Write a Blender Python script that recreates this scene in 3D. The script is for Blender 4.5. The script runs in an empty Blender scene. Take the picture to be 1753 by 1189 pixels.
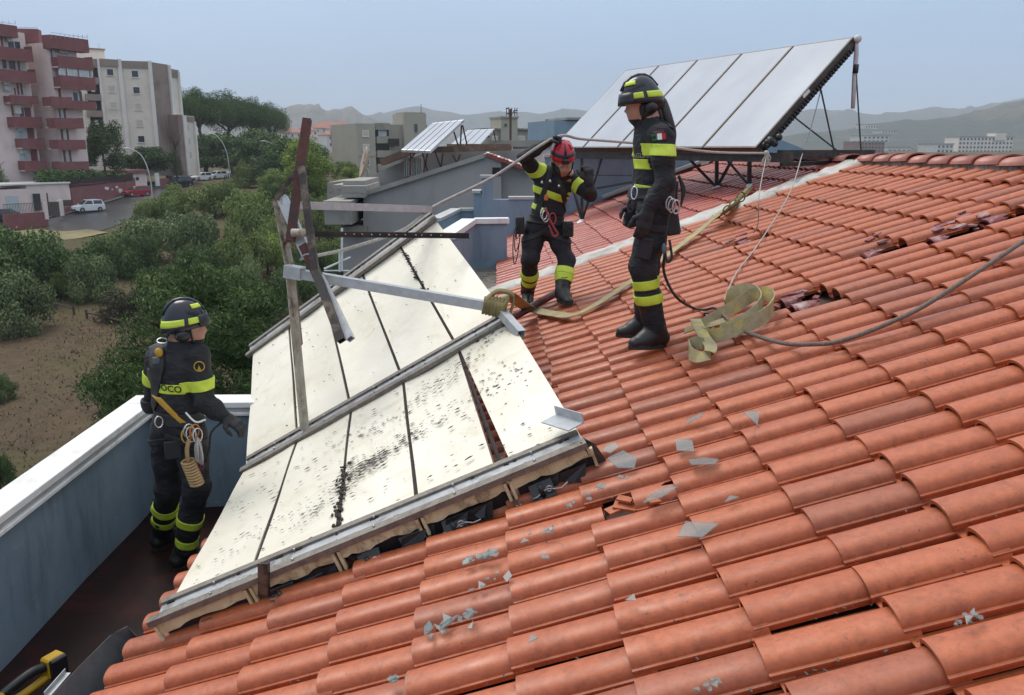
import bpy, bmesh, math, random
import numpy as np
from mathutils import Vector, Matrix

random.seed(7); RNG = np.random.default_rng(7)
SC = bpy.context.scene; COL = SC.collection
rad = math.radians

# ---------------------------------------------------------------- camera
FPX, PITCH, YAW = 1450.0, 0.231049, 0.023394        # photograph is 1753 x 1189
_f = Vector((math.sin(YAW)*math.cos(PITCH), math.cos(YAW)*math.cos(PITCH), -math.sin(PITCH)))
_r = Vector((math.cos(YAW), -math.sin(YAW), 0)); _u = _r.cross(_f)
cd = bpy.data.cameras.new('camera'); cam = bpy.data.objects.new('camera', cd); COL.objects.link(cam)
cd.sensor_fit = 'HORIZONTAL'; cd.sensor_width = 36; cd.lens = 36*FPX/1753
cd.clip_start = .05; cd.clip_end = 20000
cam.matrix_world = Matrix(((_r.x,_u.x,-_f.x,0),(_r.y,_u.y,-_f.y,0),(_r.z,_u.z,-_f.z,0),(0,0,0,1)))
SC.camera = cam

# ---------------------------------------------------------------- sky and sun (overcast)
W = bpy.data.worlds.new('World'); SC.world = W; W.use_nodes = True
nt = W.node_tree; nt.nodes.clear()
wo = nt.nodes.new('ShaderNodeOutputWorld'); mx = nt.nodes.new('ShaderNodeMixShader')
b1 = nt.nodes.new('ShaderNodeBackground'); b2 = nt.nodes.new('ShaderNodeBackground')
sk = nt.nodes.new('ShaderNodeTexSky'); sk.sky_type = 'NISHITA'; sk.sun_disc = False
SUN_EL, SUN_AZ = 56, 322
sk.sun_elevation = rad(SUN_EL); sk.sun_rotation = rad(SUN_AZ); sk.dust_density = 3.0; sk.air_density = 1.0
b1.inputs['Strength'].default_value = .10
# cloud deck: overcast sky, brighter towards the zenith as an overcast sky is
tc = nt.nodes.new('ShaderNodeTexCoord'); sp_ = nt.nodes.new('ShaderNodeSeparateXYZ'); cr = nt.nodes.new('ShaderNodeValToRGB')
nt.links.new(tc.outputs['Generated'], sp_.inputs[0]); nt.links.new(sp_.outputs['Z'], cr.inputs[0])
cr.color_ramp.elements[0].position = .10; cr.color_ramp.elements[0].color = (.290, .412, .597, 1)
cr.color_ramp.elements[1].position = 1.0; cr.color_ramp.elements[1].color = (1.02, 1.06, 1.08, 1)
cn = nt.nodes.new('ShaderNodeTexNoise'); cn.inputs['Scale'].default_value = 2.2; cn.inputs['Detail'].default_value = 5; cm = nt.nodes.new('ShaderNodeMapping'); cm.inputs['Scale'].default_value = (1, 1, 3.2)
nt.links.new(tc.outputs['Generated'], cm.inputs[0]); nt.links.new(cm.outputs[0], cn.inputs['Vector'])
cl = nt.nodes.new('ShaderNodeMapRange'); cl.inputs[1].default_value = .3; cl.inputs[2].default_value = .7; cl.inputs[3].default_value = .93; cl.inputs[4].default_value = 1.07; nt.links.new(cn.outputs['Fac'], cl.inputs[0])
cx = nt.nodes.new('ShaderNodeMix'); cx.data_type = 'RGBA'; cx.blend_type = 'MULTIPLY'; cx.inputs[0].default_value = 1; nt.links.new(cr.outputs[0], cx.inputs[6]); nt.links.new(cl.outputs[0], cx.inputs[7])
nt.links.new(cx.outputs[2], b2.inputs['Color']); b2.inputs['Strength'].default_value = 1.0
mx.inputs[0].default_value = .82
nt.links.new(sk.outputs[0], b1.inputs['Color']); nt.links.new(b1.outputs[0], mx.inputs[1])
nt.links.new(b2.outputs[0], mx.inputs[2]); nt.links.new(mx.outputs[0], wo.inputs['Surface'])
sl = bpy.data.lights.new('sun', 'SUN'); sl.energy = 1.55; sl.angle = rad(30); sl.color = (1, .94, .86)
sun = bpy.data.objects.new('sun', sl); COL.objects.link(sun)
_sd = Vector((math.sin(rad(SUN_AZ))*math.cos(rad(SUN_EL)), math.cos(rad(SUN_AZ))*math.cos(rad(SUN_EL)), math.sin(rad(SUN_EL))))
sun.rotation_euler = _sd.to_track_quat('Z', 'Y').to_euler()
sun.location = (0, -5, 30)
SC.view_settings.view_transform = 'Standard'; SC.view_settings.look = 'None'
SC.view_settings.exposure = 0.48; SC.view_settings.gamma = 1; SC.view_settings.use_curve_mapping = False
SC.render.engine = 'CYCLES'
SC.cycles.max_bounces = 5; SC.cycles.volume_bounces = 0; SC.cycles.transparent_max_bounces = 8
try:
    SC.cycles.use_denoising = True
except Exception: pass

# ---------------------------------------------------------------- geometry of the view: real points from sight lines
def ray(x, y):
    return _r*((x-876.5)/FPX) + _u*((594.5-y)/FPX) + _f
def at(x, y, Y):                         # the point on that sight line at distance Y
    d = ray(x, y); return d*(Y/d.y)
def onz(x, y, Z):
    d = ray(x, y); return d*(Z/d.z)
TH = 0.342704                            # roof pitch
RA, RB = .37, .20744                     # exposed tile length, column pitch
RO = Vector((.39906, 2.1154, -1.47835))
RU = Vector((math.cos(TH), 0, math.sin(TH))); RN = Vector((-math.sin(TH), 0, math.cos(TH)))
def roofp(i, j, l=0.0):                  # tile grid -> point; l = height over the crowns
    return RO + RU*(i*RA) + Vector((0, j*RB, 0)) + RN*l
def onroof(x, y, l=0.0):
    d = ray(x, y); return d*((RO.dot(RN)+l)/d.dot(RN))
def V(*a): return Vector(a)
def lerp(a, b, t): return a+(b-a)*t

# ---------------------------------------------------------------- materials
def _n(nt, t, **kw):
    n = nt.nodes.new(t)
    for k, v in kw.items(): setattr(n, k, v)
    return n
def newmat(name):
    m = bpy.data.materials.new(name); m.use_nodes = True
    nt = m.node_tree; b = nt.nodes['Principled BSDF']
    return m, nt, b
def ramp(nt, stops):
    r = _n(nt, 'ShaderNodeValToRGB'); e = r.color_ramp.elements
    while len(e) < len(stops): e.new(.5)
    for k, (p, c) in enumerate(stops):
        e[k].position = p; e[k].color = (*c, 1) if len(c) == 3 else c
    return r
def mixc(nt, a, b, fac, mode='MIX'):
    m = _n(nt, 'ShaderNodeMix', data_type='RGBA', blend_type=mode)
    for s, v in ((m.inputs[6], a), (m.inputs[7], b), (m.inputs[0], fac)):
        if hasattr(v, 'links'): nt.links.new(v, s)
        elif isinstance(v, (int, float)): s.default_value = v
        else: s.default_value = (*v, 1)
    return m.outputs[2]
def noisetex(nt, scale, detail=5, rough=.6, vec=None, dist=0):
    t = _n(nt, 'ShaderNodeTexNoise'); t.inputs['Scale'].default_value = scale
    t.inputs['Detail'].default_value = detail; t.inputs['Roughness'].default_value = rough
    t.inputs['Distortion'].default_value = dist
    if vec: nt.links.new(vec, t.inputs['Vector'])
    return t.outputs['Fac']
def coords(nt, kind='Object', scale=(1,1,1), rot=(0,0,0)):
    if kind == 'World':
        o = _n(nt, 'ShaderNodeNewGeometry').outputs['Position']
    else:
        o = _n(nt, 'ShaderNodeTexCoord').outputs[kind]
    mp = _n(nt, 'ShaderNodeMapping'); mp.inputs['Scale'].default_value = scale; mp.inputs['Rotation'].default_value = rot
    nt.links.new(o, mp.inputs['Vector']); return mp.outputs[0]
def bump(nt, b, h, strength=.3, dist=.01):
    n = _n(nt, 'ShaderNodeBump'); n.inputs['Strength'].default_value = strength; n.inputs['Distance'].default_value = dist
    nt.links.new(h, n.inputs['Height']); nt.links.new(n.outputs[0], b.inputs['Normal'])
_M = {}
def pm(name, c1, c2=None, scale=8, rough=.7, metal=0, bmp=0, bscale=None, c3=None, sscale=2, stretch=(1,1,1), spec=.5, lo=.35, hi=.68, bdist=.01):
    """plain weathered material: two tones of noise, an optional third tone in larger patches, optional relief"""
    if name in _M: return _M[name]
    m, nt, b = newmat(name)
    v = coords(nt, 'World', stretch)
    if c2 is None: c2 = tuple(x*.72 for x in c1)
    f = noisetex(nt, scale, 6, .62, v)
    r = ramp(nt, [(lo, c1), (hi, c2)]); nt.links.new(f, r.inputs[0]); out = r.outputs[0]
    if c3 is not None:
        g = noisetex(nt, sscale, 7, .7, v, .6); rr = ramp(nt, [(.5, (0,0,0)), (.66, (1,1,1))]); nt.links.new(g, rr.inputs[0])
        out = mixc(nt, out, c3, rr.outputs[0])
    nt.links.new(out, b.inputs['Base Color'])
    b.inputs['Roughness'].default_value = rough; b.inputs['Metallic'].default_value = metal
    b.inputs['Specular IOR Level'].default_value = spec
    if bmp: bump(nt, b, noisetex(nt, bscale or scale*6, 4, .6, v), bmp, bdist)
    _M[name] = m; return m

# ---------------------------------------------------------------- mesh building
class MB:
    def __init__(s): s.v = []; s.f = []; s.m = []; s.k = 0
    def add(s, vs, fs):
        o = len(s.v); s.v += [tuple(p) for p in vs]; s.f += [tuple(o+i for i in f) for f in fs]; s.m += [s.k]*len(fs); return s
    def box(s, c, size, R=None):
        c = Vector(c); hx, hy, hz = size[0]/2, size[1]/2, size[2]/2
        vs = [Vector((x, y, z)) for z in (-hz, hz) for y in (-hy, hy) for x in (-hx, hx)]
        if R is not None: vs = [R @ p for p in vs]
        return s.add([c+p for p in vs], [(0,2,3,1),(4,5,7,6),(0,1,5,4),(2,6,7,3),(0,4,6,2),(1,3,7,5)])
    def box2(s, a, b):
        a = Vector(a); b = Vector(b); return s.box((a+b)/2, b-a)
    def frame(s, p, q, up=(0,0,1)):
        d = (Vector(q)-Vector(p)).normalized(); up = Vector(up)
        if abs(d.dot(up.normalized())) > .98: up = Vector((0,1,0)) if abs(d.y) < .9 else Vector((1,0,0))
        x = d.cross(up).normalized(); z = x.cross(d).normalized(); return d, x, z
    def prof(s, prof, p, q, up=(0,0,1), closed=True, caps=True):
        """extrude a 2D outline (x sideways, y up) from p to q"""
        p = Vector(p); q = Vector(q); d, x, z = s.frame(p, q, up); n = len(prof)
        vs = [p+x*a+z*b for a, b in prof]+[q+x*a+z*b for a, b in prof]
        fs = [(k, (k+1)%n, n+(k+1)%n, n+k) for k in range(n if closed else n-1)]
        if caps and closed: fs += [tuple(range(n))[::-1], tuple(range(n, 2*n))]
        return s.add(vs, fs)
    def bar(s, p, q, w, h, up=(0,0,1)):
        return s.prof([(-w/2,-h/2),(w/2,-h/2),(w/2,h/2),(-w/2,h/2)], p, q, up)
    def chan(s, p, q, w, h, t=.004, up=(0,0,1), lip=0):
        """U channel opening upward"""
        a = w/2
        pr = [(-a,-h/2),(a,-h/2),(a,h/2),(a-t,h/2),(a-t,-h/2+t),(-a+t,-h/2+t),(-a+t,h/2),(-a,h/2)]
        d, x, z = s.frame(p, q, up); p = Vector(p); q = Vector(q); n = 8
        vs = [p+x*u+z*w_ for u, w_ in pr]+[q+x*u+z*w_ for u, w_ in pr]
        fs = [(k,(k+1)%n,n+(k+1)%n,n+k) for k in range(n)]
        for o in (0, n):
            fs += [tuple(o+k for k in c) for c in ((0,1,4,5),(1,2,3,4),(5,6,7,0))]
        return s.add(vs, fs)
    def hollow(s, p, q, w, h, t=.004, up=(0,0,1)):
        """square tube with open ends"""
        d, x, z = s.frame(p, q, up); p = Vector(p); q = Vector(q)
        A = [(-w/2,-h/2),(w/2,-h/2),(w/2,h/2),(-w/2,h/2)]; a = w/2-t; b = h/2-t
        Bq = [(-a,-b),(a,-b),(a,b),(-a,b)]
        vs = [e+x*u+z*w_ for e in (p, q) for pr in (A, Bq) for u, w_ in pr]
        fs = []
        for k in range(4):
            l = (k+1)%4
            fs += [(k,l,8+l,8+k),(4+l,4+k,12+k,12+l),(l,k,4+k,4+l),(8+k,8+l,12+l,12+k)]
        return s.add(vs, fs)
    def tube(s, pts, r, n=8, caps=True, flat=1.0):
        pts = [Vector(p) for p in pts]; m = len(pts); rs = r if hasattr(r, '__len__') else [r]*m
        vs = []; up = Vector((0,0,1))
        d0 = (pts[1]-pts[0]).normalized()
        x = d0.cross(up); x = x.normalized() if x.length > .05 else Vector((1,0,0))
        for k in range(m):
            d = (pts[min(k+1, m-1)]-pts[max(k-1, 0)]).normalized()
            x = (x-d*x.dot(d)).normalized(); z = x.cross(d)
            for a in range(n):
                t = 2*math.pi*a/n; vs.append(pts[k]+x*(math.cos(t)*rs[k])+z*(math.sin(t)*rs[k]*flat))
        fs = [(k*n+a, k*n+(a+1)%n, (k+1)*n+(a+1)%n, (k+1)*n+a) for k in range(m-1) for a in range(n)]
        if caps: fs += [tuple(range(n))[::-1], tuple((m-1)*n+a for a in range(n))]
        return s.add(vs, fs)
    def ribbon(s, pts, ws, t=.004):
        """flat webbing: pts centre line, ws half width vectors"""
        pts = [Vector(p) for p in pts]; m = len(pts); vs = []
        for k in range(m):
            d = (pts[min(k+1,m-1)]-pts[max(k-1,0)]).normalized(); w = Vector(ws[k] if isinstance(ws, list) else ws)
            nn = d.cross(w).normalized()*t/2
            vs += [pts[k]-w-nn, pts[k]+w-nn, pts[k]+w+nn, pts[k]-w+nn]
        fs = [(4*k+a, 4*k+(a+1)%4, 4*k+4+(a+1)%4, 4*k+4+a) for k in range(m-1) for a in range(4)]
        fs += [(3,2,1,0), tuple(4*(m-1)+a for a in range(4))]
        return s.add(vs, fs)
    def ball(s, c, r, n=8, m=6):
        c = Vector(c); rr = r if hasattr(r, '__len__') else (r, r, r)
        vs = [c+Vector((0,0,-rr[2]))]; fs = []
        for k in range(1, m):
            p = math.pi*k/m-math.pi/2
            for a in range(n):
                t = 2*math.pi*a/n; vs.append(c+Vector((math.cos(t)*math.cos(p)*rr[0], math.sin(t)*math.cos(p)*rr[1], math.sin(p)*rr[2])))
        vs.append(c+Vector((0,0,rr[2])))
        for a in range(n):
            fs.append((0, 1+(a+1)%n, 1+a))
            for k in range(m-2): fs.append((1+k*n+a, 1+k*n+(a+1)%n, 1+(k+1)*n+(a+1)%n, 1+(k+1)*n+a))
            fs.append((1+(m-2)*n+a, 1+(m-2)*n+(a+1)%n, 1+(m-1)*n))
        return s.add(vs, fs)
    def cyl(s, p, q, r, n=12, r2=None):
        return s.tube([p, q], [r, r if r2 is None else r2], n)
    def mesh(s, name, mats, smooth=False):
        me = bpy.data.meshes.new(name); me.from_pydata(s.v, [], s.f)
        for mt in (mats if isinstance(mats, (list, tuple)) else [mats]):
            if mt: me.materials.append(mt)
        if any(s.m): me.polygons.foreach_set('material_index', s.m)
        if smooth: me.polygons.foreach_set('use_smooth', [True]*len(me.polygons))
        me.update(); return me
    def build(s, name, mats, parent=None, smooth=False, fix=True, bevel=0):
        me = s.mesh(name, mats, smooth)
        if fix:
            bm = bmesh.new(); bm.from_mesh(me); bmesh.ops.recalc_face_normals(bm, faces=bm.faces)
            if bevel:
                bmesh.ops.bevel(bm, geom=[e for e in bm.edges if e.calc_face_angle(0) > .6], offset=bevel, segments=1, affect='EDGES')
            bm.to_mesh(me); bm.free()
        return link(name, me, parent)
def link(name, me, parent=None):
    o = bpy.data.objects.new(name, me); COL.objects.link(o)
    if parent is not None: setpar(o, parent)
    return o
def setpar(o, p):
    o.parent = p
    o.matrix_parent_inverse = wm(p).inverted()
def wm(p):
    return p.matrix_basis.copy() if p.parent is None else wm(p.parent) @ p.matrix_parent_inverse @ p.matrix_basis
def tag(o, label, cat, group=None):
    o['label'] = label; o['category'] = cat
    if group: o['group'] = group
    return o
def thing(name, label, cat, loc=(0,0,0), group=None):
    o = bpy.data.objects.new(name, None); COL.objects.link(o); o.location = loc; o.empty_display_size = .2
    return tag(o, label, cat, group)
def struct(o): o['kind'] = 'structure'; return o
def stuff(o): o['kind'] = 'stuff'; return o
def smooth_angle(o, ang=40):
    me = o.data; me.polygons.foreach_set('use_smooth', [True]*len(me.polygons))
    bm = bmesh.new(); bm.from_mesh(me)
    for e in bm.edges: e.smooth = e.calc_face_angle(0) < rad(ang)
    bm.to_mesh(me); bm.free(); return o
def spline(pts, n=8):
    """Catmull-Rom through pts"""
    P = [Vector(p) for p in pts]; P = [P[0]*2-P[1]]+P+[P[-1]*2-P[-2]]; out = []
    for k in range(1, len(P)-2):
        for t in range(n):
            t /= n; a, b, c, d = P[k-1], P[k], P[k+1], P[k+2]
            out.append(.5*((2*b)+(c-a)*t+(2*a-5*b+4*c-d)*t*t+(3*b-a-3*c+d)*t**3))
    out.append(P[-2]); return out
# ================================================================ materials of the near roofs
def tile_material(name, cA, cB, cC, rough=.38):
    m, nt, b = newmat(name)
    oi = _n(nt, 'ShaderNodeObjectInfo'); at_ = _n(nt, 'ShaderNodeAttribute', attribute_name='tint')
    v = coords(nt, 'World')
    add = _n(nt, 'ShaderNodeMath', operation='ADD'); nt.links.new(at_.outputs['Fac'], add.inputs[0]); nt.links.new(oi.outputs['Random'], add.inputs[1])
    fr = _n(nt, 'ShaderNodeMath', operation='FRACT'); nt.links.new(add.outputs[0], fr.inputs[0])
    r = ramp(nt, [(0, cA), (.45, cB), (.8, cA), (1, cC)]); nt.links.new(fr.outputs[0], r.inputs[0])
    n1 = noisetex(nt, 26, 8, .75, v); r1 = ramp(nt, [(.3, (.74,.70,.68)), (.62, (1.08,1.07,1.06))]); nt.links.new(n1, r1.inputs[0])
    c = mixc(nt, r.outputs[0], r1.outputs[0], 1, 'MULTIPLY')
    n2 = noisetex(nt, 55, 4, .6, v); r2 = ramp(nt, [(.63, (0,0,0)), (.70, (1,1,1))]); nt.links.new(n2, r2.inputs[0])
    n2b = noisetex(nt, 2.2, 3, .5, v); r2b = ramp(nt, [(.44, (0,0,0)), (.6, (.8,.8,.8))]); nt.links.new(n2b, r2b.inputs[0])
    mm = _n(nt, 'ShaderNodeMath', operation='MULTIPLY'); nt.links.new(r2.outputs[0], mm.inputs[0]); nt.links.new(r2b.outputs[0], mm.inputs[1])
    c = mixc(nt, c, (.07, .035, .025), mm.outputs[0])
    n3 = noisetex(nt, 11, 9, .8, v, 1.2); r3 = ramp(nt, [(.52, (0,0,0)), (.68, (.85,.85,.85))]); nt.links.new(n3, r3.inputs[0])
    c = mixc(nt, c, tuple(x*.55 for x in cB), r3.outputs[0])
    nt.links.new(c, b.inputs['Base Color'])
    n4 = noisetex(nt, 6, 5, .6, v); r4 = ramp(nt, [(.3, (rough-.1,)*3), (.7, (rough+.16,)*3)]); nt.links.new(n4, r4.inputs[0])
    nt.links.new(r4.outputs[0], b.inputs['Roughness'])
    b.inputs['Specular IOR Level'].default_value = .5
    bump(nt, b, noisetex(nt, 60, 5, .65, v), .12, .004)
    return m
M_TILE = tile_material('terracotta_tile', (.445,.120,.047), (.395,.100,.038), (.305,.088,.044), .43)
M_TILE2 = tile_material('red_wet_tile', (.40,.085,.055), (.34,.065,.042), (.28,.055,.042), .36)
M_RIDGE = tile_material('pink_ridge_tile', (.43,.16,.115), (.38,.13,.1), (.33,.13,.1), .4)
M_OLD = pm('old_red_tile', (.22,.035,.035), (.12,.02,.02), 14, .5, c3=(.42,.3,.28), sscale=9)
M_DARK = pm('dark_hole', (.03,.02,.016), (.015,.012,.01), 12, .9)
M_MORT = pm('mortar', (.3,.27,.24), (.16,.14,.12), 20, .95, bmp=.5, c3=(.08,.07,.05), sscale=6)
M_FLASH = pm('white_membrane', (.54,.52,.48), (.40,.375,.34), 5, .8, bmp=.7, bscale=9, c3=(.30,.25,.21), sscale=3, bdist=.02)
M_METAL = pm('grey_sheet_metal', (.13,.14,.15), (.09,.10,.11), 10, .55, metal=.3)
M_COPE = pm('white_coping', (.80,.80,.79), (.70,.70,.69), 5, .55, c3=(.6,.58,.55), sscale=4)
M_COPEG = pm('grey_coping_edge', (.46,.46,.45), (.36,.36,.35), 5, .6)

def blue_plaster(name, cA, cB, streak):
    m, nt, b = newmat(name)
    v = coords(nt, 'World'); vs = coords(nt, 'World', (3, 3, .45))
    f = noisetex(nt, 2.4, 7, .65, v); r = ramp(nt, [(.32, cA), (.66, cB)]); nt.links.new(f, r.inputs[0])
    g = noisetex(nt, 2.6, 6, .7, vs, .4); rg = ramp(nt, [(.52, (0,0,0)), (.72, (.7,.7,.7))]); nt.links.new(g, rg.inputs[0])
    c = mixc(nt, r.outputs[0], streak, rg.outputs[0])
    h = noisetex(nt, 9, 5, .7, v, 1.0); rh = ramp(nt, [(.62, (0,0,0)), (.74, (.5,.5,.5))]); nt.links.new(h, rh.inputs[0])
    c = mixc(nt, c, tuple(x*1.7 for x in cA), rh.outputs[0])
    nt.links.new(c, b.inputs['Base Color']); b.inputs['Roughness'].default_value = .62
    bump(nt, b, noisetex(nt, 30, 5, .6, v), .2, .006)
    return m
M_BLUE = blue_plaster('blue_plaster', (.215,.28,.335), (.16,.22,.275), (.10,.13,.155))
M_BLUE2 = blue_plaster('pale_blue_plaster', (.225,.305,.375), (.185,.26,.33), (.13,.18,.225))
M_FLOOR = pm('dark_red_wet_floor', (.022,.008,.007), (.012,.006,.006), 5, .6, c3=(.045,.010,.010), sscale=2, bmp=.25, bscale=14, spec=.15)

# ---------------------------------------------------------------- roof tile mesh (local: x up the slope, y along the eave, z up)
def tile_profile():
    pts = [(-.0860, -.0690), (-.0875, -.0530), (-.0935, -.0520), (-.0940, -.0455), (-.0870, -.0430)]
    for k in range(9):
        t = math.pi*(1-k/8); pts.append((.0670*math.cos(t)-.0180, -.0425+.0425*math.sin(t)**.68))
    pts += [(.053, -.073), (.1265, -.0735)]
    return pts
TP = tile_profile(); TL_, TD, TT = .425, .024, .014
TG = [[0,1],[1,2],[2,3],[3,4,5],list(range(5,14)),[13,14],[14,15]]       # strips with edges of their own, so that lip and rim stay crisp
def tile_geo(L=TL_, jag=None):
    vs = []; fs = []
    for g in TG:
        o = len(vs); m = len(g)
        for row in range(2):
            for k in g:
                y, z = TP[k]; xx = 0 if row == 0 else (L*jag[k % len(jag)] if jag else L)
                vs.append((xx, y, z-TD*(xx/RA)))
        fs += [(o+q+1, o+q, o+m+q, o+m+q+1) for q in range(m-1)]
    o = len(vs); n = len(TP)
    vs += [(0, y, z) for y, z in TP]+[(.001, y*.93, z-TT) for y, z in TP]
    fs += [(o+k, o+k+1, o+n+k+1, o+n+k) for k in range(n-1)]
    return vs, fs
def tile_mesh(name, tint, mat, **kw):
    vs, fs = tile_geo(**kw); me = bpy.data.meshes.new(name); me.from_pydata(vs, [], fs); me.materials.append(mat)
    a = me.attributes.new('tint', 'FLOAT', 'FACE'); a.data.foreach_set('value', [tint]*len(fs))
    me.polygons.foreach_set('use_smooth', [True]*len(fs)); me.update(); return me
def roof_matrix(i, j, l=0, twist=0, dx=0, dy=0):
    R = Matrix((RU, (0,1,0), RN)).transposed().to_4x4()
    return Matrix.Translation(roofp(i, j, l)+RU*dx+Vector((0,dy,0))) @ R @ Matrix.Rotation(twist, 4, 'Z')
def tiles_joined(name, cells, mat, parent, rnd):
    vs0, fs0 = tile_geo(); vs0 = np.array(vs0); n = len(vs0); Vv = []; Fv = []; T = []
    for (i, j) in cells:
        Mx = np.array(roof_matrix(i, j, rnd.gauss(0,.002), rnd.gauss(0,.008), rnd.gauss(0,.006), rnd.gauss(0,.003)))
        o = len(Vv)*n; Vv.append(vs0 @ Mx[:3,:3].T + Mx[:3,3]); Fv += [tuple(o+k for k in f) for f in fs0]; T += [rnd.random()]*len(fs0)
    me = bpy.data.meshes.new(name); me.from_pydata(np.concatenate(Vv).tolist(), [], Fv); me.materials.append(mat)
    a = me.attributes.new('tint', 'FLOAT', 'FACE'); a.data.foreach_set('value', T)
    me.polygons.foreach_set('use_smooth', [True]*len(Fv)); me.update()
    return stuff(link(name, me, parent))

# ================================================================ the building under the camera
JN, JF = -22, 36                          # columns of the near roof (the photographer stands on it)
YF = RO.y + 36.1*RB                       # flashing
near = thing('tiled_roof_building', 'building in the foreground with wet terracotta tile roof and blue parapet channel', 'building', (4, 3, -12))
GZ = -12.0
b = MB()
b.box2((-1.60, -4.5, GZ), (10.4, 6.3, -2.76)); b.box2((-.45, 6.302, GZ), (10.4, YF+.3, -2.0)); b.box2((-1.60,-4.5,-2.759),(-1.44,6.24,-2.37))
b.build('body_wall', M_BLUE, near)
b = MB(); b.box2((-2.86, -4.5, GZ), (-2.64, 6.55, -1.985)); b.box2((-2.639, 6.27, GZ), (-1.30, 6.549, -1.985))
par = b.build('parapet', M_BLUE, near)
ycuts = [-4.5, -2.3, 0, 1.9, 4.14, 6.23]
for a_, c_ in zip(ycuts[:-1], ycuts[1:]):
    b = MB(); b.box2((-2.80, a_+.003, -1.93), (-2.595, c_-.003, -1.885)); b.k = 1
    b.box2((-2.79, a_+.003, -1.968), (-2.612, c_-.003, -1.931)); b.k = 0; b.box2((-2.79, a_+.003, -1.995), (-2.596, c_-.003, -1.969))
    b.build('coping_stone', [M_COPE, M_COPEG], par, bevel=.004)
b = MB(); b.box2((-2.80, 6.233, -1.93), (-1.30, 6.45, -1.885)); b.k = 1; b.box2((-2.79, 6.248, -1.968), (-1.30, 6.44, -1.931)); b.k = 0; b.box2((-2.79, 6.236, -1.995), (-1.30, 6.44, -1.969))
b.build('coping_stone', [M_COPE, M_COPEG], par, bevel=.004)
b = MB(); N = 26
vs = []; fs = []
for q in range(N+1):
    for w in range(7):
        x = -2.64+1.05*w/6; y = -4.5+10.78*q/N; vs.append((x, y, -2.75+.008*math.sin(q*1.7+w*2.1)+(.03 if w == 0 else 0)))
for q in range(N):
    for w in range(6): fs.append((q*7+w, q*7+w+1, q*7+w+8, q*7+w+7))
b.add(vs, fs); b.build('channel_floor', M_FLOOR, near, smooth=True)
# roof deck below the tiles
def deck(i0, i1, j0, j1, l0=-.22, l1=-.125):
    b = MB(); c = [roofp(i, j, l) for l in (l0, l1) for (i, j) in ((i0,j0),(i1,j0),(i1,j1),(i0,j1))]
    return b.add(c, [(3,2,1,0),(4,5,6,7),(0,1,5,4),(1,2,6,5),(2,3,7,6),(3,0,4,7)])
M_DECK = pm('roof_deck', (.10,.05,.035), (.05,.03,.022), 15, .9, bmp=.4)
d1 = deck(-6.1, 11.0, JN-.5, 20.0); d1.v += []; d2 = deck(-2.1, 11.0, 20.003, JF+.1); o_ = len(d1.v); d1.v += d2.v; d1.f += [tuple(o_+k for k in f) for f in d2.f]; d1.m += d2.m
roof = d1.build('roof', M_DECK, near)
# hidden far slope beyond the ridge
b = MB(); rt = roofp(11.05, 0, -.06); b.add([(rt.x, -2.5, rt.z), (10.6, -2.5, rt.z-(10.6-rt.x)*.356), (10.6, YF+.3, rt.z-(10.6-rt.x)*.356), (rt.x, YF+.3, rt.z)], [(0,1,2,3)])
b.build('rear_slope', M_TILE, near)
# cells
BROKEN = {(4,15),(4,16),(5,27),(6,18),(7,17),(8,17)}; PART = {(0,6)}
cells = []
for i in range(-6, 11):
    for j in range(JN, JF+1):
        if j > 19 and i < -2: continue
        if (i, j) in BROKEN or (i, j) in PART: continue
        cells.append((i, j))
def psize(c):
    ps = []
    for di, dj in ((0,-.5),(1,-.5),(1,.5),(0,.5)):
        p = roofp(c[0]+di, c[1]+dj); dep = p.dot(_f)
        if dep < .3: return 0
        ps.append((876.5+FPX*p.dot(_r)/dep, 594.5-FPX*p.dot(_u)/dep))
    cx = sum(p[0] for p in ps)/4; cy = sum(p[1] for p in ps)/4
    if not (-60 < cx < 1820 and 150 < cy < 1260): return 0
    # hidden below the fallen array
    if c[0] < 0 and 8 < c[1] < 34 and cx < 900-(.0 if cy > 600 else 40) and cy < 1075-.42*(cx-260) and cy > 300: return 0
    return abs(sum(ps[k][0]*ps[(k+1)%4][1]-ps[(k+1)%4][0]*ps[k][1] for k in range(4)))/2
cells.sort(key=psize, reverse=True)
TM = [tile_mesh('roof_tile', k/9, M_TILE) for k in range(9)]
rr = random.Random(3)
for c in cells[:294]:
    o = bpy.data.objects.new('roof_tile', rr.choice(TM)); COL.objects.link(o)
    setpar(o, roof)
    o.matrix_basis = roof_matrix(c[0], c[1], rr.gauss(0,.003), rr.gauss(0,.012), rr.gauss(0,.008), rr.gauss(0,.004))
tiles_joined('roof_tiles_beyond', cells[294:], M_TILE, roof, rr)
# broken places: a short broken tile with the old red tile showing under it
for (i, j) in sorted(BROKEN | PART):
    jag = [rr.uniform(.3,.62) if (i, j) in PART else rr.uniform(.1,.42) for _ in range(5)]
    if (i, j) in PART: jag = [.35,.5,.42,.6,.3]
    me = tile_mesh('broken_tile', rr.random(), M_TILE if (i, j) in PART else M_OLD, jag=jag)
    o = link('broken_tile', me, roof)
    o.matrix_basis = roof_matrix(i+(.52 if (i,j) in PART else .25), j, -.012, rr.uniform(-.12,.12)); o['label'] = 'cracked tile with a jagged edge'
    b = MB()
    for q in range(5 if (i, j) in PART else 2):
        p = roofp(i+rr.uniform(.0,.75), j+rr.uniform(-.4,.35), rr.uniform(-.07,-.03)); R = Matrix.Rotation(rr.uniform(0,6), 3, 'Z') @ Matrix.Rotation(rr.uniform(-.3,.3), 3, 'X')
        b.box(p, (rr.uniform(.05,.12), rr.uniform(.03,.06), .010), R)
    b.build('tile_fragments', M_TILE if (i, j) in PART else M_OLD, roof)
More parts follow.
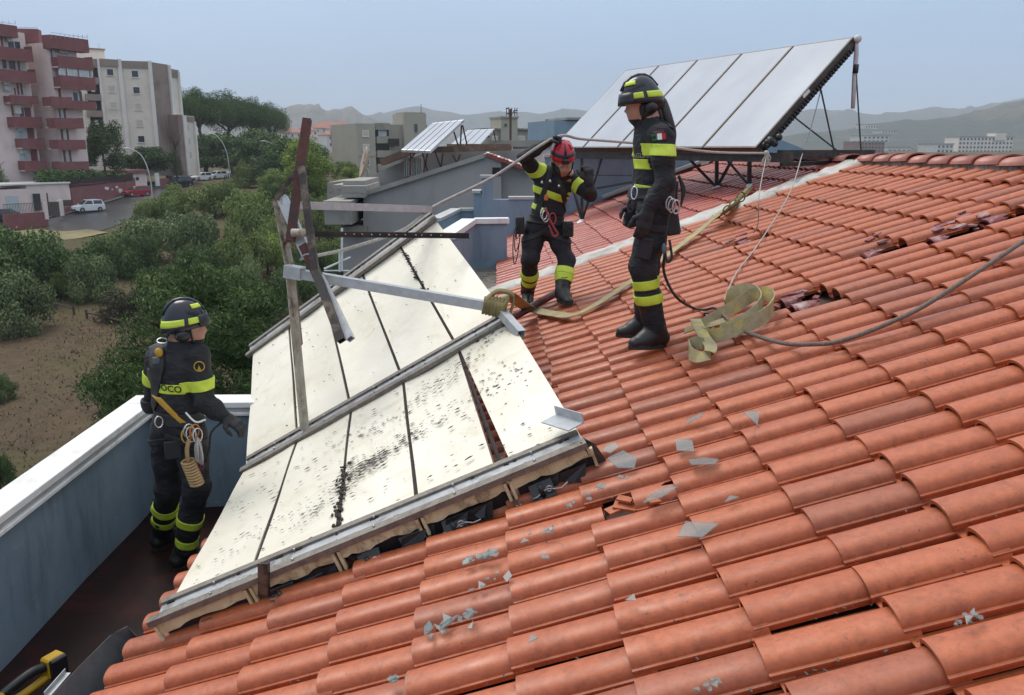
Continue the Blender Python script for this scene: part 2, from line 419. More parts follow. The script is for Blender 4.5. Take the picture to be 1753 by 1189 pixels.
# ridge
b = MB(); y0, y1 = -2.4, YF+.25; rx = roofp(11.03, 0).x; rz = roofp(11.03, 0).z
b.box2((rx-.10, y0, rz-.16), (rx+.12, y1, rz-.012)); b.build('ridge_mortar', M_MORT, roof)
def ridge_geo():
    vs = []; fs = []; n = 11
    for r, (y, R) in enumerate(((0, .135), (.44, .115))):
        for k in range(n):
            t = math.pi*(k/(n-1)); vs.append((-R*math.cos(t), y, -.035+R*.62*math.sin(t)))
    for k in range(n):
        t = math.pi*(k/(n-1)); vs.append((-.118*math.cos(t), .004, -.035+.118*.6*math.sin(t)))
    fs = [(k, k+1, n+k+1, n+k) for k in range(n-1)] + [(k+1, k, 2*n+k, 2*n+k+1) for k in range(n-1)]
    return vs, fs
vs, fs = ridge_geo(); RM = []
for k in range(5):
    me = bpy.data.meshes.new('ridge_tile'); me.from_pydata(vs, [], fs); me.materials.append(M_RIDGE)
    a = me.attributes.new('tint', 'FLOAT', 'FACE'); a.data.foreach_set('value', [k/5]*len(fs)); me.polygons.foreach_set('use_smooth', [q < 10 for q in range(len(fs))]); RM.append(me)
y = -2.4
while y < YF+.05:
    o = link('ridge_tile', rr.choice(RM), roof); o.matrix_basis = Matrix.Translation((rx+rr.gauss(0,.006), y, rz+rr.gauss(0,.004)+.012)) @ Matrix.Rotation(-.03, 4, 'X') @ Matrix.Rotation(rr.gauss(0,.01), 4, 'Z'); y += .39
# white flashing strip between the two roofs
b = MB(); n = 46; vs = []; fs = []
for q in range(n+1):
    i = -2.4+q*13.5/n; w1 = .012*math.sin(q*1.3)+.008*math.sin(q*3.1); 
    for (dy, l) in ((-.13, -.085), (-.12, -.022+w1*1.3), (.02, .008+w1*1.6), (.22, .012-w1), (.40, -.012+w1*1.2), (.42, -.085)):
        vs.append(roofp(i, 36.5, l)+Vector((0, dy+w1*.5, 0)))
for q in range(n):
    for w in range(5): fs.append((q*6+w, q*6+w+6, q*6+w+7, q*6+w+1))
b.add(vs, fs); b.build('flashing', M_FLASH, roof, smooth=True)
# gutter at the eave: bent sheet, its end crumpled
b = MB(); vs = []; fs = []
gl1, gl0 = at(192, 1085, 3.62), at(88, 1189, 3.10)
for q in range(9):
    y = lerp(-4.5, 3.62, q/8) if q < 6 else (3.0, 3.35, 3.62)[q-6]
    t = (y-3.10)/(3.62-3.10); lip = lerp(gl0, gl1, max(0, t)) if y > 3.1 else V(gl0.x, y, gl0.z)
    for w, P_ in enumerate((V(-1.66, y, -2.36), V(lerp(-1.66, lip.x, .55), y, -2.40), lip, lip+V(-.012, .0, -.012))): vs.append(V(P_.x, y, P_.z))
ys = sorted(set(round(v.y, 4) for v in vs)); rows = [[v for v in vs if round(v.y, 4) == y_] for y_ in ys]
b.v = [tuple(v) for r_ in rows for v in r_[:4]]
for q in range(len(rows)-1):
    for w in range(3): b.f.append((q*4+w, q*4+w+1, q*4+w+5, q*4+w+4)); b.m.append(0)
n0 = len(b.v); e0 = rows[-1]
b.v += [tuple(e0[2]+V(.05,.05,.01)), tuple(e0[1]+V(.05,.10,.03)), tuple(e0[2]+V(.10,.03,-.03))]; k0 = (len(rows)-1)*4
b.f += [(k0+2, k0+1, n0+1, n0), (n0, n0+1, n0+2)]; b.m += [0, 0]
g = b.build('gutter', M_METAL, near)
md = g.modifiers.new('thickness', 'SOLIDIFY'); md.thickness = .003

# ================================================================ the next unit: red wet roof beyond the flashing, its parapets
YB = 15.45
far = thing('red_roof_building', 'adjoining building with a wet red tile roof and pale blue walls beyond the white flashing', 'building', (4, 12, -12))
b = MB(); b.box2((-.62, YF+.32, GZ), (10.4, YB, -2.6)); b.build('body_wall', M_BLUE2, far)
r2 = deck(-1.1, 11.0, 38.0, 64.2).build('roof', M_DECK, far)
rr = random.Random(5)
tiles_joined('roof_tiles', [(i, j) for i in range(-1, 11) for j in range(38, 65)], M_TILE2, r2, rr)
b = MB(); b.add([(rt.x, YF+.3, rt.z), (10.6, YF+.3, rt.z-(10.6-rt.x)*.356), (10.6, YB, rt.z-(10.6-rt.x)*.356), (rt.x, YB, rt.z)], [(0,1,2,3)]); b.build('rear_slope', M_TILE2, far)
y = YF+.45
while y < YB-.3:
    o = link('ridge_tile', rr.choice(RM), r2); o.matrix_basis = Matrix.Translation((rx, y, rz)) @ Matrix.Rotation(-.03, 4, 'X'); y += .39
# low terrace beside the red roof, with parapet corner
def wall_seg(b, p, q, z0, z1, t=.14):
    p = Vector((p[0], p[1], 0)); q = Vector((q[0], q[1], 0)); d = (q-p).normalized(); nn = Vector((-d.y, d.x, 0))*t
    b.add([Vector((v.x, v.y, z)) for z in (z0, z1) for v in (p, q, q+nn, p+nn)], [(3,2,1,0),(4,5,6,7),(0,1,5,4),(1,2,6,5),(2,3,7,6),(3,0,4,7)])
pA = at(774, 399, 10.15); pB = at(811, 371, 12.3); pC = at(868, 372, 12.35)
b = MB(); wall_seg(b, pA, pB, GZ, -1.06); wall_seg(b, (pB.x+.002, pB.y), (pC.x, pC.y), GZ, -1.06)
p2 = b.build('terrace_parapet', M_BLUE2, far)
for (p, q, e) in ((pA, pB, .035), (V(pB.x+.02, pB.y, 0), pC, .035)):
    b = MB(); d = (V(q[0],q[1],0)-V(p[0],p[1],0)).normalized(); nn = V(d.y, -d.x, 0)*e
    wall_seg(b, (p[0]+nn.x, p[1]+nn.y), (q[0]+nn.x+d.x*.03, q[1]+nn.y), -1.058, -.985, .14+2*e); b.build('coping_stone', M_COPE, p2)
b = MB(); b.box2((pA.x-.1, YF+.2, -1.85), (.35, 12.45, -1.72)); b.build('terrace_floor', M_MORT, far)
# back wall of the unit and the stepped walls behind it
b = MB(); b.box2((-.12, YB+.002, GZ), (.95, YB+.22, -.90)); b.box2((.951, YB+.004, GZ), (3.75, YB+.24, -.16)); b.box2((-.18, YB+.01, GZ), (.02, YB+.26, -.52))
bw = b.build('back_wall', M_BLUE2, far)
b = MB(); b.box2((.30, YB-.02, -.898), (.97, YB+.26, -.85)); b.box2((-.21, YB-.02, -.518), (.05, YB+.29, -.47)); b.box2((.93, YB-.02, -.158), (3.8, YB+.27, -.11)); b.build('coping_stone', M_COPEG, bw)
for k in range(2):
    b = MB(); i0 = 4.6+k*3; b.bar(roofp(i0, 64.1, .06), roofp(i0+2.98, 64.1, .06), .26, .05, RN); b.build('coping_stone', M_COPEG, bw)
# second terrace further back
pD = at(752, 376, 15.6); pE = at(787, 356, 18.2); pF = at(811, 356, 18.2)
b = MB(); wall_seg(b, pD, pE, GZ, -1.30); wall_seg(b, (pE.x+.002, pE.y), pF, GZ, -1.30); b.box2((pF.x, 18.05, GZ), (pF.x+.34, 18.5, -.92))
p3 = b.build('terrace_parapet', M_BLUE2, far)
b = MB(); wall_seg(b, (pD.x+.03, pD.y), (pE.x+.03, pE.y), -1.298, -1.24, .22); wall_seg(b, (pE.x-.02, pE.y-.04), (pF.x, pF.y-.04), -1.298, -1.24, .22); b.box2((pF.x-.03, 18.0, -.918), (pF.x+.38, 18.54, -.86)); b.build('coping_stone', M_COPEG, p3)
b = MB(); b.tube([at(833,360,17.6), at(833,333,17.6), at(829,326,17.7), at(826,328,17.8)], .05, 10); b.build('drain_pipe', pm('black_plastic', (.02,.02,.022), (.012,.012,.014), 10, .4), far, smooth=True)
b = MB(); b.box2((-.15, 15.7, -2.2), (4, 17.4, -1.75)); b.box2((at(760,372,16).x, 15.8, -2.4), (-.16, 18.0, -2.2)); b.build('terrace_floor', M_MORT, far)
# ================================================================ fallen collector array, lying upside down over the eave
def lerp(a, b, t): return a+(b-a)*t
A_BL, A_BR = at(278, 1060, 3.52), at(1004, 762, 3.74)
A_ML, A_MR = at(421, 800, 5.40), at(872, 545, 5.52)
A_TL, A_TR = at(434, 596, 7.20), at(742, 371, 7.30)
def S(u, v, l=0.0):
    if v <= 1: p = lerp(lerp(A_BL, A_BR, u), lerp(A_ML, A_MR, u), v)
    else: p = lerp(lerp(A_ML, A_MR, u), lerp(A_TL, A_TR, u), v-1)
    if l:
        e = .02
        q = S(u+e, v)-S(u-e, v) if True else 0
        w = S(u, min(v+e, 2))-S(u, max(v-e, 0))
        p = p+q.cross(w).normalized()*l
    return p
M_CREAM = None
def cream_material():
    m, nt, b = newmat('cream_back_sheet')
    v = coords(nt, 'World'); vd = coords(nt, 'World', (1.2, 1.2, 1.2))
    f = noisetex(nt, 1.6, 6, .6, v); r = ramp(nt, [(.30, (.79,.745,.635)), (.66, (.66,.61,.49))]); nt.links.new(f, r.inputs[0])
    g = noisetex(nt, 3.2, 7, .72, vd, .7); rg = ramp(nt, [(.52, (0,0,0)), (.74, (.62,.62,.62))]); nt.links.new(g, rg.inputs[0])
    c = mixc(nt, r.outputs[0], (.52,.45,.29), rg.outputs[0])
    h = noisetex(nt, 120, 3, .6, v); rh = ramp(nt, [(.66, (0,0,0)), (.74, (.7,.7,.7))]); nt.links.new(h, rh.inputs[0])
    hb = noisetex(nt, 4, 4, .6, v); rb = ramp(nt, [(.42, (0,0,0)), (.66, (1,1,1))]); nt.links.new(hb, rb.inputs[0])
    mm = _n(nt, 'ShaderNodeMath', operation='MULTIPLY'); nt.links.new(rh.outputs[0], mm.inputs[0]); nt.links.new(rb.outputs[0], mm.inputs[1])
    c = mixc(nt, c, (.16,.14,.10), mm.outputs[0])
    nt.links.new(c, b.inputs['Base Color']); b.inputs['Roughness'].default_value = .42
    bump(nt, b, noisetex(nt, 7, 5, .55, v), .25, .012)
    return m
M_CREAM = cream_material()
M_CREAMF = pm('cream_frame_edge', (.66,.57,.36), (.46,.36,.19), 9, .6, c3=(.14,.09,.05), sscale=7)
M_ALU = pm('aluminium', (.50,.515,.53), (.38,.39,.40), 16, .32, metal=.2, bmp=.1)
M_ALUD = pm('dull_aluminium_rail', (.225,.20,.17), (.15,.135,.115), 30, .55, metal=.35, c3=(.12,.10,.085), sscale=8, bmp=.3)
M_ALUM = pm('rail_gutter_wet', (.44,.45,.46), (.30,.30,.30), 9, .35, metal=.1, c3=(.16,.145,.13), sscale=7)
M_RUST = pm('rusty_steel', (.11,.024,.017), (.05,.016,.014), 14, .55, metal=.2, c3=(.03,.018,.016), sscale=5, bmp=.25)
M_BROWN = pm('brown_steel', (.038,.026,.023), (.022,.017,.016), 14, .5, metal=.25, c3=(.20,.15,.10), sscale=5)
M_BLACK = pm('black_plastic', (.02,.02,.022), (.012,.012,.014), 10, .4)
M_BLKM = pm('black_painted_steel', (.022,.022,.024), (.04,.036,.034), 9, .4, metal=.2, c3=(.09,.05,.035), sscale=9)
M_WOOD = pm('weathered_cream_steel', (.50,.46,.37), (.30,.25,.18), 8, .6, c3=(.10,.05,.03), sscale=6)
M_CLIP = pm('galvanised_clip', (.5,.5,.5), (.3,.3,.3), 20, .35, metal=.8)

arr = thing('fallen_collector_array', 'toppled rack of cream-backed solar collectors lying face down across the tiles', 'solar array', A_ML)
NU = 5; gap = .010
ucut = [0, .198, .402, .598, .806, 1.0]
rr = random.Random(11)
for k in range(NU):
    for half in (0, 1):
        u0, u1 = ucut[k]+(gap/2 if k else 0), ucut[k+1]-(gap/2 if k < 4 else 0)
        if (k, half) == (3, 0): pass
        n = 10; b = MB(); vs = []; fs = []; sag = rr.uniform(-.014, .003); kink = rr.uniform(-.008,.002)
        for q in range(n+1):
            v = half+.004+(q/n)*.992
            for w in range(5):
                t = w/4; uu = lerp(u0, u1, t)
                if k == 4 and half == 0: uu = uu+.020*(1-v)*(1-t)          # the last sheet has slid open at its foot
                if k == 3 and half == 0: uu = uu-.012*(1-v)*t
                l = .004*math.sin(q*.9+k)+sag*math.sin(math.pi*t)+kink*(v-half)
                vs.append(S(uu, v, l))
        nn = len(vs)
        vs2 = [p-(S(.5, half+.5, 1)-S(.5, half+.5))*.055 for p in vs]
        for q in range(n):
            for w in range(4): fs.append((q*5+w, q*5+w+1, q*5+w+6, q*5+w+5)); fs.append((nn+q*5+w+1, nn+q*5+w, nn+q*5+w+5, nn+q*5+w+6))
        ring = [w for w in range(5)]+[q*5+4 for q in range(1, n+1)]+[n*5+w for w in (3,2,1,0)]+[q*5 for q in range(n-1, 0, -1)]
        fs += [(ring[a], ring[a-1], nn+ring[a-1], nn+ring[a]) for a in range(len(ring))]
        b.add(vs+vs2, fs); o = b.build('back_sheet', [M_CREAM], arr, fix=True); smooth_angle(o, 35)
        # edge strip of the tray on its long sides
# dark joints between the trays
for k in range(1, 5):
    for half in (0, 1):
        b = MB(); n = 6; pts = [S(ucut[k], half+.01+.98*q/n, -.012) for q in range(n+1)]
        for a_, c_ in zip(pts[:-1], pts[1:]): b.bar(a_, c_, .016, .02)
        b.build('tray_joint', M_DARK, arr)
# rails: two rims and a wet trough between
def rail(v, du0, du1, wid, off, name='rail'):
    p0 = S(0, v); p1 = S(1, v); d = (p1-p0).normalized(); nrm = (S(.5, v, 1)-S(.5, v)).normalized(); s_ = nrm.cross(d).normalized()
    if s_.y < 0: s_ = -s_
    P = lambda u, a, l: p0+d*((p1-p0).length*u)+s_*a+nrm*l
    nd = V(0,0,1)
    root = None
    b = MB(); b.bar(P(du0, off-wid*.5, .018), P(du1, off-wid*.5, .018), .050, .030, nrm); root = b.build(name, M_ALUD, arr)
    b = MB(); b.bar(P(du0+.02, off+wid*.5, .020), P(du1-.004, off+wid*.5, .020), .040, .034, nrm); b.build('rail_rim', M_ALUD, root)
    b = MB(); b.bar(P(du0+.02, off, .018), P(du1-.004, off, .018), wid*.66, .012, nrm); b.build('rail_trough', M_ALUM, root)
    b = MB()
    for q in range(26):
        u = rr.uniform(du0+.03, du1-.03); c = P(u, off+rr.choice((-.25,.27,.3))*wid, .027); L = rr.uniform(.008,.035)
        b.box(c, (L, .009, .006), Matrix((d, s_, nrm)).transposed())
    stuff(b.build('peeled_paint', M_DARK, root))
    return P
railB = rail(.0, -.025, 1.0, .12, .045)
railM = rail(1.0, -.01, 1.0, .11, 0)
railT = rail(2.0, -.03, 1.01, .12, -.03)
# bolts on the rails
b = MB()
for P, offs in ((railB, (-.01, .08)), (railM, (-.035, .035))):
    for q in range(5):
        for o_ in offs: b.ball(P(.12+.19*q, o_, .036), .007, 6, 4)
stuff(b.build('bolts', M_CLIP, arr))
# tray ends along the near edge: cream lip, dark cavity, absorber tube and clips
nrm0 = (S(.5, .01, 1)-S(.5, .01)).normalized()
for k in range(NU):
    u0, u1 = ucut[k]-.02*(k == 0)+.004, ucut[k+1]-.004+.012*(k == 4)
    drop = [.052, .050, .05, .052, .05][k]
    p0, p1 = S(u0, -.012, -.005), S(u1, -.012, -.005); dd = p1-p0
    b = MB(); vs = []; n = 14
    for q in range(n+1):                                             # uneven lower hem of the cream lip
        t = q/n; p = p0+dd*t; jag = .050*(.95+.10*math.sin(q*.8+k*2)+rr.uniform(-.12,.12))
        vs += [p, p-nrm0*jag, p-nrm0*jag+V(0,.02,0), p+V(0,.02,0)]
    fs = [(4*q+a, 4*q+(a+1)%4, 4*q+4+(a+1)%4, 4*q+4+a) for q in range(n) for a in range(4)]+[(0,1,2,3),(4*n+3,4*n+2,4*n+1,4*n)]
    b.add(vs, fs); fr = b.build('tray_end', M_CREAMF, arr)
    for e in (.012, .988):
        b = MB(); b.bar(p0+dd*e+V(0,-.002,0), p0+dd*e-nrm0*.098+V(0,-.002,0), .014, .022, (0,1,0)); b.build('tray_corner', M_CREAMF, fr)
    b = MB(); b.bar(p0+dd*.03-nrm0*.082+V(0,.125,0), p0+dd*.97-nrm0*.082+V(0,.125,0), .2, .085, nrm0); b.build('cavity', M_BLACK, fr)
    b = MB()
    for e in (0, 1):
        c = p0+dd*e-nrm0*.10; b.tube([c, c-nrm0*.03+V(.004,0,0), c-nrm0*.035+V(.02,0,0), c-nrm0*.01+V(.024,0,0)], .005, 6)
    b.build('clip', M_CLIP, fr)
    if k in (0, 1):
        b = MB(); b.bar(p0+dd*.1-nrm0*.10, p0+dd*.92-nrm0*.075+V(0,.04,0), .03, .006, nrm0); b.build('glazing_bar', M_METAL, fr)
    if k >= 1:
        c0 = p0+dd*.18-nrm0*(.085+.02*k/4)+V(0,-.02,0); c1 = p0+dd*.62-nrm0*(.09+.01*k/4)+V(0,-.03,0)
        b = MB(); b.bar(c0, c0+(c1-c0)*.62, .085, .006, V(0,-.75,.65)); b.build('torn_fin', M_BLACK, fr)
        b = MB(); sp = [c0+(c1-c0)*t+nrm0*(.012*math.sin(t*9+k))+V(0,-.03,0) for t in (0,.15,.3,.42,.5,.62,.8,1)]
        b.tube(sp, .004, 6); cc = sp[4]; b.tube([cc+(c1-c0).normalized()*.014*math.cos(a)+nrm0*.014*math.sin(a) for a in np.linspace(0, 6.28, 11)], .004, 6, caps=False)
        b.build('wire_spring', M_CLIP, fr, smooth=True)
        b = MB(); b.cyl(sp[2]+nrm0*.04, sp[2]-nrm0*.02, .012, 8); b.build('pipe_stub', M_BLACK, fr, smooth=True)
    for q in range(4 if k else 1):
        c = p0+dd*rr.uniform(.08,.9)-nrm0*.06+V(0,rr.uniform(-.02,.03),0); L1 = rr.uniform(.05,.14); dr = rr.uniform(.05,.10); e1 = dd.normalized()
        b = MB(); b.add([c, c+e1*L1, c+e1*L1*rr.uniform(.6,1)-nrm0*dr+V(0,-.02,0), c+e1*L1*.4-nrm0*dr*rr.uniform(.7,1.1)+V(0,-.015,0), c+e1*rr.uniform(-.02,.02)-nrm0*dr*.6], [(0,1,2,3,4)])
        o = b.build('hanging_scrap', rr.choice((M_BLACK, M_BLACK, M_METAL, M_DARK)), fr, fix=False); o.modifiers.new('t','SOLIDIFY').thickness = .003
# wrecked corner at the upper right end of the near rail
b = MB(); c = S(1.0, .0); b.add([c+nrm0*.03+V(-.02,-.03,0), c+nrm0*.02+V(.05,.02,-.02), c-nrm0*.10+V(.07,.02,0), c-nrm0*.09+V(.0,-.02,0), c+nrm0*.03+V(.0,.03,0), c-nrm0*.09+V(.03,.05,0)], [(0,1,2,3),(1,4,5,2)])
o = b.build('bent_end_plate', M_BLKM, arr); o.modifiers.new('t', 'SOLIDIFY').thickness = .006
# bracket standing on the near rail (brown) and aluminium shoe at its far end
q0 = at(452, 1018, 3.50)
b = MB(); b.prof([(-.022,-.022),(.022,-.022),(.022,-.017),(-.017,-.017),(-.017,.022),(-.022,.022)], q0, q0+V(.01,.0,.165), (0,1,0)); b.build('bracket', M_BROWN, arr)
q0 = at(985, 722, 3.78); q1 = at(938, 708, 3.95)
b = MB(); b.prof([(-.05,-.028),(.05,-.028),(.05,.024),(.045,.024),(.045,-.022),(-.05,-.022)], q0, q1, (0,-.4,1)); b.build('end_shoe', M_ALU, arr)
# peeled dark flakes lying in streaks across the back sheets
def flakes(n, f):
    b = MB()
    for _ in range(n):
        u, v = f()
        if not (.01 < u < .985 and .03 < v < .96): continue
        c = S(u, v, .009); du = (S(u+.01, v)-S(u-.01, v)).normalized(); dv = (S(u, v+.01)-S(u, v-.01)).normalized()
        L = abs(rr.gauss(.0065, .007))+.0025; wd = rr.uniform(.2,.4)*L+.001
        t = (du*rr.uniform(.85,1)+dv*rr.uniform(-.1,.3)).normalized(); s_ = t.cross(du.cross(dv)).normalized()
        b.add([c-t*L, c-s_*wd, c+t*L*rr.uniform(.5,1), c+s_*wd], [(0,1,2,3)])
    return b
streaks = [((.02,.22),(.52,.42),70,.035),((.40,.36),(.66,.50),170,.030),((.30,.22),(.42,.36),70,.03),((.62,.46),(.98,.62),80,.05),((.60,.68),(.72,.80),70,.03),((.36,.70),(.60,.66),60,.04),((.70,.74),(.99,.98),120,.035),((.10,.55),(.4,.66),30,.08),((.46,.40),(.50,.46),90,.02),((.405,.30),(.425,.52),90,.012)]
def rnd_flake():
    s_ = rr.choices(streaks, [x[2] for x in streaks])[0]; t = rr.random()
    return lerp(s_[0][0], s_[1][0], t)+rr.gauss(0, s_[3]), lerp(s_[0][1], s_[1][1], t)+rr.gauss(0, s_[3])
stuff(flakes(1000, rnd_flake).build('paint_flakes', M_DARK, arr, fix=False))
stuff(flakes(330, lambda: (rr.random(), rr.random())).build('paint_specks', M_DARK, arr, fix=False))
b = MB()
for k in range(70):
    v = 1.02+rr.random()*.95; u = rr.random(); c = S(u, v, .008); L = rr.uniform(.003,.009); b.box(c, (L*1.6, L, .003))
for k in range(40):                                                  # dirt caught along the torn joint of the upper sheets
    v = rr.uniform(1.45,1.9); c = S(.806+rr.gauss(0,.006), v, .008); b.box(c, (rr.uniform(.008,.025), rr.uniform(.008,.02), .006))
for k in range(70):
    v = rr.uniform(.02,.5); c = S(.402+rr.gauss(0,.006), v, .008); b.box(c, (rr.uniform(.008,.02), rr.uniform(.012,.03), .006))
stuff(b.build('dirt_specks', M_DARK, arr))

# ---- the rack's legs, now sticking up
post0 = S(.235, 1.0, .03); PT = at(474, 340, 5.95)
pm1 = at(495, 452, 5.85)
b = MB(); L = [(-.022,-.022),(.022,-.022),(.022,-.017),(-.017,-.017),(-.017,.022),(-.022,.022)]
b.prof(L, post0, pm1, (-.5,-1,0)); b.prof(L, pm1+V(0,0,.003), PT, (-.5,-1,0)); b.build('leg', M_WOOD, arr)
b = MB(); b.bar(at(503,478,5.88), at(515,590,5.9), .02, .05, (0,1,0)); b.build('leg_flange', M_RUST, arr)
TRc = S(1.0, 2.0, .05)
b = MB(); b.hollow(at(480,350,6.0), TRc+V(0,-.02,.03), .055, .055); b.build('cross_bar', M_ALU, arr)
MRc = S(1.0, 1.0, .07)
b = MB(); b.hollow(at(505,467,5.78), MRc+V(-.03,-.02,.02), .06, .062, .005); b.build('cross_bar', M_ALU, arr)
b = MB(); b.bar(at(490,463,5.79), at(518,468,5.76), .085, .085); b.build('joint_sleeve', M_ALU, arr)
b = MB(); b.hollow(MRc+V(-.06,.02,.03), MRc+V(.10,-.28,-.10), .055, .055, .004); b.build('stub_bar', M_ALU, arr)
b = MB(); e0, e1 = at(534, 400, 6.15), at(803, 403, 6.55); b.prof([(-.004,-.02),(.03,-.02),(.03,-.016),(0,-.016),(0,.02),(-.004,.02)], e0, e1); pb = b.build('perforated_angle', M_BLKM, arr)
b = MB()
for k in range(12): b.ball(lerp(e0, e1, .2+.055*k+rr.uniform(-.01,.01))+V(0,-.012,.0), .006, 6, 4)
stuff(b.build('bolt_heads', M_CLIP, pb))
b = MB(); b.hollow(at(526,204,6.15), at(513,292,6.0), .058, .05, .005, (0,1,0)); b.prof([(-.028,-.025),(.028,-.025),(.028,.025),(-.028,.025)], at(513,290,6.0), at(497,413,5.8), (0,1,0)); b.build('strut', M_RUST, arr)
b = MB(); b.bar(at(516,286,5.96), at(541,470,5.62), .046, .04, (0,1,0)); b.hollow(at(541,466,5.62), at(585,583,5.2), .05, .04, .005, (0,1,0)); b.build('strut', M_BROWN, arr)
b = MB(); b.hollow(at(483,338,6.0), at(528,440,5.8), .07, .06, .005, (0,1,0)); b.hollow(at(549,474,5.66), at(600,580,5.22), .045, .045, .004, (0,1,0)); b.build('strut', M_ALU, arr)
b = MB(); b.bar(at(472,340,5.97), at(513,286,6.0), .03, .035, (0,1,0)); b.build('strut', M_BROWN, arr)
b = MB(); b.bar(at(520,420,5.80), at(548,480,5.66), .06, .05, (0,1,0)); b.build('strut', M_RUST, arr)
b = MB(); b.cyl(at(500,398,5.78), at(527,398,5.76), .028, 10); b.build('stub_pipe', M_WOOD, arr, smooth=True)
b = MB(); b.tube(spline([at(514,445,5.76), at(522,436,5.74), at(533,434,5.74), at(538,428,5.76)], 5), .008, 6); b.build('bent_rod', M_CLIP, arr, smooth=True)

# loose steel pipe beside the array
M_PIPE = pm('dark_red_pipe', (.16,.03,.025), (.06,.018,.016), 10, .5, c3=(.02,.015,.014), sscale=4)
b = MB(); p0, p1 = onroof(878, 543, .10), onroof(972, 490, .055); b.tube([p0, lerp(p0, p1, .5), p1], .035, 12)
tag(b.build('steel_pipe', M_PIPE, None, smooth=True), 'dark red steel pipe lying on tiles below the red-helmeted man', 'pipe')

# ================================================================ standing solar rack on the red roof
M_GLASS, _nt, _b = newmat('collector_glass')
_v = coords(_nt, 'World'); _fz = noisetex(_nt, 1.2, 4, .5, _v); _rz = ramp(_nt, [(.3, (.42,.44,.48)), (.7, (.34,.36,.40))]); _nt.links.new(_fz, _rz.inputs[0]); _nt.links.new(_rz.outputs[0], _b.inputs['Base Color'])
_b.inputs['Roughness'].default_value = .16; _b.inputs['Specular IOR Level'].default_value = .7
_w = _n(_nt, 'ShaderNodeTexWave'); _w.inputs['Scale'].default_value = 14; _nt.links.new(coords(_nt, 'World', (.42,-.9,0)), _w.inputs['Vector'])
M_FRAME = pm('dark_bronze_frame', (.10,.085,.07), (.06,.05,.042), 10, .45, metal=.5)
M_RUSTB = pm('rusty_beam', (.10,.045,.032), (.05,.028,.022), 9, .6, c3=(.02,.018,.018), sscale=4)
def rack_thing(name, label, br, e, g, L, n, rise, run, col_leg, thick=.085, group='solar racks on the roofs', detail=True, frame=M_FRAME):
    """br: lower right corner, e: direction along the row, g: horizontal direction to the top edge"""
    t = thing(name, label, 'solar rack', br, group)
    up = (g*run+V(0,0,rise)); nl = up.length; un = up/nl; nn = un.cross(e).normalized()
    if nn.z < 0: nn = -nn
    for k in range(n):
        w0, w1 = k*L/n+.012, (k+1)*L/n-.012
        c = lambda a, s_, l: br+e*a+un*s_+nn*l
        b = MB(); T = -thick
        vs = [c(a, s_, l) for l in (T, 0) for (a, s_) in ((w0,0),(w1,0),(w1,nl),(w0,nl))]
        b.add(vs, [(3,2,1,0),(0,1,5,4),(1,2,6,5),(2,3,7,6),(3,0,4,7)])
        r_ = .022
        inn = [c(a, s_, 0) for (a, s_) in ((w0+r_,r_),(w1-r_,r_),(w1-r_,nl-r_),(w0+r_,nl-r_))]
        o4 = len(b.v); b.add(inn, []); b.f += [(4,5,o4+1,o4),(5,6,o4+2,o4+1),(6,7,o4+3,o4+2),(7,4,o4,o4+3)]; b.m += [0]*4
        p = b.build('collector', frame, t, fix=True)
        b = MB(); b.add([c(a, s_, .002) for (a, s_) in ((w0+r_,r_),(w1-r_,r_),(w1-r_,nl-r_),(w0+r_,nl-r_))], [(0,1,2,3)])
        b.build('glass', M_GLASS, p, fix=False)
        if detail and k == 0:
            b = MB(); b.bar(c(w0+.003, .9, -.03)+e*-.006, c(w0+.003, 1.02, -.03)+e*-.006, .004, .04, nn); b.build('rating_label', M_COPE, p)
    return t, (lambda a, s_, l: br+e*a+un*s_+nn*l), nl, un, nn
e_, g_ = V(-.416,.909,0), V(.909,.416,0)
BRk = at(1295, 252, 10.2)
rk, RC, nl, un, nn = rack_thing('solar_rack', 'large rack of five tilted glass collectors standing on the red roof', BRk, e_, g_, 5.02, 5, 1.31, 1.42, M_BLKM)
b = MB(); b.bar(RC(-.35,-.0,-.13)+V(.1,0,-.02), RC(5.05,0,-.13)+V(0,0,-.02), .07, .11); b.build('front_beam', M_BLKM, rk)
b = MB(); b.bar(RC(-.02,.03,-.10), RC(5.03,.03,-.10), .06, .05); b.build('lower_rail', M_RUSTB, rk)
b = MB(); b.bar(V(BRk.x+.25, BRk.y-.1, -.07), V(4.75, 10.75, -.07), .09, .10); b.bar(V(BRk.x+.3, BRk.y-.02, -.19), V(4.7, 10.7, -.15), .05, .05); b.build('base_beam', M_BLKM, rk)
b = MB(); b.bar(RC(.06, .1, -.12), RC(.06, nl, -.12), .05, .07, nn); b.build('side_rail', M_BLKM, rk)
def rz_(x): return (RO.z-.06)+(x-RO.x)*math.tan(TH)
for (px_, py_, tops) in ((1227,321,((1180,272),(1227,272),(1255,270))), (1283,318,((1283,270),(1240,268))), (996,378,((996,270),(1030,270),(968,270)))):
    f0 = onroof(px_, py_, -.03); 
    for q, (tx, ty) in enumerate(tops):
        tt = (tx-1295)/(953-1295)*5.02; T_ = RC(max(0, tt), 0, -.13); tp = at(tx, ty, f0.y if q in (0,1) and tx == px_ else f0.y-.1+.2*q)
        b = MB(); b.bar(f0, tp, .045 if tx == px_ else .032, .045 if tx == px_ else .032); b.build('leg', M_BLKM, rk)
    b = MB(); b.cyl(f0-V(0,0,.03), f0+V(0,0,.03), .09, 10, .03); b.build('foot_seal', M_COPE, rk)
b = MB(); b.bar(at(1000,300,13.3)+V(0,.1,0), at(1080,300,12.4), .02, .02); b.build('tie_bar', M_BLKM, rk)
b = MB(); b.bar(at(1022,322,13.2), at(1085,311,12.6), .03, .03); b.build('tie_bar', M_BLKM, rk)
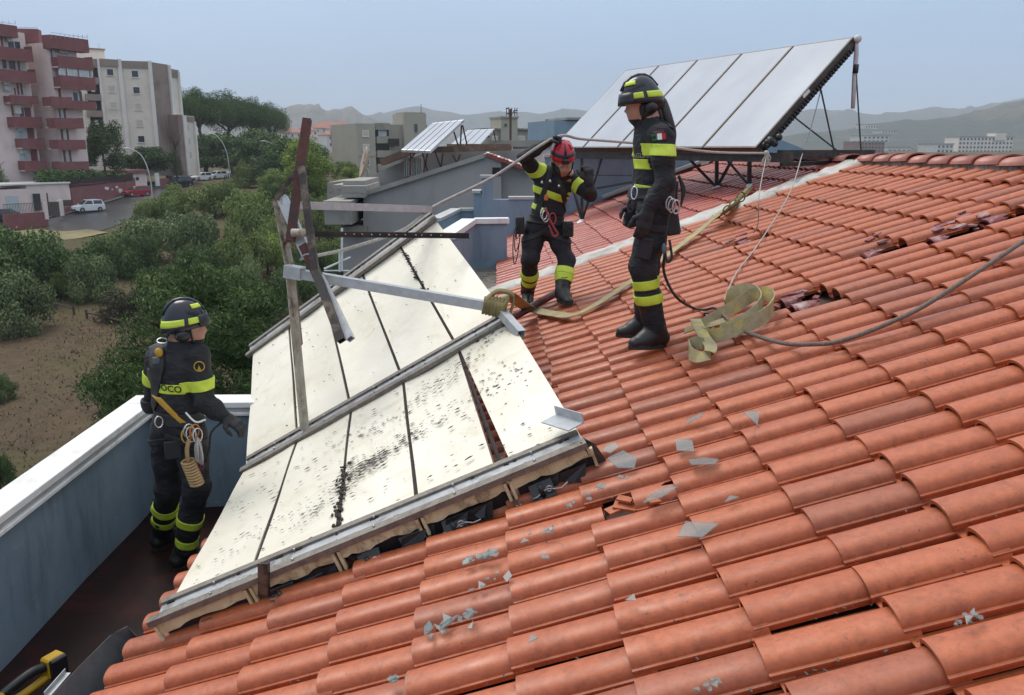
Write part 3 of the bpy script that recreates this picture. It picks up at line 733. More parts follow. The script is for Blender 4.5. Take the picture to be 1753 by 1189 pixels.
# rear props of the near end
tr = RC(.0, nl, -.03)
for (s0, foot) in ((.62, V(4.35,10.9,-.1)), (.98, V(4.62,10.75,-.1))):
    b = MB(); b.bar(RC(.04, nl*s0, -.14), foot, .014, .014); b.build('brace', M_BLKM, rk)
b = MB(); b.bar(RC(.04, nl*.35, -.14), V(4.45,10.85,-.1), .014, .014); b.build('brace', M_BLKM, rk)
b = MB(); b.tube([tr+V(.02,0,.02), at(1466,90,10.85), at(1463,130,10.85), at(1460,185,10.8)], [.02,.028,.03,.024], 10); b.ball(tr+V(.03,0,.0), .05, 8, 6); b.build('hanging_pipe', pm('white_pipe', (.6,.6,.6), (.45,.45,.45), 10, .5), rk, smooth=True)
b = MB(); b.tube([at(1466,110,10.83), at(1464,125,10.83)], .034, 10); b.build('pipe_joint', M_BLACK, rk, smooth=True)
b = MB()
for q in range(34):
    s_ = .08+.9*q/34*nl; b.bar(RC(-.01, s_, -.10), RC(-.01, s_+.02, -.10), .03, .05, nn)
stuff(b.build('edge_teeth', M_BLKM, rk))
b = MB()
for q in range(10): b.ball(at(1318+rr.gauss(0,6), 246+rr.gauss(0,7), 10.15+rr.uniform(-.05,.1)), rr.uniform(.02,.05), 7, 5)
b.build('cable_bundle', M_BLACK, rk, smooth=True)
b = MB(); b.tube(spline([at(1412,120,10.95), at(1408,140,10.8), at(1400,175,10.7), at(1385,230,10.5), at(1374,262,10.3)], 4), .006, 5); b.build('loose_cord', pm('grey_rope', (.42,.40,.37), (.3,.28,.25), 30, .8), rk)

# ================================================================ ropes and webbing
M_ROPE = pm('grey_rope', (.42,.40,.37), (.3,.28,.25), 30, .8)
M_ROPEB = pm('brown_rope', (.20,.15,.125), (.12,.09,.075), 60, .85, bmp=.6, bscale=90)
M_WEB = pm('khaki_webbing', (.36,.31,.18), (.25,.21,.12), 14, .8, c3=(.46,.37,.10), sscale=7, bmp=.4, bscale=120)
M_WEBD = pm('olive_webbing', (.20,.165,.06), (.13,.10,.04), 10, .8, bmp=.4, bscale=80)
HAND_R = at(948, 236, 7.65)
knot = at(1312, 262, 10.05)
def rope(name, pts, r, mat, label, n=8, group=None):
    b = MB(); b.tube(spline(pts, n), r, 7); return tag(b.build(name, mat, None, smooth=True), label, 'rope', group)
rope('rope', [at(540,438,5.95), at(600,424,6.3), at(690,393,6.9), TRc+V(.03,0,.05), lerp(TRc, HAND_R, .5)+V(0,0,-.02), HAND_R, at(1000,238,8.1), at(1110,247,8.7), at(1220,260,9.5), knot], .013, M_ROPE, 'grey rope stretched from the fallen array through the raised glove to the rack')
b = MB()
for q in range(7): b.tube(spline([knot, knot+V(.02*math.cos(q),-.02,-.01-.02*(q%3)), knot+V(.05*math.cos(q*2.3),-.01,-.06-.01*q), knot+V(.03*math.cos(q*1.3),.01,-.10)], 3), .009, 6)
b.ball(knot, .035, 8, 6); tag(b.build('rope_knot', M_ROPE, None, smooth=True), 'grey rope knot tied round the near corner of the standing rack', 'knot')
rope('cord', [knot+V(0,0,-.05), onroof(1300,330,.4), onroof(1298,380,.15), onroof(1290,398,.02)], .0045, M_ROPE, 'thin cord dangling from the rope knot to the flashing', 4)
rope('cord', [at(1374,262,10.2), at(1352,330,8.7), at(1300,415,7.3), at(1262,465,6.5), onroof(1240,512,.05)], .006, M_ROPE, 'thin pale cord running down from rack to webbing pile', 6)
rope('safety_rope', [onroof(1238,538,.05), onroof(1265,562,.03), onroof(1330,585,.03), onroof(1390,589,.03), onroof(1450,580,.03), onroof(1560,535,.05), onroof(1650,480,.09), onroof(1753,412,.13), onroof(1850,350,.1)], .0125, M_ROPEB, 'brown safety rope snaking over the tiles to the right edge', 10)
# strap from the array to the rack
def strap(name, pts, w, label, mat=M_WEB, tw=0):
    sp = spline(pts, 7); m = len(sp); ws = []
    for k, p in enumerate(sp):
        d = (sp[min(k+1,m-1)]-sp[max(k-1,0)]).normalized(); a = tw*k/m
        s_ = d.cross(RN).normalized(); z_ = s_.cross(d); ws.append((s_*math.cos(a)+z_*math.sin(a))*w/2)
    b = MB(); b.ribbon(sp, ws, .006); return tag(b.build(name, mat, None), label, 'strap')
strap('webbing_strap', [MRc+V(-.02,-.06,.05), at(868,505,5.75), onroof(905,527,.09), onroof(950,537,.03), onroof(990,536,.03), onroof(1060,495,.03), onroof(1150,430,.03), onroof(1200,392,.05), onroof(1235,362,.12), at(1262,345,9.9), at(1282,322,10.4)], .10, 'long khaki webbing strap running over the tiles from array to rack leg', tw=0)
b = MB()                                                                # strap wound round the bar end
for q in range(6):
    c = lerp(MRc+V(-.12,-.0,.04), MRc+V(-.01,-.04,.02), q/5); sp = [c+V(.010*math.sin(a),.050*math.cos(a),.054*math.sin(a)) for a in np.linspace(0, 6.4, 15)]
    b.ribbon(sp, [V(.022,.0,.006)]*15, .012)
b.ribbon(spline([MRc+V(-.12,0,.08), MRc+V(-.04,0,.13), MRc+V(.06,-.02,.10), MRc+V(.03,-.08,-.02)], 5), [V(.0,.02,.01)]*16, .01)
tag(b.build('webbing_wrap', M_WEBD, None, smooth=True), 'olive webbing wound several turns around the aluminium bar end', 'strap')
b = MB()
sp = spline([onroof(1225,372,.06), onroof(1245,360,.13), onroof(1262,344,.2), onroof(1281,322,.2)], 6); b.ribbon(sp, [V(.05,.05,.02)]*len(sp), .03)
for q in range(3):
    c = sp[6+q*4]; b.tube([c+V(.06*math.cos(a),.06*math.cos(a),.05*math.sin(a)) for a in np.linspace(0,6.28,13)], .008, 5, caps=False)
tag(b.build('webbing_wrap', M_WEBD, None, smooth=True), 'olive webbing bundle lashed to the rack leg above the flashing', 'strap')
# pile of webbing by the woman's boots
def loop(pts, w, up):
    sp = spline(pts, 7); m = len(sp); ws = []
    for k in range(m):
        d = (sp[min(k+1,m-1)]-sp[max(k-1,0)]).normalized(); fu = k/(m-1)*(len(up)-1) if isinstance(up, list) else 0; u_ = (Vector(up[int(fu)])*(1-fu%1)+Vector(up[min(len(up)-1, int(fu)+1)])*(fu%1)) if isinstance(up, list) else Vector(up)
        s_ = (u_-d*u_.dot(d)).normalized(); ws.append(s_*w/2)
    return sp, ws
R_ = onroof
wb = MB()
UPV = V(0,.25,1)
for pts, w, up in (
    ([R_(1200,572,.05), R_(1225,574,.05), R_(1262,562,.06), R_(1296,548,.06), R_(1318,532,.07), R_(1324,514,.08), R_(1312,502,.09), R_(1290,504,.09), R_(1262,522,.07), R_(1232,540,.05), R_(1205,556,.05)], .085, [V(0,.35,1), V(0,.35,1), V(0,.3,1), V(.3,.2,1), V(0,.4,1), V(0,.5,1)]),
    ([R_(1243,524,.06), R_(1250,508,.08), R_(1268,497,.09), R_(1292,500,.09), R_(1304,514,.09), R_(1300,530,.08), R_(1282,546,.07), R_(1256,560,.06), R_(1236,568,.06)], .095, [V(0,.6,1), V(0,.6,1), V(0,.6,1), V(0,.3,1)]),
    ([R_(1190,546,.10), R_(1197,560,.09), R_(1207,578,.08), R_(1217,594,.06), R_(1212,607,.05), R_(1196,611,.05), R_(1182,604,.055), R_(1181,592,.06), R_(1192,585,.07), R_(1204,588,.07)], .07, [V(1,.4,.1), V(1,.4,.1), V(.9,.5,.3), V(.2,.4,1), V(0,.3,1), V(0,.3,1)]),
    ([R_(1172,566,.03), R_(1190,560,.04), R_(1215,556,.04), R_(1240,548,.04)], .05, V(0,1,.4))):
    sp, ws = loop(pts, w, up); wb.ribbon(sp, ws, .007)
wb.build('tmp', M_WEB); pile = bpy.data.objects[-1] if False else COL.objects[-1]
pile.name = 'webbing_pile'; tag(pile, 'pile of looped yellow-green webbing straps on tiles beside the black boots', 'strap'); smooth_angle(pile, 50)

# ================================================================ broken glass on the tiles
M_SHARD, _nt, _b = newmat('broken_glass')
_b.inputs['Base Color'].default_value = (.80,.90,.88,1); _b.inputs['Roughness'].default_value = .28; _b.inputs['Transmission Weight'].default_value = .0
_tr = _n(_nt, 'ShaderNodeBsdfTransparent'); _tr.inputs[0].default_value = (.82,.88,.87,1); _mx = _n(_nt, 'ShaderNodeMixShader'); _mx.inputs[0].default_value = .30
_nt.links.new(_tr.outputs[0], _mx.inputs[1]); _nt.links.new(_b.outputs[0], _mx.inputs[2]); _nt.links.new(_mx.outputs[0], _nt.nodes['Material Output'].inputs['Surface'])
_b.inputs['Base Color'].default_value = (.36,.41,.41,1)
def shard(px_, py_, size, n, label, rs, tilt=.35, l=.012):
    rg = random.Random(rs); c = onroof(px_, py_, l); b = MB()
    for q in range(n):
        cc = c+RU*rg.gauss(0, size*.5 if n > 1 else 0)+V(0, rg.gauss(0, size*.16) if n > 1 else 0, 0)+RN*rg.uniform(0,.02)
        s = size*rg.uniform(.9,1.45) if n == 1 else size*rg.uniform(.15,.6); m = rg.choice((3,3,4,5))
        Rm = Matrix((RU,(0,1,0),RN)).transposed() @ Matrix.Rotation(rg.uniform(-tilt,tilt)+.15, 3, 'X') @ Matrix.Rotation(rg.uniform(-tilt,tilt), 3, 'Y') @ Matrix.Rotation(rg.uniform(0,6.28), 3, 'Z')
        ang = sorted(rg.uniform(0,6.28) for _ in range(m)); ang = sorted(2*math.pi*k/m+rg.uniform(-.35,.35)*3/m for k in range(m))
        pts = [(math.cos(a)*s*.62*q_, math.sin(a)*s*.42*q_) for a, q_ in zip(ang, [rg.uniform(.75,1.15) for _ in ang])]
        vs = [cc+Rm @ V(x, y, z) for z in (0, .004) for x, y in pts]
        b.add(vs, [tuple(range(m))[::-1], tuple(range(m, 2*m))]+[(k, (k+1)%m, m+(k+1)%m, m+k) for k in range(m)])
    o = b.build('glass_shards' if n > 1 else 'glass_shard', M_SHARD, None)
    if n > 1: stuff(o)
    return tag(o, label, 'broken glass', 'broken glass scattered on the tiles')
SH = [
 (1195,912,.13,1,'large upright triangular glass shard on the tiles right of the cracked tile'),
 (1132,853,.10,1,'pale flat glass shard just right of the cracked roof tile'),
 (1253,855,.05,1,'small pointed glass chip standing between tiles, alone right of cracked tile'),
 (1288,718,.09,1,'tall triangular glass sliver upright on a tile below the webbing pile'),
 (1190,722,.12,1,'broad smoky glass piece beside a soot mark on the tiles'),
 (1172,768,.08,1,'narrow glass piece lying on tile edge above two larger shards'),
 (1205,790,.11,1,'long pale glass shard lying above the cracked tile row'),
 (1070,795,.12,1,'smoky glass shard lying right of the wrecked collector corner'),
 (1040,835,.11,6,'cluster of glass bits fallen below the wrecked collector corner'),
 (1045,770,.08,1,'small glass shard nearest the wrecked collector corner'),
 (930,915,.09,9,'line of crushed glass in tile gap under the array middle'),
 (830,955,.11,11,'streak of crushed glass lying in the tile gap below torn fins'),
 (775,1068,.12,16,'bright greenish heap of crushed glass nearest the bottom edge'),
 (935,958,.05,1,'small upright triangular glass chip below the line of crushed glass'),
 (912,1098,.05,1,'tiny white triangular glass chip on the tile right of the greenish heap'),
 (870,988,.05,1,'small glass corner sticking up left of the upright chip'),
 (1083,1030,.045,1,'thin white glass sliver lying along a tile top in the lower middle'),
 (680,1165,.07,6,'glass bits near the bottom edge in the lower left tiles'),
 (830,1000,.08,6,'flat grey glass slivers above the greenish heap'),
 (1660,1064,.055,9,'crushed glass caught in the tile gap at lower right'),
 (985,868,.08,4,'glass crumbs in the gap just left of the cracked tile'),
 (1215,1178,.05,6,'glass crumbs in a gap at the bottom edge, right of middle')]
for k, s_ in enumerate(SH): shard(*s_[:5], 100+k)
# fine debris in the gaps between tiles
b = MB(); rg = random.Random(21)
for k in range(420):
    i = rg.uniform(-5, 5); j = round(rg.uniform(-3, 14))-.53+rg.gauss(0,.05)
    p = roofp(i, j, -.058); L = rg.uniform(.002,.009); b.box(p, (L*1.8, L*.7, L*.5), Matrix.Rotation(rg.uniform(0,6), 3, 'Z'))
o = b.build('roof_debris', pm('grit', (.12,.10,.085), (.05,.042,.036), 30, .95), None); stuff(o); tag(o, 'fine grit and crumbs lodged in gaps between the roof tiles', 'debris')
b = MB()
for (px_, py_) in ((1350,505),(1262,408),(1517,410),(1612,392),(1662,372),(1625,388)):
    for q in range(3):
        p = onroof(px_+rg.gauss(0,12), py_+rg.gauss(0,4), -.015); b.box(p, (rg.uniform(.04,.12), rg.uniform(.03,.06), .014), Matrix((RU,(0,1,0),RN)).transposed() @ Matrix.Rotation(rg.uniform(-.5,.5), 3, 'Z') @ Matrix.Rotation(rg.uniform(-.3,.3), 3, 'X'))
o = b.build('tile_rubble', M_OLD, None); stuff(o); tag(o, 'dark red rubble of smashed older tiles on the roof', 'rubble')

# ================================================================ cordless tool on the channel floor
M_YEL = pm('yellow_plastic', (.62,.38,.02), (.5,.3,.015), 10, .4)
tl = thing('cordless_saw', 'yellow and black cordless power tool lying on the dark channel floor', 'power tool', onz(60,1165,-2.75))
c0 = onz(92, 1140, -2.62); 
dv = V(-.45,-.85,0).normalized(); sv = V(.85,-.45,0); zv = V(0,0,1); Rt = Matrix((dv, sv, zv)).transposed()
b = MB(); b.box(c0+zv*.01, (.10,.075,.11), Rt); b.build('battery', M_YEL, tl, bevel=.01)
b = MB(); b.box(c0+zv*.005+sv*.045, (.09,.03,.115), Rt); b.build('battery_side', M_BLACK, tl, bevel=.006)
b = MB(); b.tube(spline([c0+dv*.04+zv*.02, c0+dv*.12+zv*.035, c0+dv*.22+zv*.02, c0+dv*.30+zv*.0], 4), .026, 10); b.build('handle', M_BLACK, tl, smooth=True)
b = MB(); b.tube(spline([c0+dv*.03-zv*.035, c0+dv*.12-zv*.05, c0+dv*.22-zv*.055, c0+dv*.32-zv*.03], 4), .02, 8); b.build('guard', M_YEL, tl, smooth=True)
b = MB(); b.tube([c0+dv*.28-zv*.015, c0+dv*.36-zv*.015, c0+dv*.46-zv*.02], [.045,.05,.035], 12); b.build('motor_housing', M_YEL, tl, smooth=True)
b = MB(); b.tube([c0+dv*.46-zv*.02, c0+dv*.60-zv*.025], [.032,.022], 12); b.build('gear_case', M_BLACK, tl, smooth=True)
# offcut of metal edging beside the gutter
b = MB(); q0 = onz(80, 1189, -2.3); q1 = onz(116, 1148, -2.3); b.prof([(-.012,-.012),(.012,-.012),(.012,-.009),(-.009,-.009),(-.009,.012),(-.012,.012)], q0, q1)
tag(b.build('metal_strip', M_ALU, None), 'short bright metal strip beside the gutter in the lower left corner', 'metal strip')
# ================================================================ terrain
_GK = [(-200,-12),(45,-12),(62,-11.4),(78,-10.4),(90,-9.6),(100,-8.9),(112,-7.95),(140,-6.7),(175,-5.75),(250,-5),(400,-4.2),(700,-2),(1200,0),(2500,0),(9000,0)]
def GH(y, x=0):
    z = np.interp(y, [k[0] for k in _GK], [k[1] for k in _GK])
    if 20 < y < 100 and x < 0: z = z+.35*math.sin(x*.21+y*.13)*min(1, (y-20)/20)*min(1, (100-y)/15)
    return float(z)
def gp(x, y, lift=0.0):
    """where a sight line meets the ground"""
    d = ray(x, y); lo, hi = 5.0, 4000.0
    for _ in range(60):
        m = (lo+hi)/2
        if d.z/d.y*m > GH(m)+lift: lo = m
        else: hi = m
    p = d*(lo/d.y); return p
def axis(lo, hi, near, k=1.16):
    out = [0.0]; s = near
    while out[-1] < hi: out.append(out[-1]+s); s *= k
    neg = [0.0]; s = near
    while neg[-1] > lo: neg.append(neg[-1]-s); s *= k
    return sorted(set(neg+out))
gx = axis(-5500, 5500, 2.2, 1.13); gy = [-200,-100,-50,-20,0,10]+list(np.arange(14, 130, 2.0))+list(np.geomspace(132, 5600, 46))
vs = [(x, y, GH(y, x)) for y in gy for x in gx]; n = len(gx)
fs = [(q*n+w, q*n+w+1, (q+1)*n+w+1, (q+1)*n+w) for q in range(len(gy)-1) for w in range(n-1)]
def ground_material():
    m, nt, b = newmat('dry_field')
    v = coords(nt, 'World')
    f = noisetex(nt, .11, 8, .68, v, .8); r = ramp(nt, [(.26, (.055,.06,.022)), (.40, (.10,.08,.04)), (.56, (.105,.075,.045)), (.72, (.08,.052,.034))]); nt.links.new(f, r.inputs[0])
    g = noisetex(nt, 1.5, 8, .75, v); rg = ramp(nt, [(.3, (.62,.6,.58)), (.7, (1.25,1.2,1.15))]); nt.links.new(g, rg.inputs[0])
    c = mixc(nt, r.outputs[0], rg.outputs[0], 1, 'MULTIPLY')
    h = noisetex(nt, .035, 5, .6, v); rh = ramp(nt, [(.45, (0,0,0)), (.62, (.75,.75,.75))]); nt.links.new(h, rh.inputs[0])
    c = mixc(nt, c, (.06,.075,.026), rh.outputs[0])
    nt.links.new(c, b.inputs['Base Color']); b.inputs['Roughness'].default_value = .95; b.inputs['Specular IOR Level'].default_value = .2
    bump(nt, b, g, .8, .25)
    return m
b = MB(); b.add(vs, fs); struct(b.build('ground', ground_material(), None, smooth=True, fix=False))
# dry grass tufts over the near field
rg = np.random.default_rng(4); NT = 36000
X = rg.uniform(-42, -4, NT*2); Y = rg.uniform(16, 98, NT*2)
def inside(x, y): return (x < -.18*y-1) & (x > -.72*y-4)
k = inside(X, Y); X, Y = X[k][:NT], Y[k][:NT]; Z = np.array([GH(y, x) for x, y in zip(X, Y)])
den = np.sin(X*.5)+np.sin(Y*.37+X*.2)+rg.normal(0, 1, len(X)); k = den > -.2; X, Y, Z = X[k], Y[k], Z[k]
a = rg.uniform(0, 6.28, len(X)); hh = rg.uniform(.04, .16, len(X)); ww = rg.uniform(.015, .06, len(X))
P0 = np.c_[X-np.cos(a)*ww, Y-np.sin(a)*ww, Z-.03]; P1 = np.c_[X+np.cos(a)*ww, Y+np.sin(a)*ww, Z-.03]; P2 = np.c_[X+rg.normal(0,.08,len(X)), Y+rg.normal(0,.08,len(X)), Z+hh]
vv = np.stack([P0, P1, P2], 1).reshape(-1, 3); me = bpy.data.meshes.new('dry_grass'); me.from_pydata(vv.tolist(), [], np.arange(len(vv)).reshape(-1, 3).tolist())
me.materials.append(pm('dry_grass', (.15,.115,.068), (.12,.095,.052), .3, .9, c3=(.105,.105,.048), sscale=.12, spec=.2)); me.materials.append(M_DARK)
o = stuff(link('dry_grass', me)); tag(o, 'sparse dry grass tufts over the brown field at left', 'grass')

# ---------------------------------------------------------------- road, verge
M_ROAD = pm('wet_asphalt', (.052,.052,.055), (.034,.034,.037), 1.2, .32, c3=(.075,.073,.07), sscale=.25, bmp=.15, bscale=30)
M_VERGE = pm('yellow_verge', (.24,.195,.095), (.15,.125,.06), .8, .95, c3=(.10,.10,.04), sscale=.4)
M_PAVE = pm('pavement', (.20,.19,.175), (.14,.13,.12), 2, .8)
def strip(left, right, lift, n=6):
    A = [gp(*p) for p in left]; B_ = [gp(*p) for p in right]; A = spline(A, n); B_ = spline(B_, n); b = MB(); w = 5
    for p, q in zip(A, B_):
        for t in range(w): 
            c = lerp(p, q, t/(w-1)); b.v.append((c.x, c.y, GH(c.y)+lift))
    for k in range(len(A)-1):
        for t in range(w-1): b.f.append((k*w+t, k*w+t+1, (k+1)*w+t+1, (k+1)*w+t)); b.m.append(0)
    return b
struct(strip([(62,378),(120,366),(165,353),(217,337),(262,320),(300,309),(345,298),(385,292)], [(100,405),(190,390),(262,352),(290,332),(312,322),(340,310),(370,301),(405,294)], .06).build('road', M_ROAD, None, smooth=True))
struct(strip([(48,372),(108,362),(155,351),(212,333),(258,318),(297,307),(342,297)], [(62,378),(120,366),(165,353),(217,337),(262,320),(300,309),(345,298)], .17, 6).build('pavement', M_PAVE, None, smooth=True))
struct(strip([(20,398),(60,394),(110,397),(150,394)], [(20,420),(70,414),(130,410),(185,399)], .12).build('verge', M_VERGE, None, smooth=True))

# ---------------------------------------------------------------- hills
def hill(name, pts, Y, depth, mat, seed, rough=1.0, n=160):
    """ridge line given by sight lines at distance Y, falling away on both sides"""
    rg_ = random.Random(seed); xs = [p[0] for p in pts]; ys = [p[1] for p in pts]; b = MB(); rows = 15
    from mathutils import noise as nz
    vs = []
    for k in range(n+1):
        x = lerp(xs[0], xs[-1], k/n); y = float(np.interp(x, xs, ys)); top = at(x, y, Y)
        for r in range(rows):
            t = r/(rows-1)*2-1
            hgt = math.exp(-(t*1.9)**2) if t < 0 else math.exp(-(t*1.7)**2)
            dn = nz.fractal(Vector((k*.13, r*.5, seed)), 1.0, 2.0, 5)*top.z*.16*rough*(1 if t else .25)
            vs.append((top.x*(1+t*depth/Y), Y+t*depth, -14+(top.z+14)*hgt+dn*hgt))
    fs = [(k*rows+r, (k+1)*rows+r, (k+1)*rows+r+1, k*rows+r+1) for k in range(n) for r in range(rows-1)]
    b.add(vs, fs); return struct(b.build(name, mat, None, smooth=True))
M_HB = pm('bare_hill', (.16,.13,.11), (.08,.085,.055), .004, .95, c3=(.05,.07,.03), sscale=.012, bmp=.6, bscale=.02, bdist=20, spec=.1)
M_HG = pm('wooded_hill', (.035,.045,.028), (.055,.062,.04), .02, .95, c3=(.11,.095,.06), sscale=.006, bmp=.9, bscale=.05, bdist=12, spec=.1)
hill('hills', [(300,215),(420,205),(470,190),(505,180),(530,176),(560,188),(585,185),(603,182),(617,193),(640,205),(700,215),(780,222)], 2300, 600, M_HB, 1)
hill('hills', [(520,215),(600,203),(640,196),(690,186),(715,182),(740,187),(790,196),(840,191),(880,190),(925,194),(960,188),(985,185),(1010,192),(1060,200),(1140,205),(1250,200)], 3700, 800, M_HG, 2)
hill('hills', [(1200,215),(1300,205),(1360,192),(1400,186),(1440,188),(1500,196),(1560,188),(1605,182),(1650,186),(1700,176),(1753,167),(1900,165)], 3300, 700, M_HG, 3)
hill('hills', [(1280,252),(1330,235),(1380,226),(1440,222),(1480,214),(1540,206),(1600,203),(1660,192),(1700,182),(1753,170),(1900,150),(2050,160)], 1750, 450, M_HG, 4)

# ================================================================ foliage
def leaf_mat(name, c1, c2, c3):
    m, nt, b = newmat(name); v = coords(nt, 'World')
    oi = _n(nt, 'ShaderNodeObjectInfo'); at_ = _n(nt, 'ShaderNodeAttribute', attribute_name='tint')
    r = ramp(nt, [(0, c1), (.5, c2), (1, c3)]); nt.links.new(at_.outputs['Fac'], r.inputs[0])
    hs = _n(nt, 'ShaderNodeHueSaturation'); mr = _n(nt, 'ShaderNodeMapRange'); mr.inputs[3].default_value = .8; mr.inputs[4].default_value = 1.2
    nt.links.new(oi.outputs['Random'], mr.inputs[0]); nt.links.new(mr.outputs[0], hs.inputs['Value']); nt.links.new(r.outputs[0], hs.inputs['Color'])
    nt.links.new(hs.outputs[0], b.inputs['Base Color']); b.inputs['Roughness'].default_value = .7; b.inputs['Specular IOR Level'].default_value = .25
    return m
L_OLIVE = leaf_mat('olive_leaves', (0.1025, 0.1419, 0.035), (0.1538, 0.2003, 0.0553), (0.2219, 0.2589, 0.0873))
L_DARK = leaf_mat('dark_leaves', (0.046, 0.08, 0.0261), (0.0767, 0.1249, 0.0392), (0.1278, 0.18, 0.0567))
L_GREY = leaf_mat('grey_green_leaves', (0.1025, 0.1419, 0.0553), (0.1538, 0.2003, 0.08), (0.2219, 0.2671, 0.1164))
L_LIGHT = leaf_mat('light_leaves', (0.135, 0.1848, 0.0345), (0.2025, 0.264, 0.0517), (0.2835, 0.3432, 0.0862))
L_BROWN = leaf_mat('dry_brown_leaves', (.06,.05,.028), (.09,.075,.04), (.06,.07,.03))
L_PINE = leaf_mat('pine_needles', (0.0439, 0.0772, 0.0261), (0.0746, 0.1244, 0.0374), (0.1273, 0.1824, 0.056))
M_BARK = pm('bark', (.10,.075,.055), (.05,.038,.03), 3, .95, bmp=.6)
def crown_mesh(name, blobs, nleaf, leaf, mat, seed, flat=1.0, needle=False, inner=.35):
    """leaf-sized faces spread through clumps. blobs: (x,y,z,rx,ry,rz)"""
    g = np.random.default_rng(seed); B_ = np.array(blobs, float); w = B_[:,3]*B_[:,4]+B_[:,4]*B_[:,5]+B_[:,3]*B_[:,5]; w /= w.sum()
    k = g.choice(len(B_), nleaf, p=w); d = g.normal(size=(nleaf, 3)); d /= np.linalg.norm(d, axis=1)[:,None]
    rad_ = np.where(g.random(nleaf) < inner, g.uniform(.45,.9,nleaf), g.uniform(.86,1.06,nleaf))
    lump = 1+.13*np.sin(d[:,0]*5+k)+.13*np.sin(d[:,1]*6+k*2)+.10*np.sin(d[:,2]*7+k*3)
    c = B_[k,:3]+d*B_[k,3:]*(rad_*lump)[:,None]
    nrm = d+g.normal(0,.55,(nleaf,3)); nrm /= np.linalg.norm(nrm, axis=1)[:,None]
    t = g.normal(size=(nleaf,3)); t -= (t*nrm).sum(1)[:,None]*nrm; t /= np.linalg.norm(t, axis=1)[:,None]; s_ = np.cross(nrm, t)
    L = leaf*g.uniform(.6,1.35,nleaf)[:,None]; wd = L*(.22 if needle else .55)
    bend = nrm*L*.18
    v = np.stack([c-t*L+bend*0, c+s_*wd+bend, c+t*L, c-s_*wd+bend], 1).reshape(-1,3)
    me = bpy.data.meshes.new(name); me.from_pydata(v.tolist(), [], np.arange(nleaf*4).reshape(-1,4).tolist()); me.materials.append(mat)
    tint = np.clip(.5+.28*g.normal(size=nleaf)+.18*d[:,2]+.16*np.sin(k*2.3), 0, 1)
    a_ = me.attributes.new('tint', 'FLOAT', 'FACE'); a_.data.foreach_set('value', tint); me.update(); return me
def blobs_round(seed, n=26, flat=.75):
    g = random.Random(seed); out = [(0,0,.50*flat+.12,.42,.42,.36*flat)]
    for _ in range(n):
        a_, e = g.uniform(0,6.28), g.uniform(-.25,1.25); R = g.uniform(.52,.74); r_ = g.uniform(.15,.30)
        out.append((math.cos(a_)*math.cos(e)*R, math.sin(a_)*math.cos(e)*R, .42*flat+math.sin(e)*R*flat*.95, r_, r_, r_*.85))
    return out
BUSH = {}
def bush_mesh(kind, mat, seed, nleaf=13000, leaf=.027, flat=.75):
    key = (kind, seed)
    if key not in BUSH: BUSH[key] = crown_mesh('crown', blobs_round(seed, 26, flat), nleaf, leaf, mat, seed)
    return BUSH[key]
def trunk_mb(h, r, seed, limbs=5, spread=.5, lean=.06):
    g = random.Random(seed); b = MB(); pts = [V(0,0,-.3)]
    for k in range(1, 5): pts.append(V(g.gauss(0,lean*h*.3), g.gauss(0,lean*h*.3), h*k/4))
    b.tube(pts, [r*1.25, r, r*.85, r*.72, r*.6], 8)
    for q in range(limbs):
        a_ = g.uniform(0,6.28); p = lerp(pts[3], pts[4], g.uniform(0,1)); e = p+V(math.cos(a_)*spread*h, math.sin(a_)*spread*h, g.uniform(.25,.55)*h)
        b.tube([p, lerp(p, e, .5)+V(0,0,.06*h), e], [r*.5, r*.35, r*.16], 6)
    return b
GREEN = 'shrubs and trees across the slope'
def bush(px0, px1, ytop, ybase, kind, label, seed, Y=None, trunk=True, cat='shrub', name='shrub', flat=None):
    """a round shrub seen between px0..px1, top and base rows; stands on the ground"""
    cx = (px0+px1)/2; base = gp(cx, ybase) if Y is None else at(cx, ybase, Y); Yb = base.y
    wd = (px1-px0)/FPX*base.length*1.16; ht = (ybase-ytop)/FPX*base.length*1.06
    base = V(base.x, Yb+wd*.25, GH(Yb) if Y is None else base.z)
    t = thing(name, label, cat, base, GREEN)
    mats = dict(olive=L_OLIVE, dark=L_DARK, grey=L_GREY, light=L_LIGHT, brown=L_BROWN, pine=L_PINE)
    me = bush_mesh(kind, mats[kind], seed % 4 + {'olive':10,'dark':20,'grey':30,'light':40,'brown':50,'pine':60}[kind])
    o = link('crown', me, t); zt = .42*.75+.74*.95*.75+.2; o.matrix_basis = Matrix.Translation(base-V(0,0,.04*ht)) @ Matrix.Rotation(seed*1.7, 4, 'Z') @ Matrix.Diagonal((wd/1.75, wd/1.75, ht/zt, 1))
    b = trunk_mb(ht*.4, max(.06, wd*.02), seed, 4, .5)
    o = b.build('trunk', M_BARK, t, smooth=True); o.matrix_basis = Matrix.Translation(base)
    return t
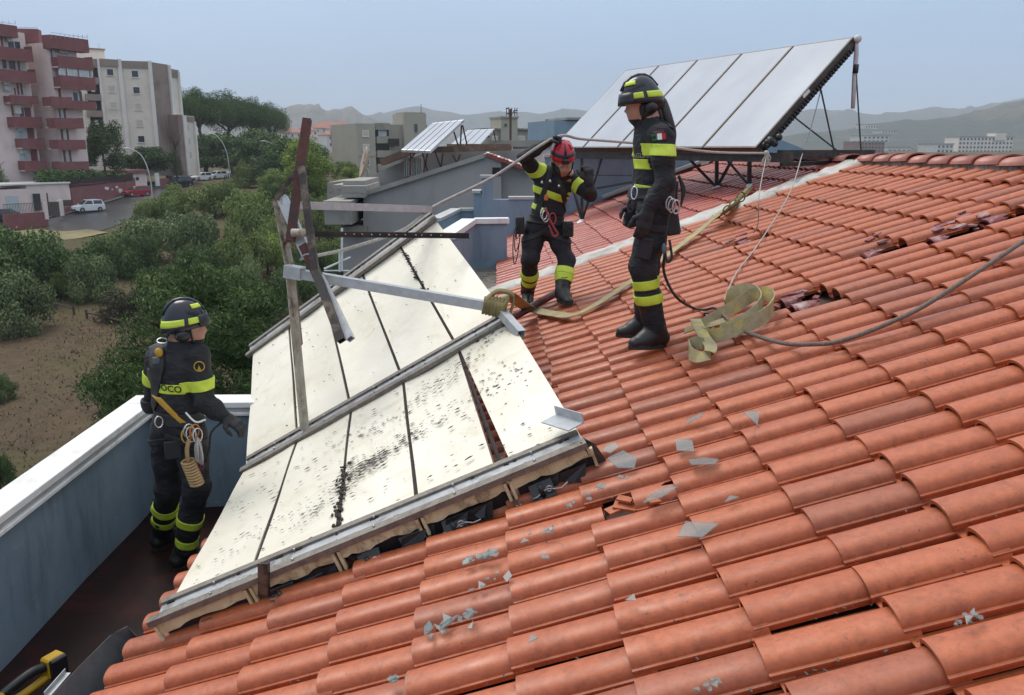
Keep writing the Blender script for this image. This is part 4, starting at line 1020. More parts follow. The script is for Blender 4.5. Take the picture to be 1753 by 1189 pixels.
SHRUBS = [
 (-60,84,402,528,'dark','large dark green shrub at the left picture edge beside the field'),
 (-50,62,478,582,'grey','greyish round shrub in the left corner of the field, before the dark one'),
 (-40,12,650,692,'dark','small dark bush cut by the left edge beside the bare field'),
 (-30,14,780,850,'dark','lowest dark bush at left edge, above the white coping'),
 (70,140,428,486,'dark','dark shrub at the left end of the thicket above the field'),
 (112,192,445,524,'grey','small round grey-green tree standing alone at the field edge'),
 (130,215,412,480,'dark','dark shrub just behind the lone round tree'),
 (190,262,402,478,'dark','dark green shrub left of the big grey-green mound'),
 (200,320,374,452,'grey','broad grey-green mound left of middle in the thicket'),
 (285,385,372,470,'grey','broad grey-green mound at the right part of the thicket'),
 (165,262,500,556,'brown','low brownish dry bush beside the wooden rail fence'),
 (235,300,455,520,'dark','dark low shrub above the helmet of the left firefighter'),
 (270,345,318,378,'olive','olive shrub below the dark parked car'),
 (225,275,340,378,'olive','small pale-flowered shrub at the foot of the nearest street lamp'),
 (335,412,308,372,'olive','rounded olive shrub below the parked cars, left of the lamps'),
 (385,470,322,400,'olive','rounded olive shrub right of the second street lamp'),
 (370,455,388,486,'olive','dull green shrub left of the upright array leg'),
 (415,490,398,470,'light','yellow-green shrub touching the upright array leg'),
 (440,500,318,395,'dark','dark shrub behind the upright array leg'),
 (455,540,450,540,'dark','dark shrub behind the lower end of the array leg'),
 (380,470,486,560,'dark','dark shrub above the upper rail of the fallen array'),
 (330,400,455,530,'olive','olive shrub between left helmet and the fallen array'),
 (540,600,400,470,'olive','olive shrub seen below the black angle bar'),
 (505,580,330,420,'olive','olive shrub framed between the tilted struts'),
 (425,500,265,322,'dark','dark round shrub at the foot of the third street lamp'),
 (395,450,276,322,'olive','flowering shrub between second and third street lamps'),
 (560,612,430,500,'dark','dark shrub below the balconies of grey house'),
 (215,300,470,535,'olive','olive shrub between the brown bush and the left helmet'),
 (60,120,470,520,'olive','small olive shrub left of the lone round tree'),
 (300,372,420,500,'dark','dark shrub below the broad grey-green mounds'),
 (440,520,360,440,'olive','olive shrub right behind the upright leg, mid height'),
 (395,450,440,520,'grey','grey-green shrub left of the post foot above the rail'),
 (500,560,420,500,'dark','dark shrub under the long aluminium bar'),
]
for k, s_ in enumerate(SHRUBS): bush(*s_, seed=k+1)
# ---- trees
def tree(px, ybase, ytop, wpx, kind, label, seed, Y, name='tree', shape='round', nleaf=6500, leaf=None):
    base = at(px, ybase, Y); top = at(px, ytop, Y); H = top.z-base.z; Wd = wpx/FPX*Y
    t = thing(name, label, 'tree', base, GREEN)
    mats = dict(olive=L_OLIVE, dark=L_DARK, grey=L_GREY, light=L_LIGHT, pine=L_PINE); g = random.Random(seed); bl = []
    if shape == 'round':
        for _ in range(38):
            a_, e, R = g.uniform(0,6.28), g.uniform(-1.0,1.4), g.uniform(.45,.9); r_ = g.uniform(.22,.38)
            bl.append((math.cos(a_)*math.cos(e)*R*Wd/2, math.sin(a_)*math.cos(e)*R*Wd/2, H*.54+math.sin(e)*R*H*.44, r_*Wd/2, r_*Wd/2, r_*H*.36))
        th = H*.55
    elif shape == 'cone':
        for q in range(26):
            z = q/25; R = (1-z)*.75+.06; a_ = q*2.4; bl.append((math.cos(a_)*R*.5*Wd/2, math.sin(a_)*R*.5*Wd/2, H*(.12+.84*z), R*.6*Wd/2, R*.6*Wd/2, H*.07))
        th = H*.8
    elif shape == 'umbrella':
        for q in range(44):
            a_, R = g.uniform(0,6.28), math.sqrt(g.random())*.92; r_ = g.uniform(.18,.30)
            bl.append((math.cos(a_)*R*Wd/2, math.sin(a_)*R*Wd/2, H*(.86-.22*R*R)+g.gauss(0,.035*H), r_*Wd/2, r_*Wd/2, r_*H*.40))
        th = H*.62
    me = crown_mesh('crown', bl, nleaf, leaf or Wd*(.014 if shape == 'umbrella' else .019), mats[kind], seed, needle=(kind == 'pine'))
    o = link('crown', me, t); o.matrix_basis = Matrix.Translation(base)
    if shape == 'umbrella':
        b = MB(); pts = [V(0,0,-.5), V(.1*H*g.uniform(-.5,.5),0,H*.25), V(.1*H*g.uniform(-.6,.6),0,H*.5), V(0,0,H*.64)]; r0 = H*.022
        b.tube(pts, [r0*1.3, r0, r0*.8, r0*.7], 8)
        for q in range(9):
            a_ = q*.7+g.random(); e = V(math.cos(a_)*Wd*.36*g.uniform(.6,1), math.sin(a_)*Wd*.36, H*g.uniform(.76,.86)); p = lerp(pts[2], pts[3], g.random()); b.tube([p, lerp(p, e, .55)+V(0,0,-.02*H), e], [r0*.5, r0*.35, r0*.15], 6)
    else: b = trunk_mb(th, max(.08, H*.018), seed, 6, .3)
    o = b.build('trunk', M_BARK, t, smooth=True); o.matrix_basis = Matrix.Translation(base)
    return t
tree(352,298,147,104,'pine','leftmost umbrella pine beside the beige apartment block',201,185,'umbrella_pine','umbrella',26000)
tree(398,300,160,132,'pine','broad umbrella pine in the middle of the pine group',202,195,'umbrella_pine','umbrella',30000)
tree(440,300,164,102,'pine','umbrella pine right of the broad one',203,205,'umbrella_pine','umbrella',24000)
tree(468,300,174,62,'pine','small outermost umbrella pine leaning at the right end of its group',204,200,'umbrella_pine','umbrella',16000)
tree(330,300,155,80,'pine','dark pine partly behind the beige apartment block',205,215,'umbrella_pine','umbrella',16000)
for k, (x_, yb, yt, w_, kd, lb, Y) in enumerate([
 (182,318,203,80,'dark','tall dark magnolia in front of the beige apartment block',128),
 (258,305,250,84,'dark','rounded dark tree right of the magnolia',150),
 (286,302,258,60,'olive','olive tree between rounded tree and conical conifer',160),
 (350,304,232,92,'dark','dark tree below the umbrella pines at their left',178),
 (400,304,222,110,'dark','dark tree under the middle of the umbrella pines',180),
 (455,304,222,104,'dark','dark tree right of the umbrella pine trunks',172),
 (500,322,232,96,'dark','dark tree left of the red rusty strut',150),
 (530,345,232,86,'light','bright yellow-green tree behind the red rusty strut',98),
 (545,322,240,52,'dark','dark tree right of the bright yellow-green one',160),
 (590,314,274,50,'olive','olive tree beside the olive-grey apartment block',140),
 (600,330,284,40,'light','light green bush-like tree at the foot of the olive-grey block',120),
 (545,370,300,70,'olive','olive tree behind the brown strut of the array frame',100),
 (475,345,288,64,'olive','olive tree just left of the array frame top',115),
 (585,380,315,60,'dark','dark tree left of the grey house balconies',90)]):
    tree(x_, yb, yt, w_, kd, lb, 300+k, Y, 'tree', 'round', 12000)
tree(303,302,236,30,'dark','slender conical conifer beside the beige apartment block',401,152,'conifer','cone',4500)
tree(2,335,270,50,'grey','pale blue-green conifer at the left picture edge',402,112,'conifer','cone',4500)
# the dark pine close to the parapet, behind the left firefighter
def near_pine():
    base = at(330, 1010, 15.0); base = V(-5.2, 14.5, -12)
    t = thing('pine_tree', 'dark bushy pine tree just beyond the parapet behind the left firefighter', 'tree', base, GREEN); g = random.Random(77); bl = []
    for _ in range(90):
        px_ = g.uniform(205, 460); f = (px_-205)/255
        yt = 505-40*math.sin(math.pi*min(1, f*1.05)) if px_ > 265 else 640-(px_-205)*2.0
        py_ = g.uniform(yt, 725); Y = g.uniform(13.6, 16.8); p = at(px_, py_, Y)-base; r_ = g.uniform(.28,.52); bl.append((p.x, p.y, p.z, r_*1.15, r_*1.15, r_*.6))
    for _ in range(26):
        p = at(g.uniform(170,300), g.uniform(640,690), g.uniform(13.4,15.5))-base; bl.append((p.x,p.y,p.z,.38,.38,.2))
    me = crown_mesh('crown', bl, 52000, .058, L_PINE, 78, needle=True, inner=.45); o = link('crown', me, t); o.matrix_basis = Matrix.Translation(base)
    b = MB(); b.tube([V(0,0,-.3), V(.1,0,3), V(0,.1,6), V(.1,0,9.4)], [.26,.22,.17,.06], 9)
    for q in range(22):
        z = g.uniform(4.5,9.2); a_ = g.uniform(0,6.28); b.tube([V(0,.05,z), V(math.cos(a_)*.45,math.sin(a_)*.45,z+.2), V(math.cos(a_)*.9,math.sin(a_)*.9,z+.45)], [.06,.04,.015], 6)
    o = b.build('trunk', M_BARK, t, smooth=True); o.matrix_basis = Matrix.Translation(base)
near_pine()

# ---------------------------------------------------------------- low wooden rail fences in the field
M_POST = pm('grey_wood', (.11,.085,.065), (.06,.048,.04), 5, .9)
for k, (pts, lb) in enumerate(([[(72,528),(98,536),(128,546)], 'left length of low wooden rail fence in the field'], [[(150,553),(182,560),(211,568)], 'middle length of low wooden rail fence in the field'], [[(228,574),(252,581)], 'short right length of wooden rail fence beside the pine'])):
    g0 = [gp(*p) for p in pts]; t = thing('rail_fence', lb, 'fence', g0[0], 'wooden rail fences in the field')
    for p in g0: 
        b = MB(); b.box(p+V(0,0,.45), (.12,.12,1.0)); b.build('post', M_POST, t)
    for p, q in zip(g0[:-1], g0[1:]):
        b = MB(); b.bar(p+V(0,-.07,.75), q+V(0,-.07,.75), .05, .10); b.build('rail', M_POST, t)
# ================================================================ buildings
def wallq(b, P, Q, z0, z1, t):
    """a wall from P to Q (x,y), front face on that line, thickness t behind it"""
    p = V(P[0],P[1],0); q = V(Q[0],Q[1],0); d = (q-p).normalized(); nn = V(-d.y, d.x, 0)*t
    b.add([V(v.x,v.y,z) for z in (z0,z1) for v in (p,q,q+nn,p+nn)], [(3,2,1,0),(4,5,6,7),(0,1,5,4),(1,2,6,5),(2,3,7,6),(3,0,4,7)])
class Facade:
    """a receding facade: column x0 at distance Y0 to column x1 at distance Y1; rows are read at its own place"""
    def __init__(s, x0, x1, Y0, Y1): s.x0, s.x1, s.Y0, s.Y1 = x0, x1, Y0, Y1; s.A = at(x0, 253, Y0); s.B = at(x1, 253, Y1)
    def xy(s, x):
        d = ray(x, 253); A, B_ = s.A, s.B       # intersect sight line with facade line in plan
        ex, ey = B_.x-A.x, B_.y-A.y; k = (A.x*ey-A.y*ex)/(d.x*ey-d.y*ex); return V(d.x*k, d.y*k, 0)
    def z(s, x, y): 
        p = s.xy(x); return at(x, y, p.y).z
    def slab(s, b, x0, x1, y0, y1, out, thick, xr=None):
        """box standing 'out' metres proud of the facade, rows y0(top)..y1(bottom) read at column xr"""
        P, Q = s.xy(x0), s.xy(x1); xr = xr if xr is not None else (x0+x1)/2; z1, z0 = s.z(xr, y0), s.z(xr, y1)
        d = (Q-P).normalized(); nn = V(d.y, -d.x, 0)*out; P, Q = P+nn, Q+nn
        wallq(b, P, Q, z0, z1, thick); return b
M_PINK = pm('pink_plaster', (.76,.62,.58), (.68,.55,.515), .6, .85, c3=(.60,.49,.46), sscale=.25)
M_MAROON = pm('maroon_plaster', (.235,.08,.08), (.19,.066,.068), .8, .8, c3=(.22,.10,.10), sscale=.5)
M_BEIGE = pm('beige_plaster', (.74,.66,.57), (.67,.60,.52), .5, .85, c3=(.60,.54,.47), sscale=.2)
M_BRN = pm('brown_plaster', (.30,.235,.20), (.26,.20,.17), .6, .85, c3=(.20,.13,.11), sscale=.15)
M_PALE = pm('pale_pilaster', (.74,.70,.65), (.64,.61,.57), .6, .8)
M_SHUT = pm('cream_shutter', (.55,.50,.42), (.48,.44,.37), 2, .6)
M_WDARK, _nt, _b = newmat('window_glass'); _b.inputs['Base Color'].default_value = (.045,.05,.058,1); _b.inputs['Roughness'].default_value = .08
M_WLITE = pm('white_curtain_window', (.55,.60,.60), (.42,.47,.48), 1.5, .25)
M_WHITE = pm('white_plaster', (.62,.60,.56), (.52,.5,.47), .5, .8)
M_OLV = pm('olive_grey_plaster', (.33,.31,.25), (.28,.26,.21), .4, .85, c3=(.16,.15,.125), sscale=.15)
M_OLVL = pm('pale_olive_plaster', (.40,.375,.30), (.35,.325,.26), .4, .85)
M_GREY = pm('grey_plaster', (.35,.33,.315), (.285,.27,.26), .5, .8, c3=(.24,.225,.215), sscale=.25, stretch=(1,1,.35), bmp=.2, bscale=6)
M_GREYL = pm('pale_concrete', (.33,.31,.28), (.24,.225,.20), 1, .85, c3=(.15,.13,.11), sscale=.6)
M_ROOF = pm('red_roof_tiles', (.30,.115,.08), (.23,.09,.065), 2, .8)
M_ORANGE = pm('orange_plaster', (.52,.17,.085), (.46,.15,.075), .6, .8)
M_ROOFB = pm('brown_fascia', (.17,.10,.07), (.10,.065,.045), 3, .8, c3=(.26,.20,.15), sscale=2)

def win(F, bld, x0, x1, y0, y1, mat=None, frame=None, out=.05, sill=False):
    b = MB(); F.slab(b, x0, x1, y0, y1, out, .10); w = b.build('window', frame or M_WHITE, bld)
    b = MB(); ix = (x1-x0)*.10; iy = (y1-y0)*.08; F.slab(b, x0+ix, x1-ix, y0+iy, y1-iy, out+.025, .06); b.build('pane', mat or M_WDARK, w)
    if sill: b = MB(); F.slab(b, x0-.4, x1+.4, y1, y1+.8, out+.10, .14); b.build('sill', M_PALE, w)
    return w
def part(F, bld, name, mat, x0, x1, y0, y1, out, thick, xr=None):
    b = MB(); F.slab(b, x0, x1, y0, y1, out, thick, xr); return b.build(name, mat, bld)

# ---- pink block with maroon balconies
F1 = Facade(-40, 66, 110.5, 118); F2 = Facade(62, 110, 121, 121.8); F3 = Facade(104, 150, 118.5, 122.5)
pk = thing('apartment_block', 'pink apartment block with maroon balconies at the left edge', 'building', V(F1.xy(30).x, 118, -7.5), 'apartment blocks across the road')
part(F1, pk, 'wall', M_PINK, -40, 66, 50, 330, 0, 12, 20); part(F2, pk, 'wall', M_PINK, 66, 108, 62, 330, -1.0, 9, 85); part(F3, pk, 'wall', M_PINK, 104, 149, 75, 330, 0, 10, 125)
part(F1, pk, 'roof_parapet', M_MAROON, -40, 44, 42, 63, 1.3, 1.6, 22); part(F2, pk, 'roof_parapet', M_MAROON, 49, 94, 51, 75, 1.4, 1.6, 70); part(F3, pk, 'roof_parapet', M_MAROON, 98, 160, 64, 87, 1.2, 1.6, 130)
for (F, x0, x1, y0, y1, o) in ((F1,-40,63,80,101,1.5),(F1,-40,64,119,139,1.5),(F1,17,64,164,178,1.4),(F1,18,66,200,218,1.4),(F2,66,88,203,219,.6),(F3,87,135,202,219,1.4),(F1,27,66,237,254,1.4),(F2,66,88,240,254,.6),(F3,87,135,239,255,1.4),(F1,27,66,275,292,1.4),(F2,66,88,278,292,.6),(F3,87,136,276,291,1.4),(F3,105,163,98,118,1.3),(F3,105,164,131,152,1.3),(F3,84,120,166,184,1.4),(F3,120,161,173,187,1.3)):
    bal = part(F, pk, 'balcony', M_MAROON, x0, x1, y0, y1, o, .14); b = MB(); F.slab(b, x0, x1, y1-1.5, y1+.4, o-.14, o+.4); b.build('balcony_floor', M_PINK, bal)
    for e in (x0, x1-.8): b = MB(); F.slab(b, e, e+.8, y0, y1, o-.01, o+.2); b.build('balcony_side', M_MAROON, bal)
v_ = part(F3, pk, 'glazed_veranda', M_WLITE, 107, 162, 118, 131, 1.1, .3)
for x_ in (106.5,117.5,120,129,137.5,140,148,157,161): b = MB(); F3.slab(b, x_, x_+1.2, 117.5, 131.5, 1.16, .1); b.build('mullion', M_MAROON if x_ in (117.5,137.5,157) else M_PALE, v_)
for (F, x0, x1, y0, y1, m) in ((F1,26,28,63,80,M_MAROON),(F1,37,46,70,82,M_WDARK),(F1,48,56,71,84,M_WDARK),(F1,23,29,100,117,M_WDARK),(F1,34,40,103,118,M_WDARK),(F1,44,47,103,120,M_WLITE),(F1,52,56,103,121,M_WLITE),(F1,41,44,102,121,M_MAROON),(F1,48.5,51,102,122,M_MAROON),(F1,37,39,150,162,M_MAROON),(F1,42,45,141,162,M_MAROON),(F1,48,51,141,162,M_MAROON),(F1,52,56,146,162,M_WLITE),(F1,28,31,180,198,M_MAROON),(F1,42,48,184,199,M_WDARK),(F1,50,60,184,200,M_MAROON),(F1,30,38,216,236,M_WLITE),(F1,39,48,216,237,M_WLITE),(F1,50,61,217,237,M_MAROON),(F1,31,38,255,274,M_WLITE),(F1,40,49,255,275,M_WLITE),(F1,51,62,255,275,M_MAROON),
   (F2,66,68.5,78,330,M_MAROON),(F2,69,71.5,80,104,M_WDARK),(F2,69,72,114,132,M_SHUT),(F2,69,72,133,142,M_WDARK),(F2,70,72.5,150,178,M_WLITE),(F2,70,73,186,202,M_PALE),(F2,71,73,222,238,M_PALE),
   (F3,108,114,82,96,M_WLITE),(F3,134,143,88,99,M_WLITE),(F3,106,108,80,98,M_MAROON),(F3,108,110,186,203,M_MAROON),(F3,116,119,186,203,M_MAROON),(F3,110,115,188,202,M_WLITE),(F3,111,115,152,168,M_MAROON),(F3,136,142,158,174,M_WDARK),(F3,143,145.5,158,175,M_WLITE),(F3,146,150,156,175,M_WDARK),(F3,107,110,221,239,M_MAROON),(F3,117,120,221,240,M_MAROON),(F3,110.5,116,222,239,M_WLITE),(F3,107,110,257,277,M_MAROON),(F3,117,120,257,277,M_MAROON),(F3,110.5,116,258,276,M_WLITE)):
    b = MB(); F.slab(b, x0, x1, y0, y1, .06, .1); b.build('window', m, pk)
for (F, x0, x1, y0, y1) in ((F1,33,40,64,71),(F1,18,28,138,145),(F1,18,28,147,155),(F1,32,42,214,224),(F1,32,42,253,263),(F3,118,125,84,90),(F3,126,132,85,91),(F1,31,41,180,194)):
    b = MB(); F.slab(b, x0, x1, y0, y1, .45, .4); b.build('air_conditioner', M_WLITE if y1-y0 < 12 else M_PALE, pk)
b = MB()
for (F, x0, x1, y_) in ((F1,-40,42,36),(F2,50,92,48.5),(F3,98,158,60)):
    F.slab(b, x0, x1, y_, y_+.6, 1.3, .06)
    for q in range(9): xx = lerp(x0, x1, q/8); F.slab(b, xx, xx+.5, y_, y_+6, 1.3, .06)
b.build('roof_railing', M_CLIP, pk)
part(F1, pk, 'ground_floor', M_DARK, -40, 66, 292, 332, -.6, 1); part(F2, pk, 'ground_floor', M_DARK, 66, 135, 292, 326, -.4, 1)

# ---- garage front, retaining wall, gate and hedge along the pavement
FG = Facade(-30, 113, 103, 112); FR = Facade(112, 226, 112, 138)
gw = thing('garage_wall', 'pale pink garage front beside the gate at the left edge', 'wall', V(FG.xy(40).x, 108, -8.5))
part(FG, gw, 'wall', M_PINK, -30, 38, 324, 372, 0, 5); part(FG, gw, 'wall', M_PINK, 38.3, 113, 315, 370, -.2, 6); part(FG, gw, 'roof_edge', M_PALE, -30, 113, 313.5, 316, .05, 6)
w_ = part(FG, gw, 'garage_door', M_WLITE, -2, 20, 335, 366, .05, .1); part(FG, gw, 'door', M_WDARK, 46, 58, 331, 360, .05, .1)
part(FG, gw, 'grille', M_POST, 97, 111, 342, 353, .05, .1)
rw = thing('retaining_wall', 'maroon retaining wall along the pavement with peeling paint', 'wall', V(FR.xy(160).x, 122, -8))
part(FR, rw, 'wall', M_MAROON, 113.5, 226, 315, 372, 0, .4, 118); part(FR, rw, 'wall_foot', M_MAROON, 98, 226, 352, 372, .1, .5, 110)
for (x0, x1, y0, y1) in ((171,180,318,326),(183,186,322,326),(190,196,317,323),(193,204,321,331)):
    b = MB(); p0 = [(lerp(x0, x1, .5+.5*math.cos(a)*rr.uniform(.6,1)), lerp(y0, y1, .5+.5*math.sin(a)*rr.uniform(.6,1))) for a in np.linspace(0, 5.6, 9)]
    vs = [];
    for (x_, y_) in p0:
        P = FR.xy(x_); d = (FR.B-FR.A).normalized(); vs.append(V(P.x, P.y, FR.z(x_, y_))+V(d.y,-d.x,0)*.012)
    b.add(vs, [tuple(range(9))]); b.build('bare_patch', M_PALE, rw)
lw = thing('boundary_wall', 'low maroon boundary wall with railing before the garage', 'wall', V(FG.xy(30).x, 100, -9))
FB = Facade(-10, 70, 97, 101)
part(FB, lw, 'wall', M_MAROON, -10, 67, 364, 392, 0, .3, 40); part(FB, lw, 'pier', M_PINK, 62, 68.5, 346, 375, .06, .4)
b = MB()
for q in range(26): FB.slab(b, -8+q*2.7, -7.5+q*2.7, 347, 366, -.05, .04, 40)
FB.slab(b, -8, 62, 347, 347.8, -.05, .05, 40); stuff(b.build('railing', M_POST, lw))
gt = thing('gate', 'dark slatted driveway gate between two pink piers', 'gate', V(FB.xy(80).x, 103, -9))
FGt = Facade(68, 97, 101, 106)
for q in range(9): part(FGt, gt, 'slat', M_POST, 70+q*2.2, 71.7+q*2.2, 345, 370, 0, .05)
part(FGt, gt, 'pier', M_PINK, 90.5, 96, 342, 369, .05, .4); part(FGt, gt, 'gate_post', M_POST, 70, 71.2, 330, 370, .05, .1)
gh = thing('gatehouse', 'small pink gatehouse with maroon flat roof behind the red car', 'building', V(FR.xy(235).x, 140, -6.5))
FH = Facade(208, 250, 136, 142); part(FH, gh, 'wall', M_PINK, 224, 246, 294, 330, 0, 3); part(FH, gh, 'flat_roof', M_MAROON, 209, 247, 290.5, 295.5, .5, 4.5); part(FH, gh, 'pier', M_PALE, 222, 225, 296, 328, .2, .4); part(FH, gh, 'letter_box', M_WDARK, 227, 232, 303, 308, .08, .2)
part(FH, gh, 'pier', M_PALE, 262, 266, 296, 318, .2, .4); part(FH, gh, 'side_wall', M_MAROON, 266, 283, 305, 320, .1, .3)
hd = thing('clipped_hedge', 'dark clipped hedge on top of the maroon retaining wall', 'hedge', V(FR.xy(160).x, 124, -6)); 
bl = []
for q in range(46): 
    x_ = lerp(70, 215, q/45); P = FR.xy(max(x_, 100)) if x_ > 112 else FG.xy(x_); z_ = at(x_, rr.uniform(298, 312), P.y+1.5).z; p = at(x_, 305, P.y+1.5); bl.append((p.x, p.y, z_, .9, .8, .8))
link('crown', crown_mesh('crown', bl, 9000, .16, L_DARK, 901), hd)
part(FR, hd, 'mesh_fence', M_DARK, 112, 222, 303, 316, .0, .05, 160)
wl = thing('garden_wall', 'pale low garden wall beyond the dark parked car', 'wall', at(345,300,185)); FW = Facade(283, 372, 160, 195); part(FW, wl, 'wall', M_GREYL, 283, 372, 297, 306, 0, .4)

# ---- beige block with pale pilasters
G1 = Facade(150, 220, 148, 152); G2 = Facade(216, 270, 152, 153.5); G3 = Facade(268, 300, 153, 158.5); G4 = Facade(298, 316, 158.5, 163); G5 = Facade(306, 336, 156, 160)
bg = thing('apartment_block', 'beige apartment block with pale vertical pilasters and a brown end panel', 'building', V(G2.xy(240).x, 158, -6), 'apartment blocks across the road')
part(G1, bg, 'wall', M_BEIGE, 150, 219, 104, 300, 0, 14, 200); part(G2, bg, 'wall', M_BEIGE, 219, 270, 104, 300, .1, 12, 245); part(G3, bg, 'end_panel', M_BRN, 270, 299, 106, 300, .15, 10, 272); part(G4, bg, 'wall', M_BEIGE, 299, 314, 120, 300, .1, 8, 304); part(G5, bg, 'low_wing', M_BEIGE, 315, 335, 198, 300, .2, 6, 325); part(G5, bg, 'low_wing_panel', M_BRN, 307, 315, 196, 300, .25, 6, 311)
for (F, x0, x1, y0, y1, xr) in ((G1,160,183,101,113,183),(G1,184,216,101,113,200),(G2,222,267,104.5,116,245),(G4,300,314,118,131,305),(G5,319,335,199,208,327)): part(F, bg, 'fascia', M_BRN, x0, x1, y0, y1, .35, .6, xr)
for (F, x0, x1, y0, y1) in ((G1,181,184.5,100,300),(G2,216,223,101,300),(G2,267,273,104,300),(G3,297.5,300.5,111,300),(G4,312,314.5,122,300),(G5,314.5,320,197,300),(G5,333,335.5,208,300)): part(F, bg, 'pilaster', M_PALE, x0, x1, y0, y1, .5, .7)
for k, y0 in enumerate((117,145,173.5,202,230)): win(G1, bg, 195.5, 208, y0, y0+12.5, M_WDARK if k == 0 else M_SHUT, M_PALE, .06, True)
for k, y0 in enumerate((120,148,175.5,203.5,231.5,259)): win(G2, bg, 237, 250, y0, y0+12.5, (M_WDARK, M_WDARK, M_SHUT, M_SHUT, M_WDARK, M_SHUT)[k], M_PALE, .16, True)
for y0 in (150,178,206,234): win(G4, bg, 301.5, 303.5, y0, y0+9, M_WDARK, M_PALE, .12)
for y0 in (211,235,259): win(G5, bg, 321, 325.5, y0, y0+12, M_SHUT, M_PALE, .26)
for k, y0 in enumerate((115,144,172,200,228)):
    part(G1, bg, 'loggia', M_DARK, 160, 181, y0, y0+18, .05, .2); part(G1, bg, 'loggia_parapet', M_BRN, 154, 181, y0+17, y0+28, .6, .2)
    part(G1, bg, 'curtain', M_WLITE, 167, 173, y0+5, y0+13, .1, .1)
part(G1, bg, 'penthouse', M_BEIGE, 130, 207, 80, 102, -4, 8, 190); part(G1, bg, 'penthouse_roof', M_BRN, 128, 208, 78.5, 81, -3.7, 8.4, 190)
part(G1, bg, 'mast', M_CLIP, 198.6, 199.2, 70, 82, -4, .1)

# ---- stepped grey terrace house beyond the blue walls
YG = 24.0
gb = thing('grey_gable_house', 'stepped grey rendered house with a sloping gable beyond the blue walls', 'building', V(-1.5, 25, -12))
def gable(b, pts, Y, t):
    P = [at(x, y, Y) for x, y in pts]; n = len(P); b.add(P+[p+V(0,t,0) for p in P], [tuple(range(n))[::-1], tuple(range(n, 2*n))]+[(k, (k+1)%n, n+(k+1)%n, n+k) for k in range(n)])
b = MB(); gable(b, [(588,560),(588,402),(622,402),(622,330),(830,263),(858,276),(858,560)], YG, 6); b.build('gable_wall', M_GREY, gb)
b = MB(); gable(b, [(858,276),(905,291),(1060,330),(1060,560),(858,560)], YG+.3, 5); b.build('side_wall', M_GREY, gb)
b = MB(); p, q = at(832,263,YG), at(912,292,YG); rt_ = MB()
rt_.add([p+V(0,-.1,.03), q+V(0,-.1,.03), q+V(0,5,.03), p+V(0,5,.03), p+V(0,-.1,-.06), q+V(0,-.1,-.06), q+V(0,5,-.06), p+V(0,5,-.06)], [(0,1,2,3),(7,6,5,4),(0,4,5,1),(1,5,6,2),(2,6,7,3),(3,7,4,0)]); rs = rt_.build('roof', M_TILE2, gb)
for q_ in range(12):
    a_, c_ = lerp(p, q, q_/12), lerp(p, q, (q_+.86)/12); b = MB(); b.add([a_+V(0,-.12,.034), c_+V(0,-.12,.062), c_+V(0,5,.062), a_+V(0,5,.034)], [(0,1,2,3)]); o_t = b.build('tile_row', M_RIDGE if q_ % 3 else M_PALE, rs, fix=False); o_t.modifiers.new('t','SOLIDIFY').thickness = .02
b = MB(); g0, g1 = at(622,330,YG-.05), at(829,264,YG-.05); b.bar(g0+V(0,0,-.03), g1+V(0,0,-.03), .14, .12); b.build('gable_coping', M_GREYL, gb)
b = MB(); b.box2(at(843,300,YG-.03), at(857,286,YG+.2)); b.build('vent_opening', M_DARK, gb)
for (x0, x1, y0, y1, Y) in ((585,626,318,330,23.7),(585,626,331,338,23.6),(556,601,352,384,23.0),(552,600,344,350,22.8),(585,626,388,402,23.6),(570,606,316,322,24.5)):
    b = MB(); b.box2(at(x0,y1,Y), at(x1,y0,Y)+V(0,3,0)); b.build('balcony_slab', M_GREYL, gb)
b = MB(); b.box2(at(588,330,24.2), at(624,309,24.2)+V(0,3,0)); b.build('balcony_pier', M_GREYL, gb)
b = MB()
for (x_, y0, y1) in ((585.5,390,462),(581.5,430,465)): b.tube([at(x_,y1,22.5), at(x_,y0,22.5)], .03, 6)
b.tube([at(555,460,22.5), at(600,440,22.5)], .03, 6); b.tube([at(555,463,22.5), at(598,463,22.5)], .02, 6); b.build('rail', M_COPE, gb)
# unit behind it with barred doors
g2 = thing('grey_barred_house', 'grey house with barred doors below the pair of small solar racks', 'building', V(-1, 31, -12))
b = MB(); gable(b, [(600,420),(600,322),(655,290),(742,256),(900,256),(900,420)], 30.0, 7); b.build('wall', M_GREY, g2)
b = MB(); gable(b, [(560,340),(560,312),(610,308),(640,312),(640,340)], 29.0, 3); b.build('terrace_wall', M_GREYL, g2)
b = MB(); a_, c_ = at(655,277,29.6), at(712,255,29.6); b.bar(a_, c_, 1.2, .22); b.build('eave_fascia', M_ROOFB, g2)
b = MB(); b.bar(at(706,257,29.5), at(875,252,29.5), .3, .2); b.build('roof_edge', M_ROOFB, g2)
b = MB(); b.box2(at(765,262,33), at(872,246,33)+V(0,4,0)); b.build('concrete_slab', M_ROOFB, g2)
for (x0, x1) in ((692,708),(709,724)):
    b = MB(); b.box2(at(x0,302,29.95), at(x1,268,29.95)+V(0,.1,0)); d_ = b.build('barred_door', M_PALE, g2)
    b = MB(); b.box2(at(x0+1.5,301,29.92), at(x1-1.5,270,29.92)+V(0,.05,0)); b.build('door_pane', M_WDARK, d_)
    b = MB()
    for q_ in range(4): b.box2(at(x0+3+q_*3.2,301,29.88), at(x0+3.8+q_*3.2,270,29.88)+V(0,.03,0))
    b.build('bars', M_PALE, d_)
b = MB(); b.box2(at(878,300,34), at(960,240,34)+V(0,6,0)); b.build('pink_wall', M_PINK, g2)
b = MB(); b.box2(at(836,251,33.8), at(945,240,33.8)+V(0,.6,0)); b.build('concrete_edge', M_GREYL, g2)
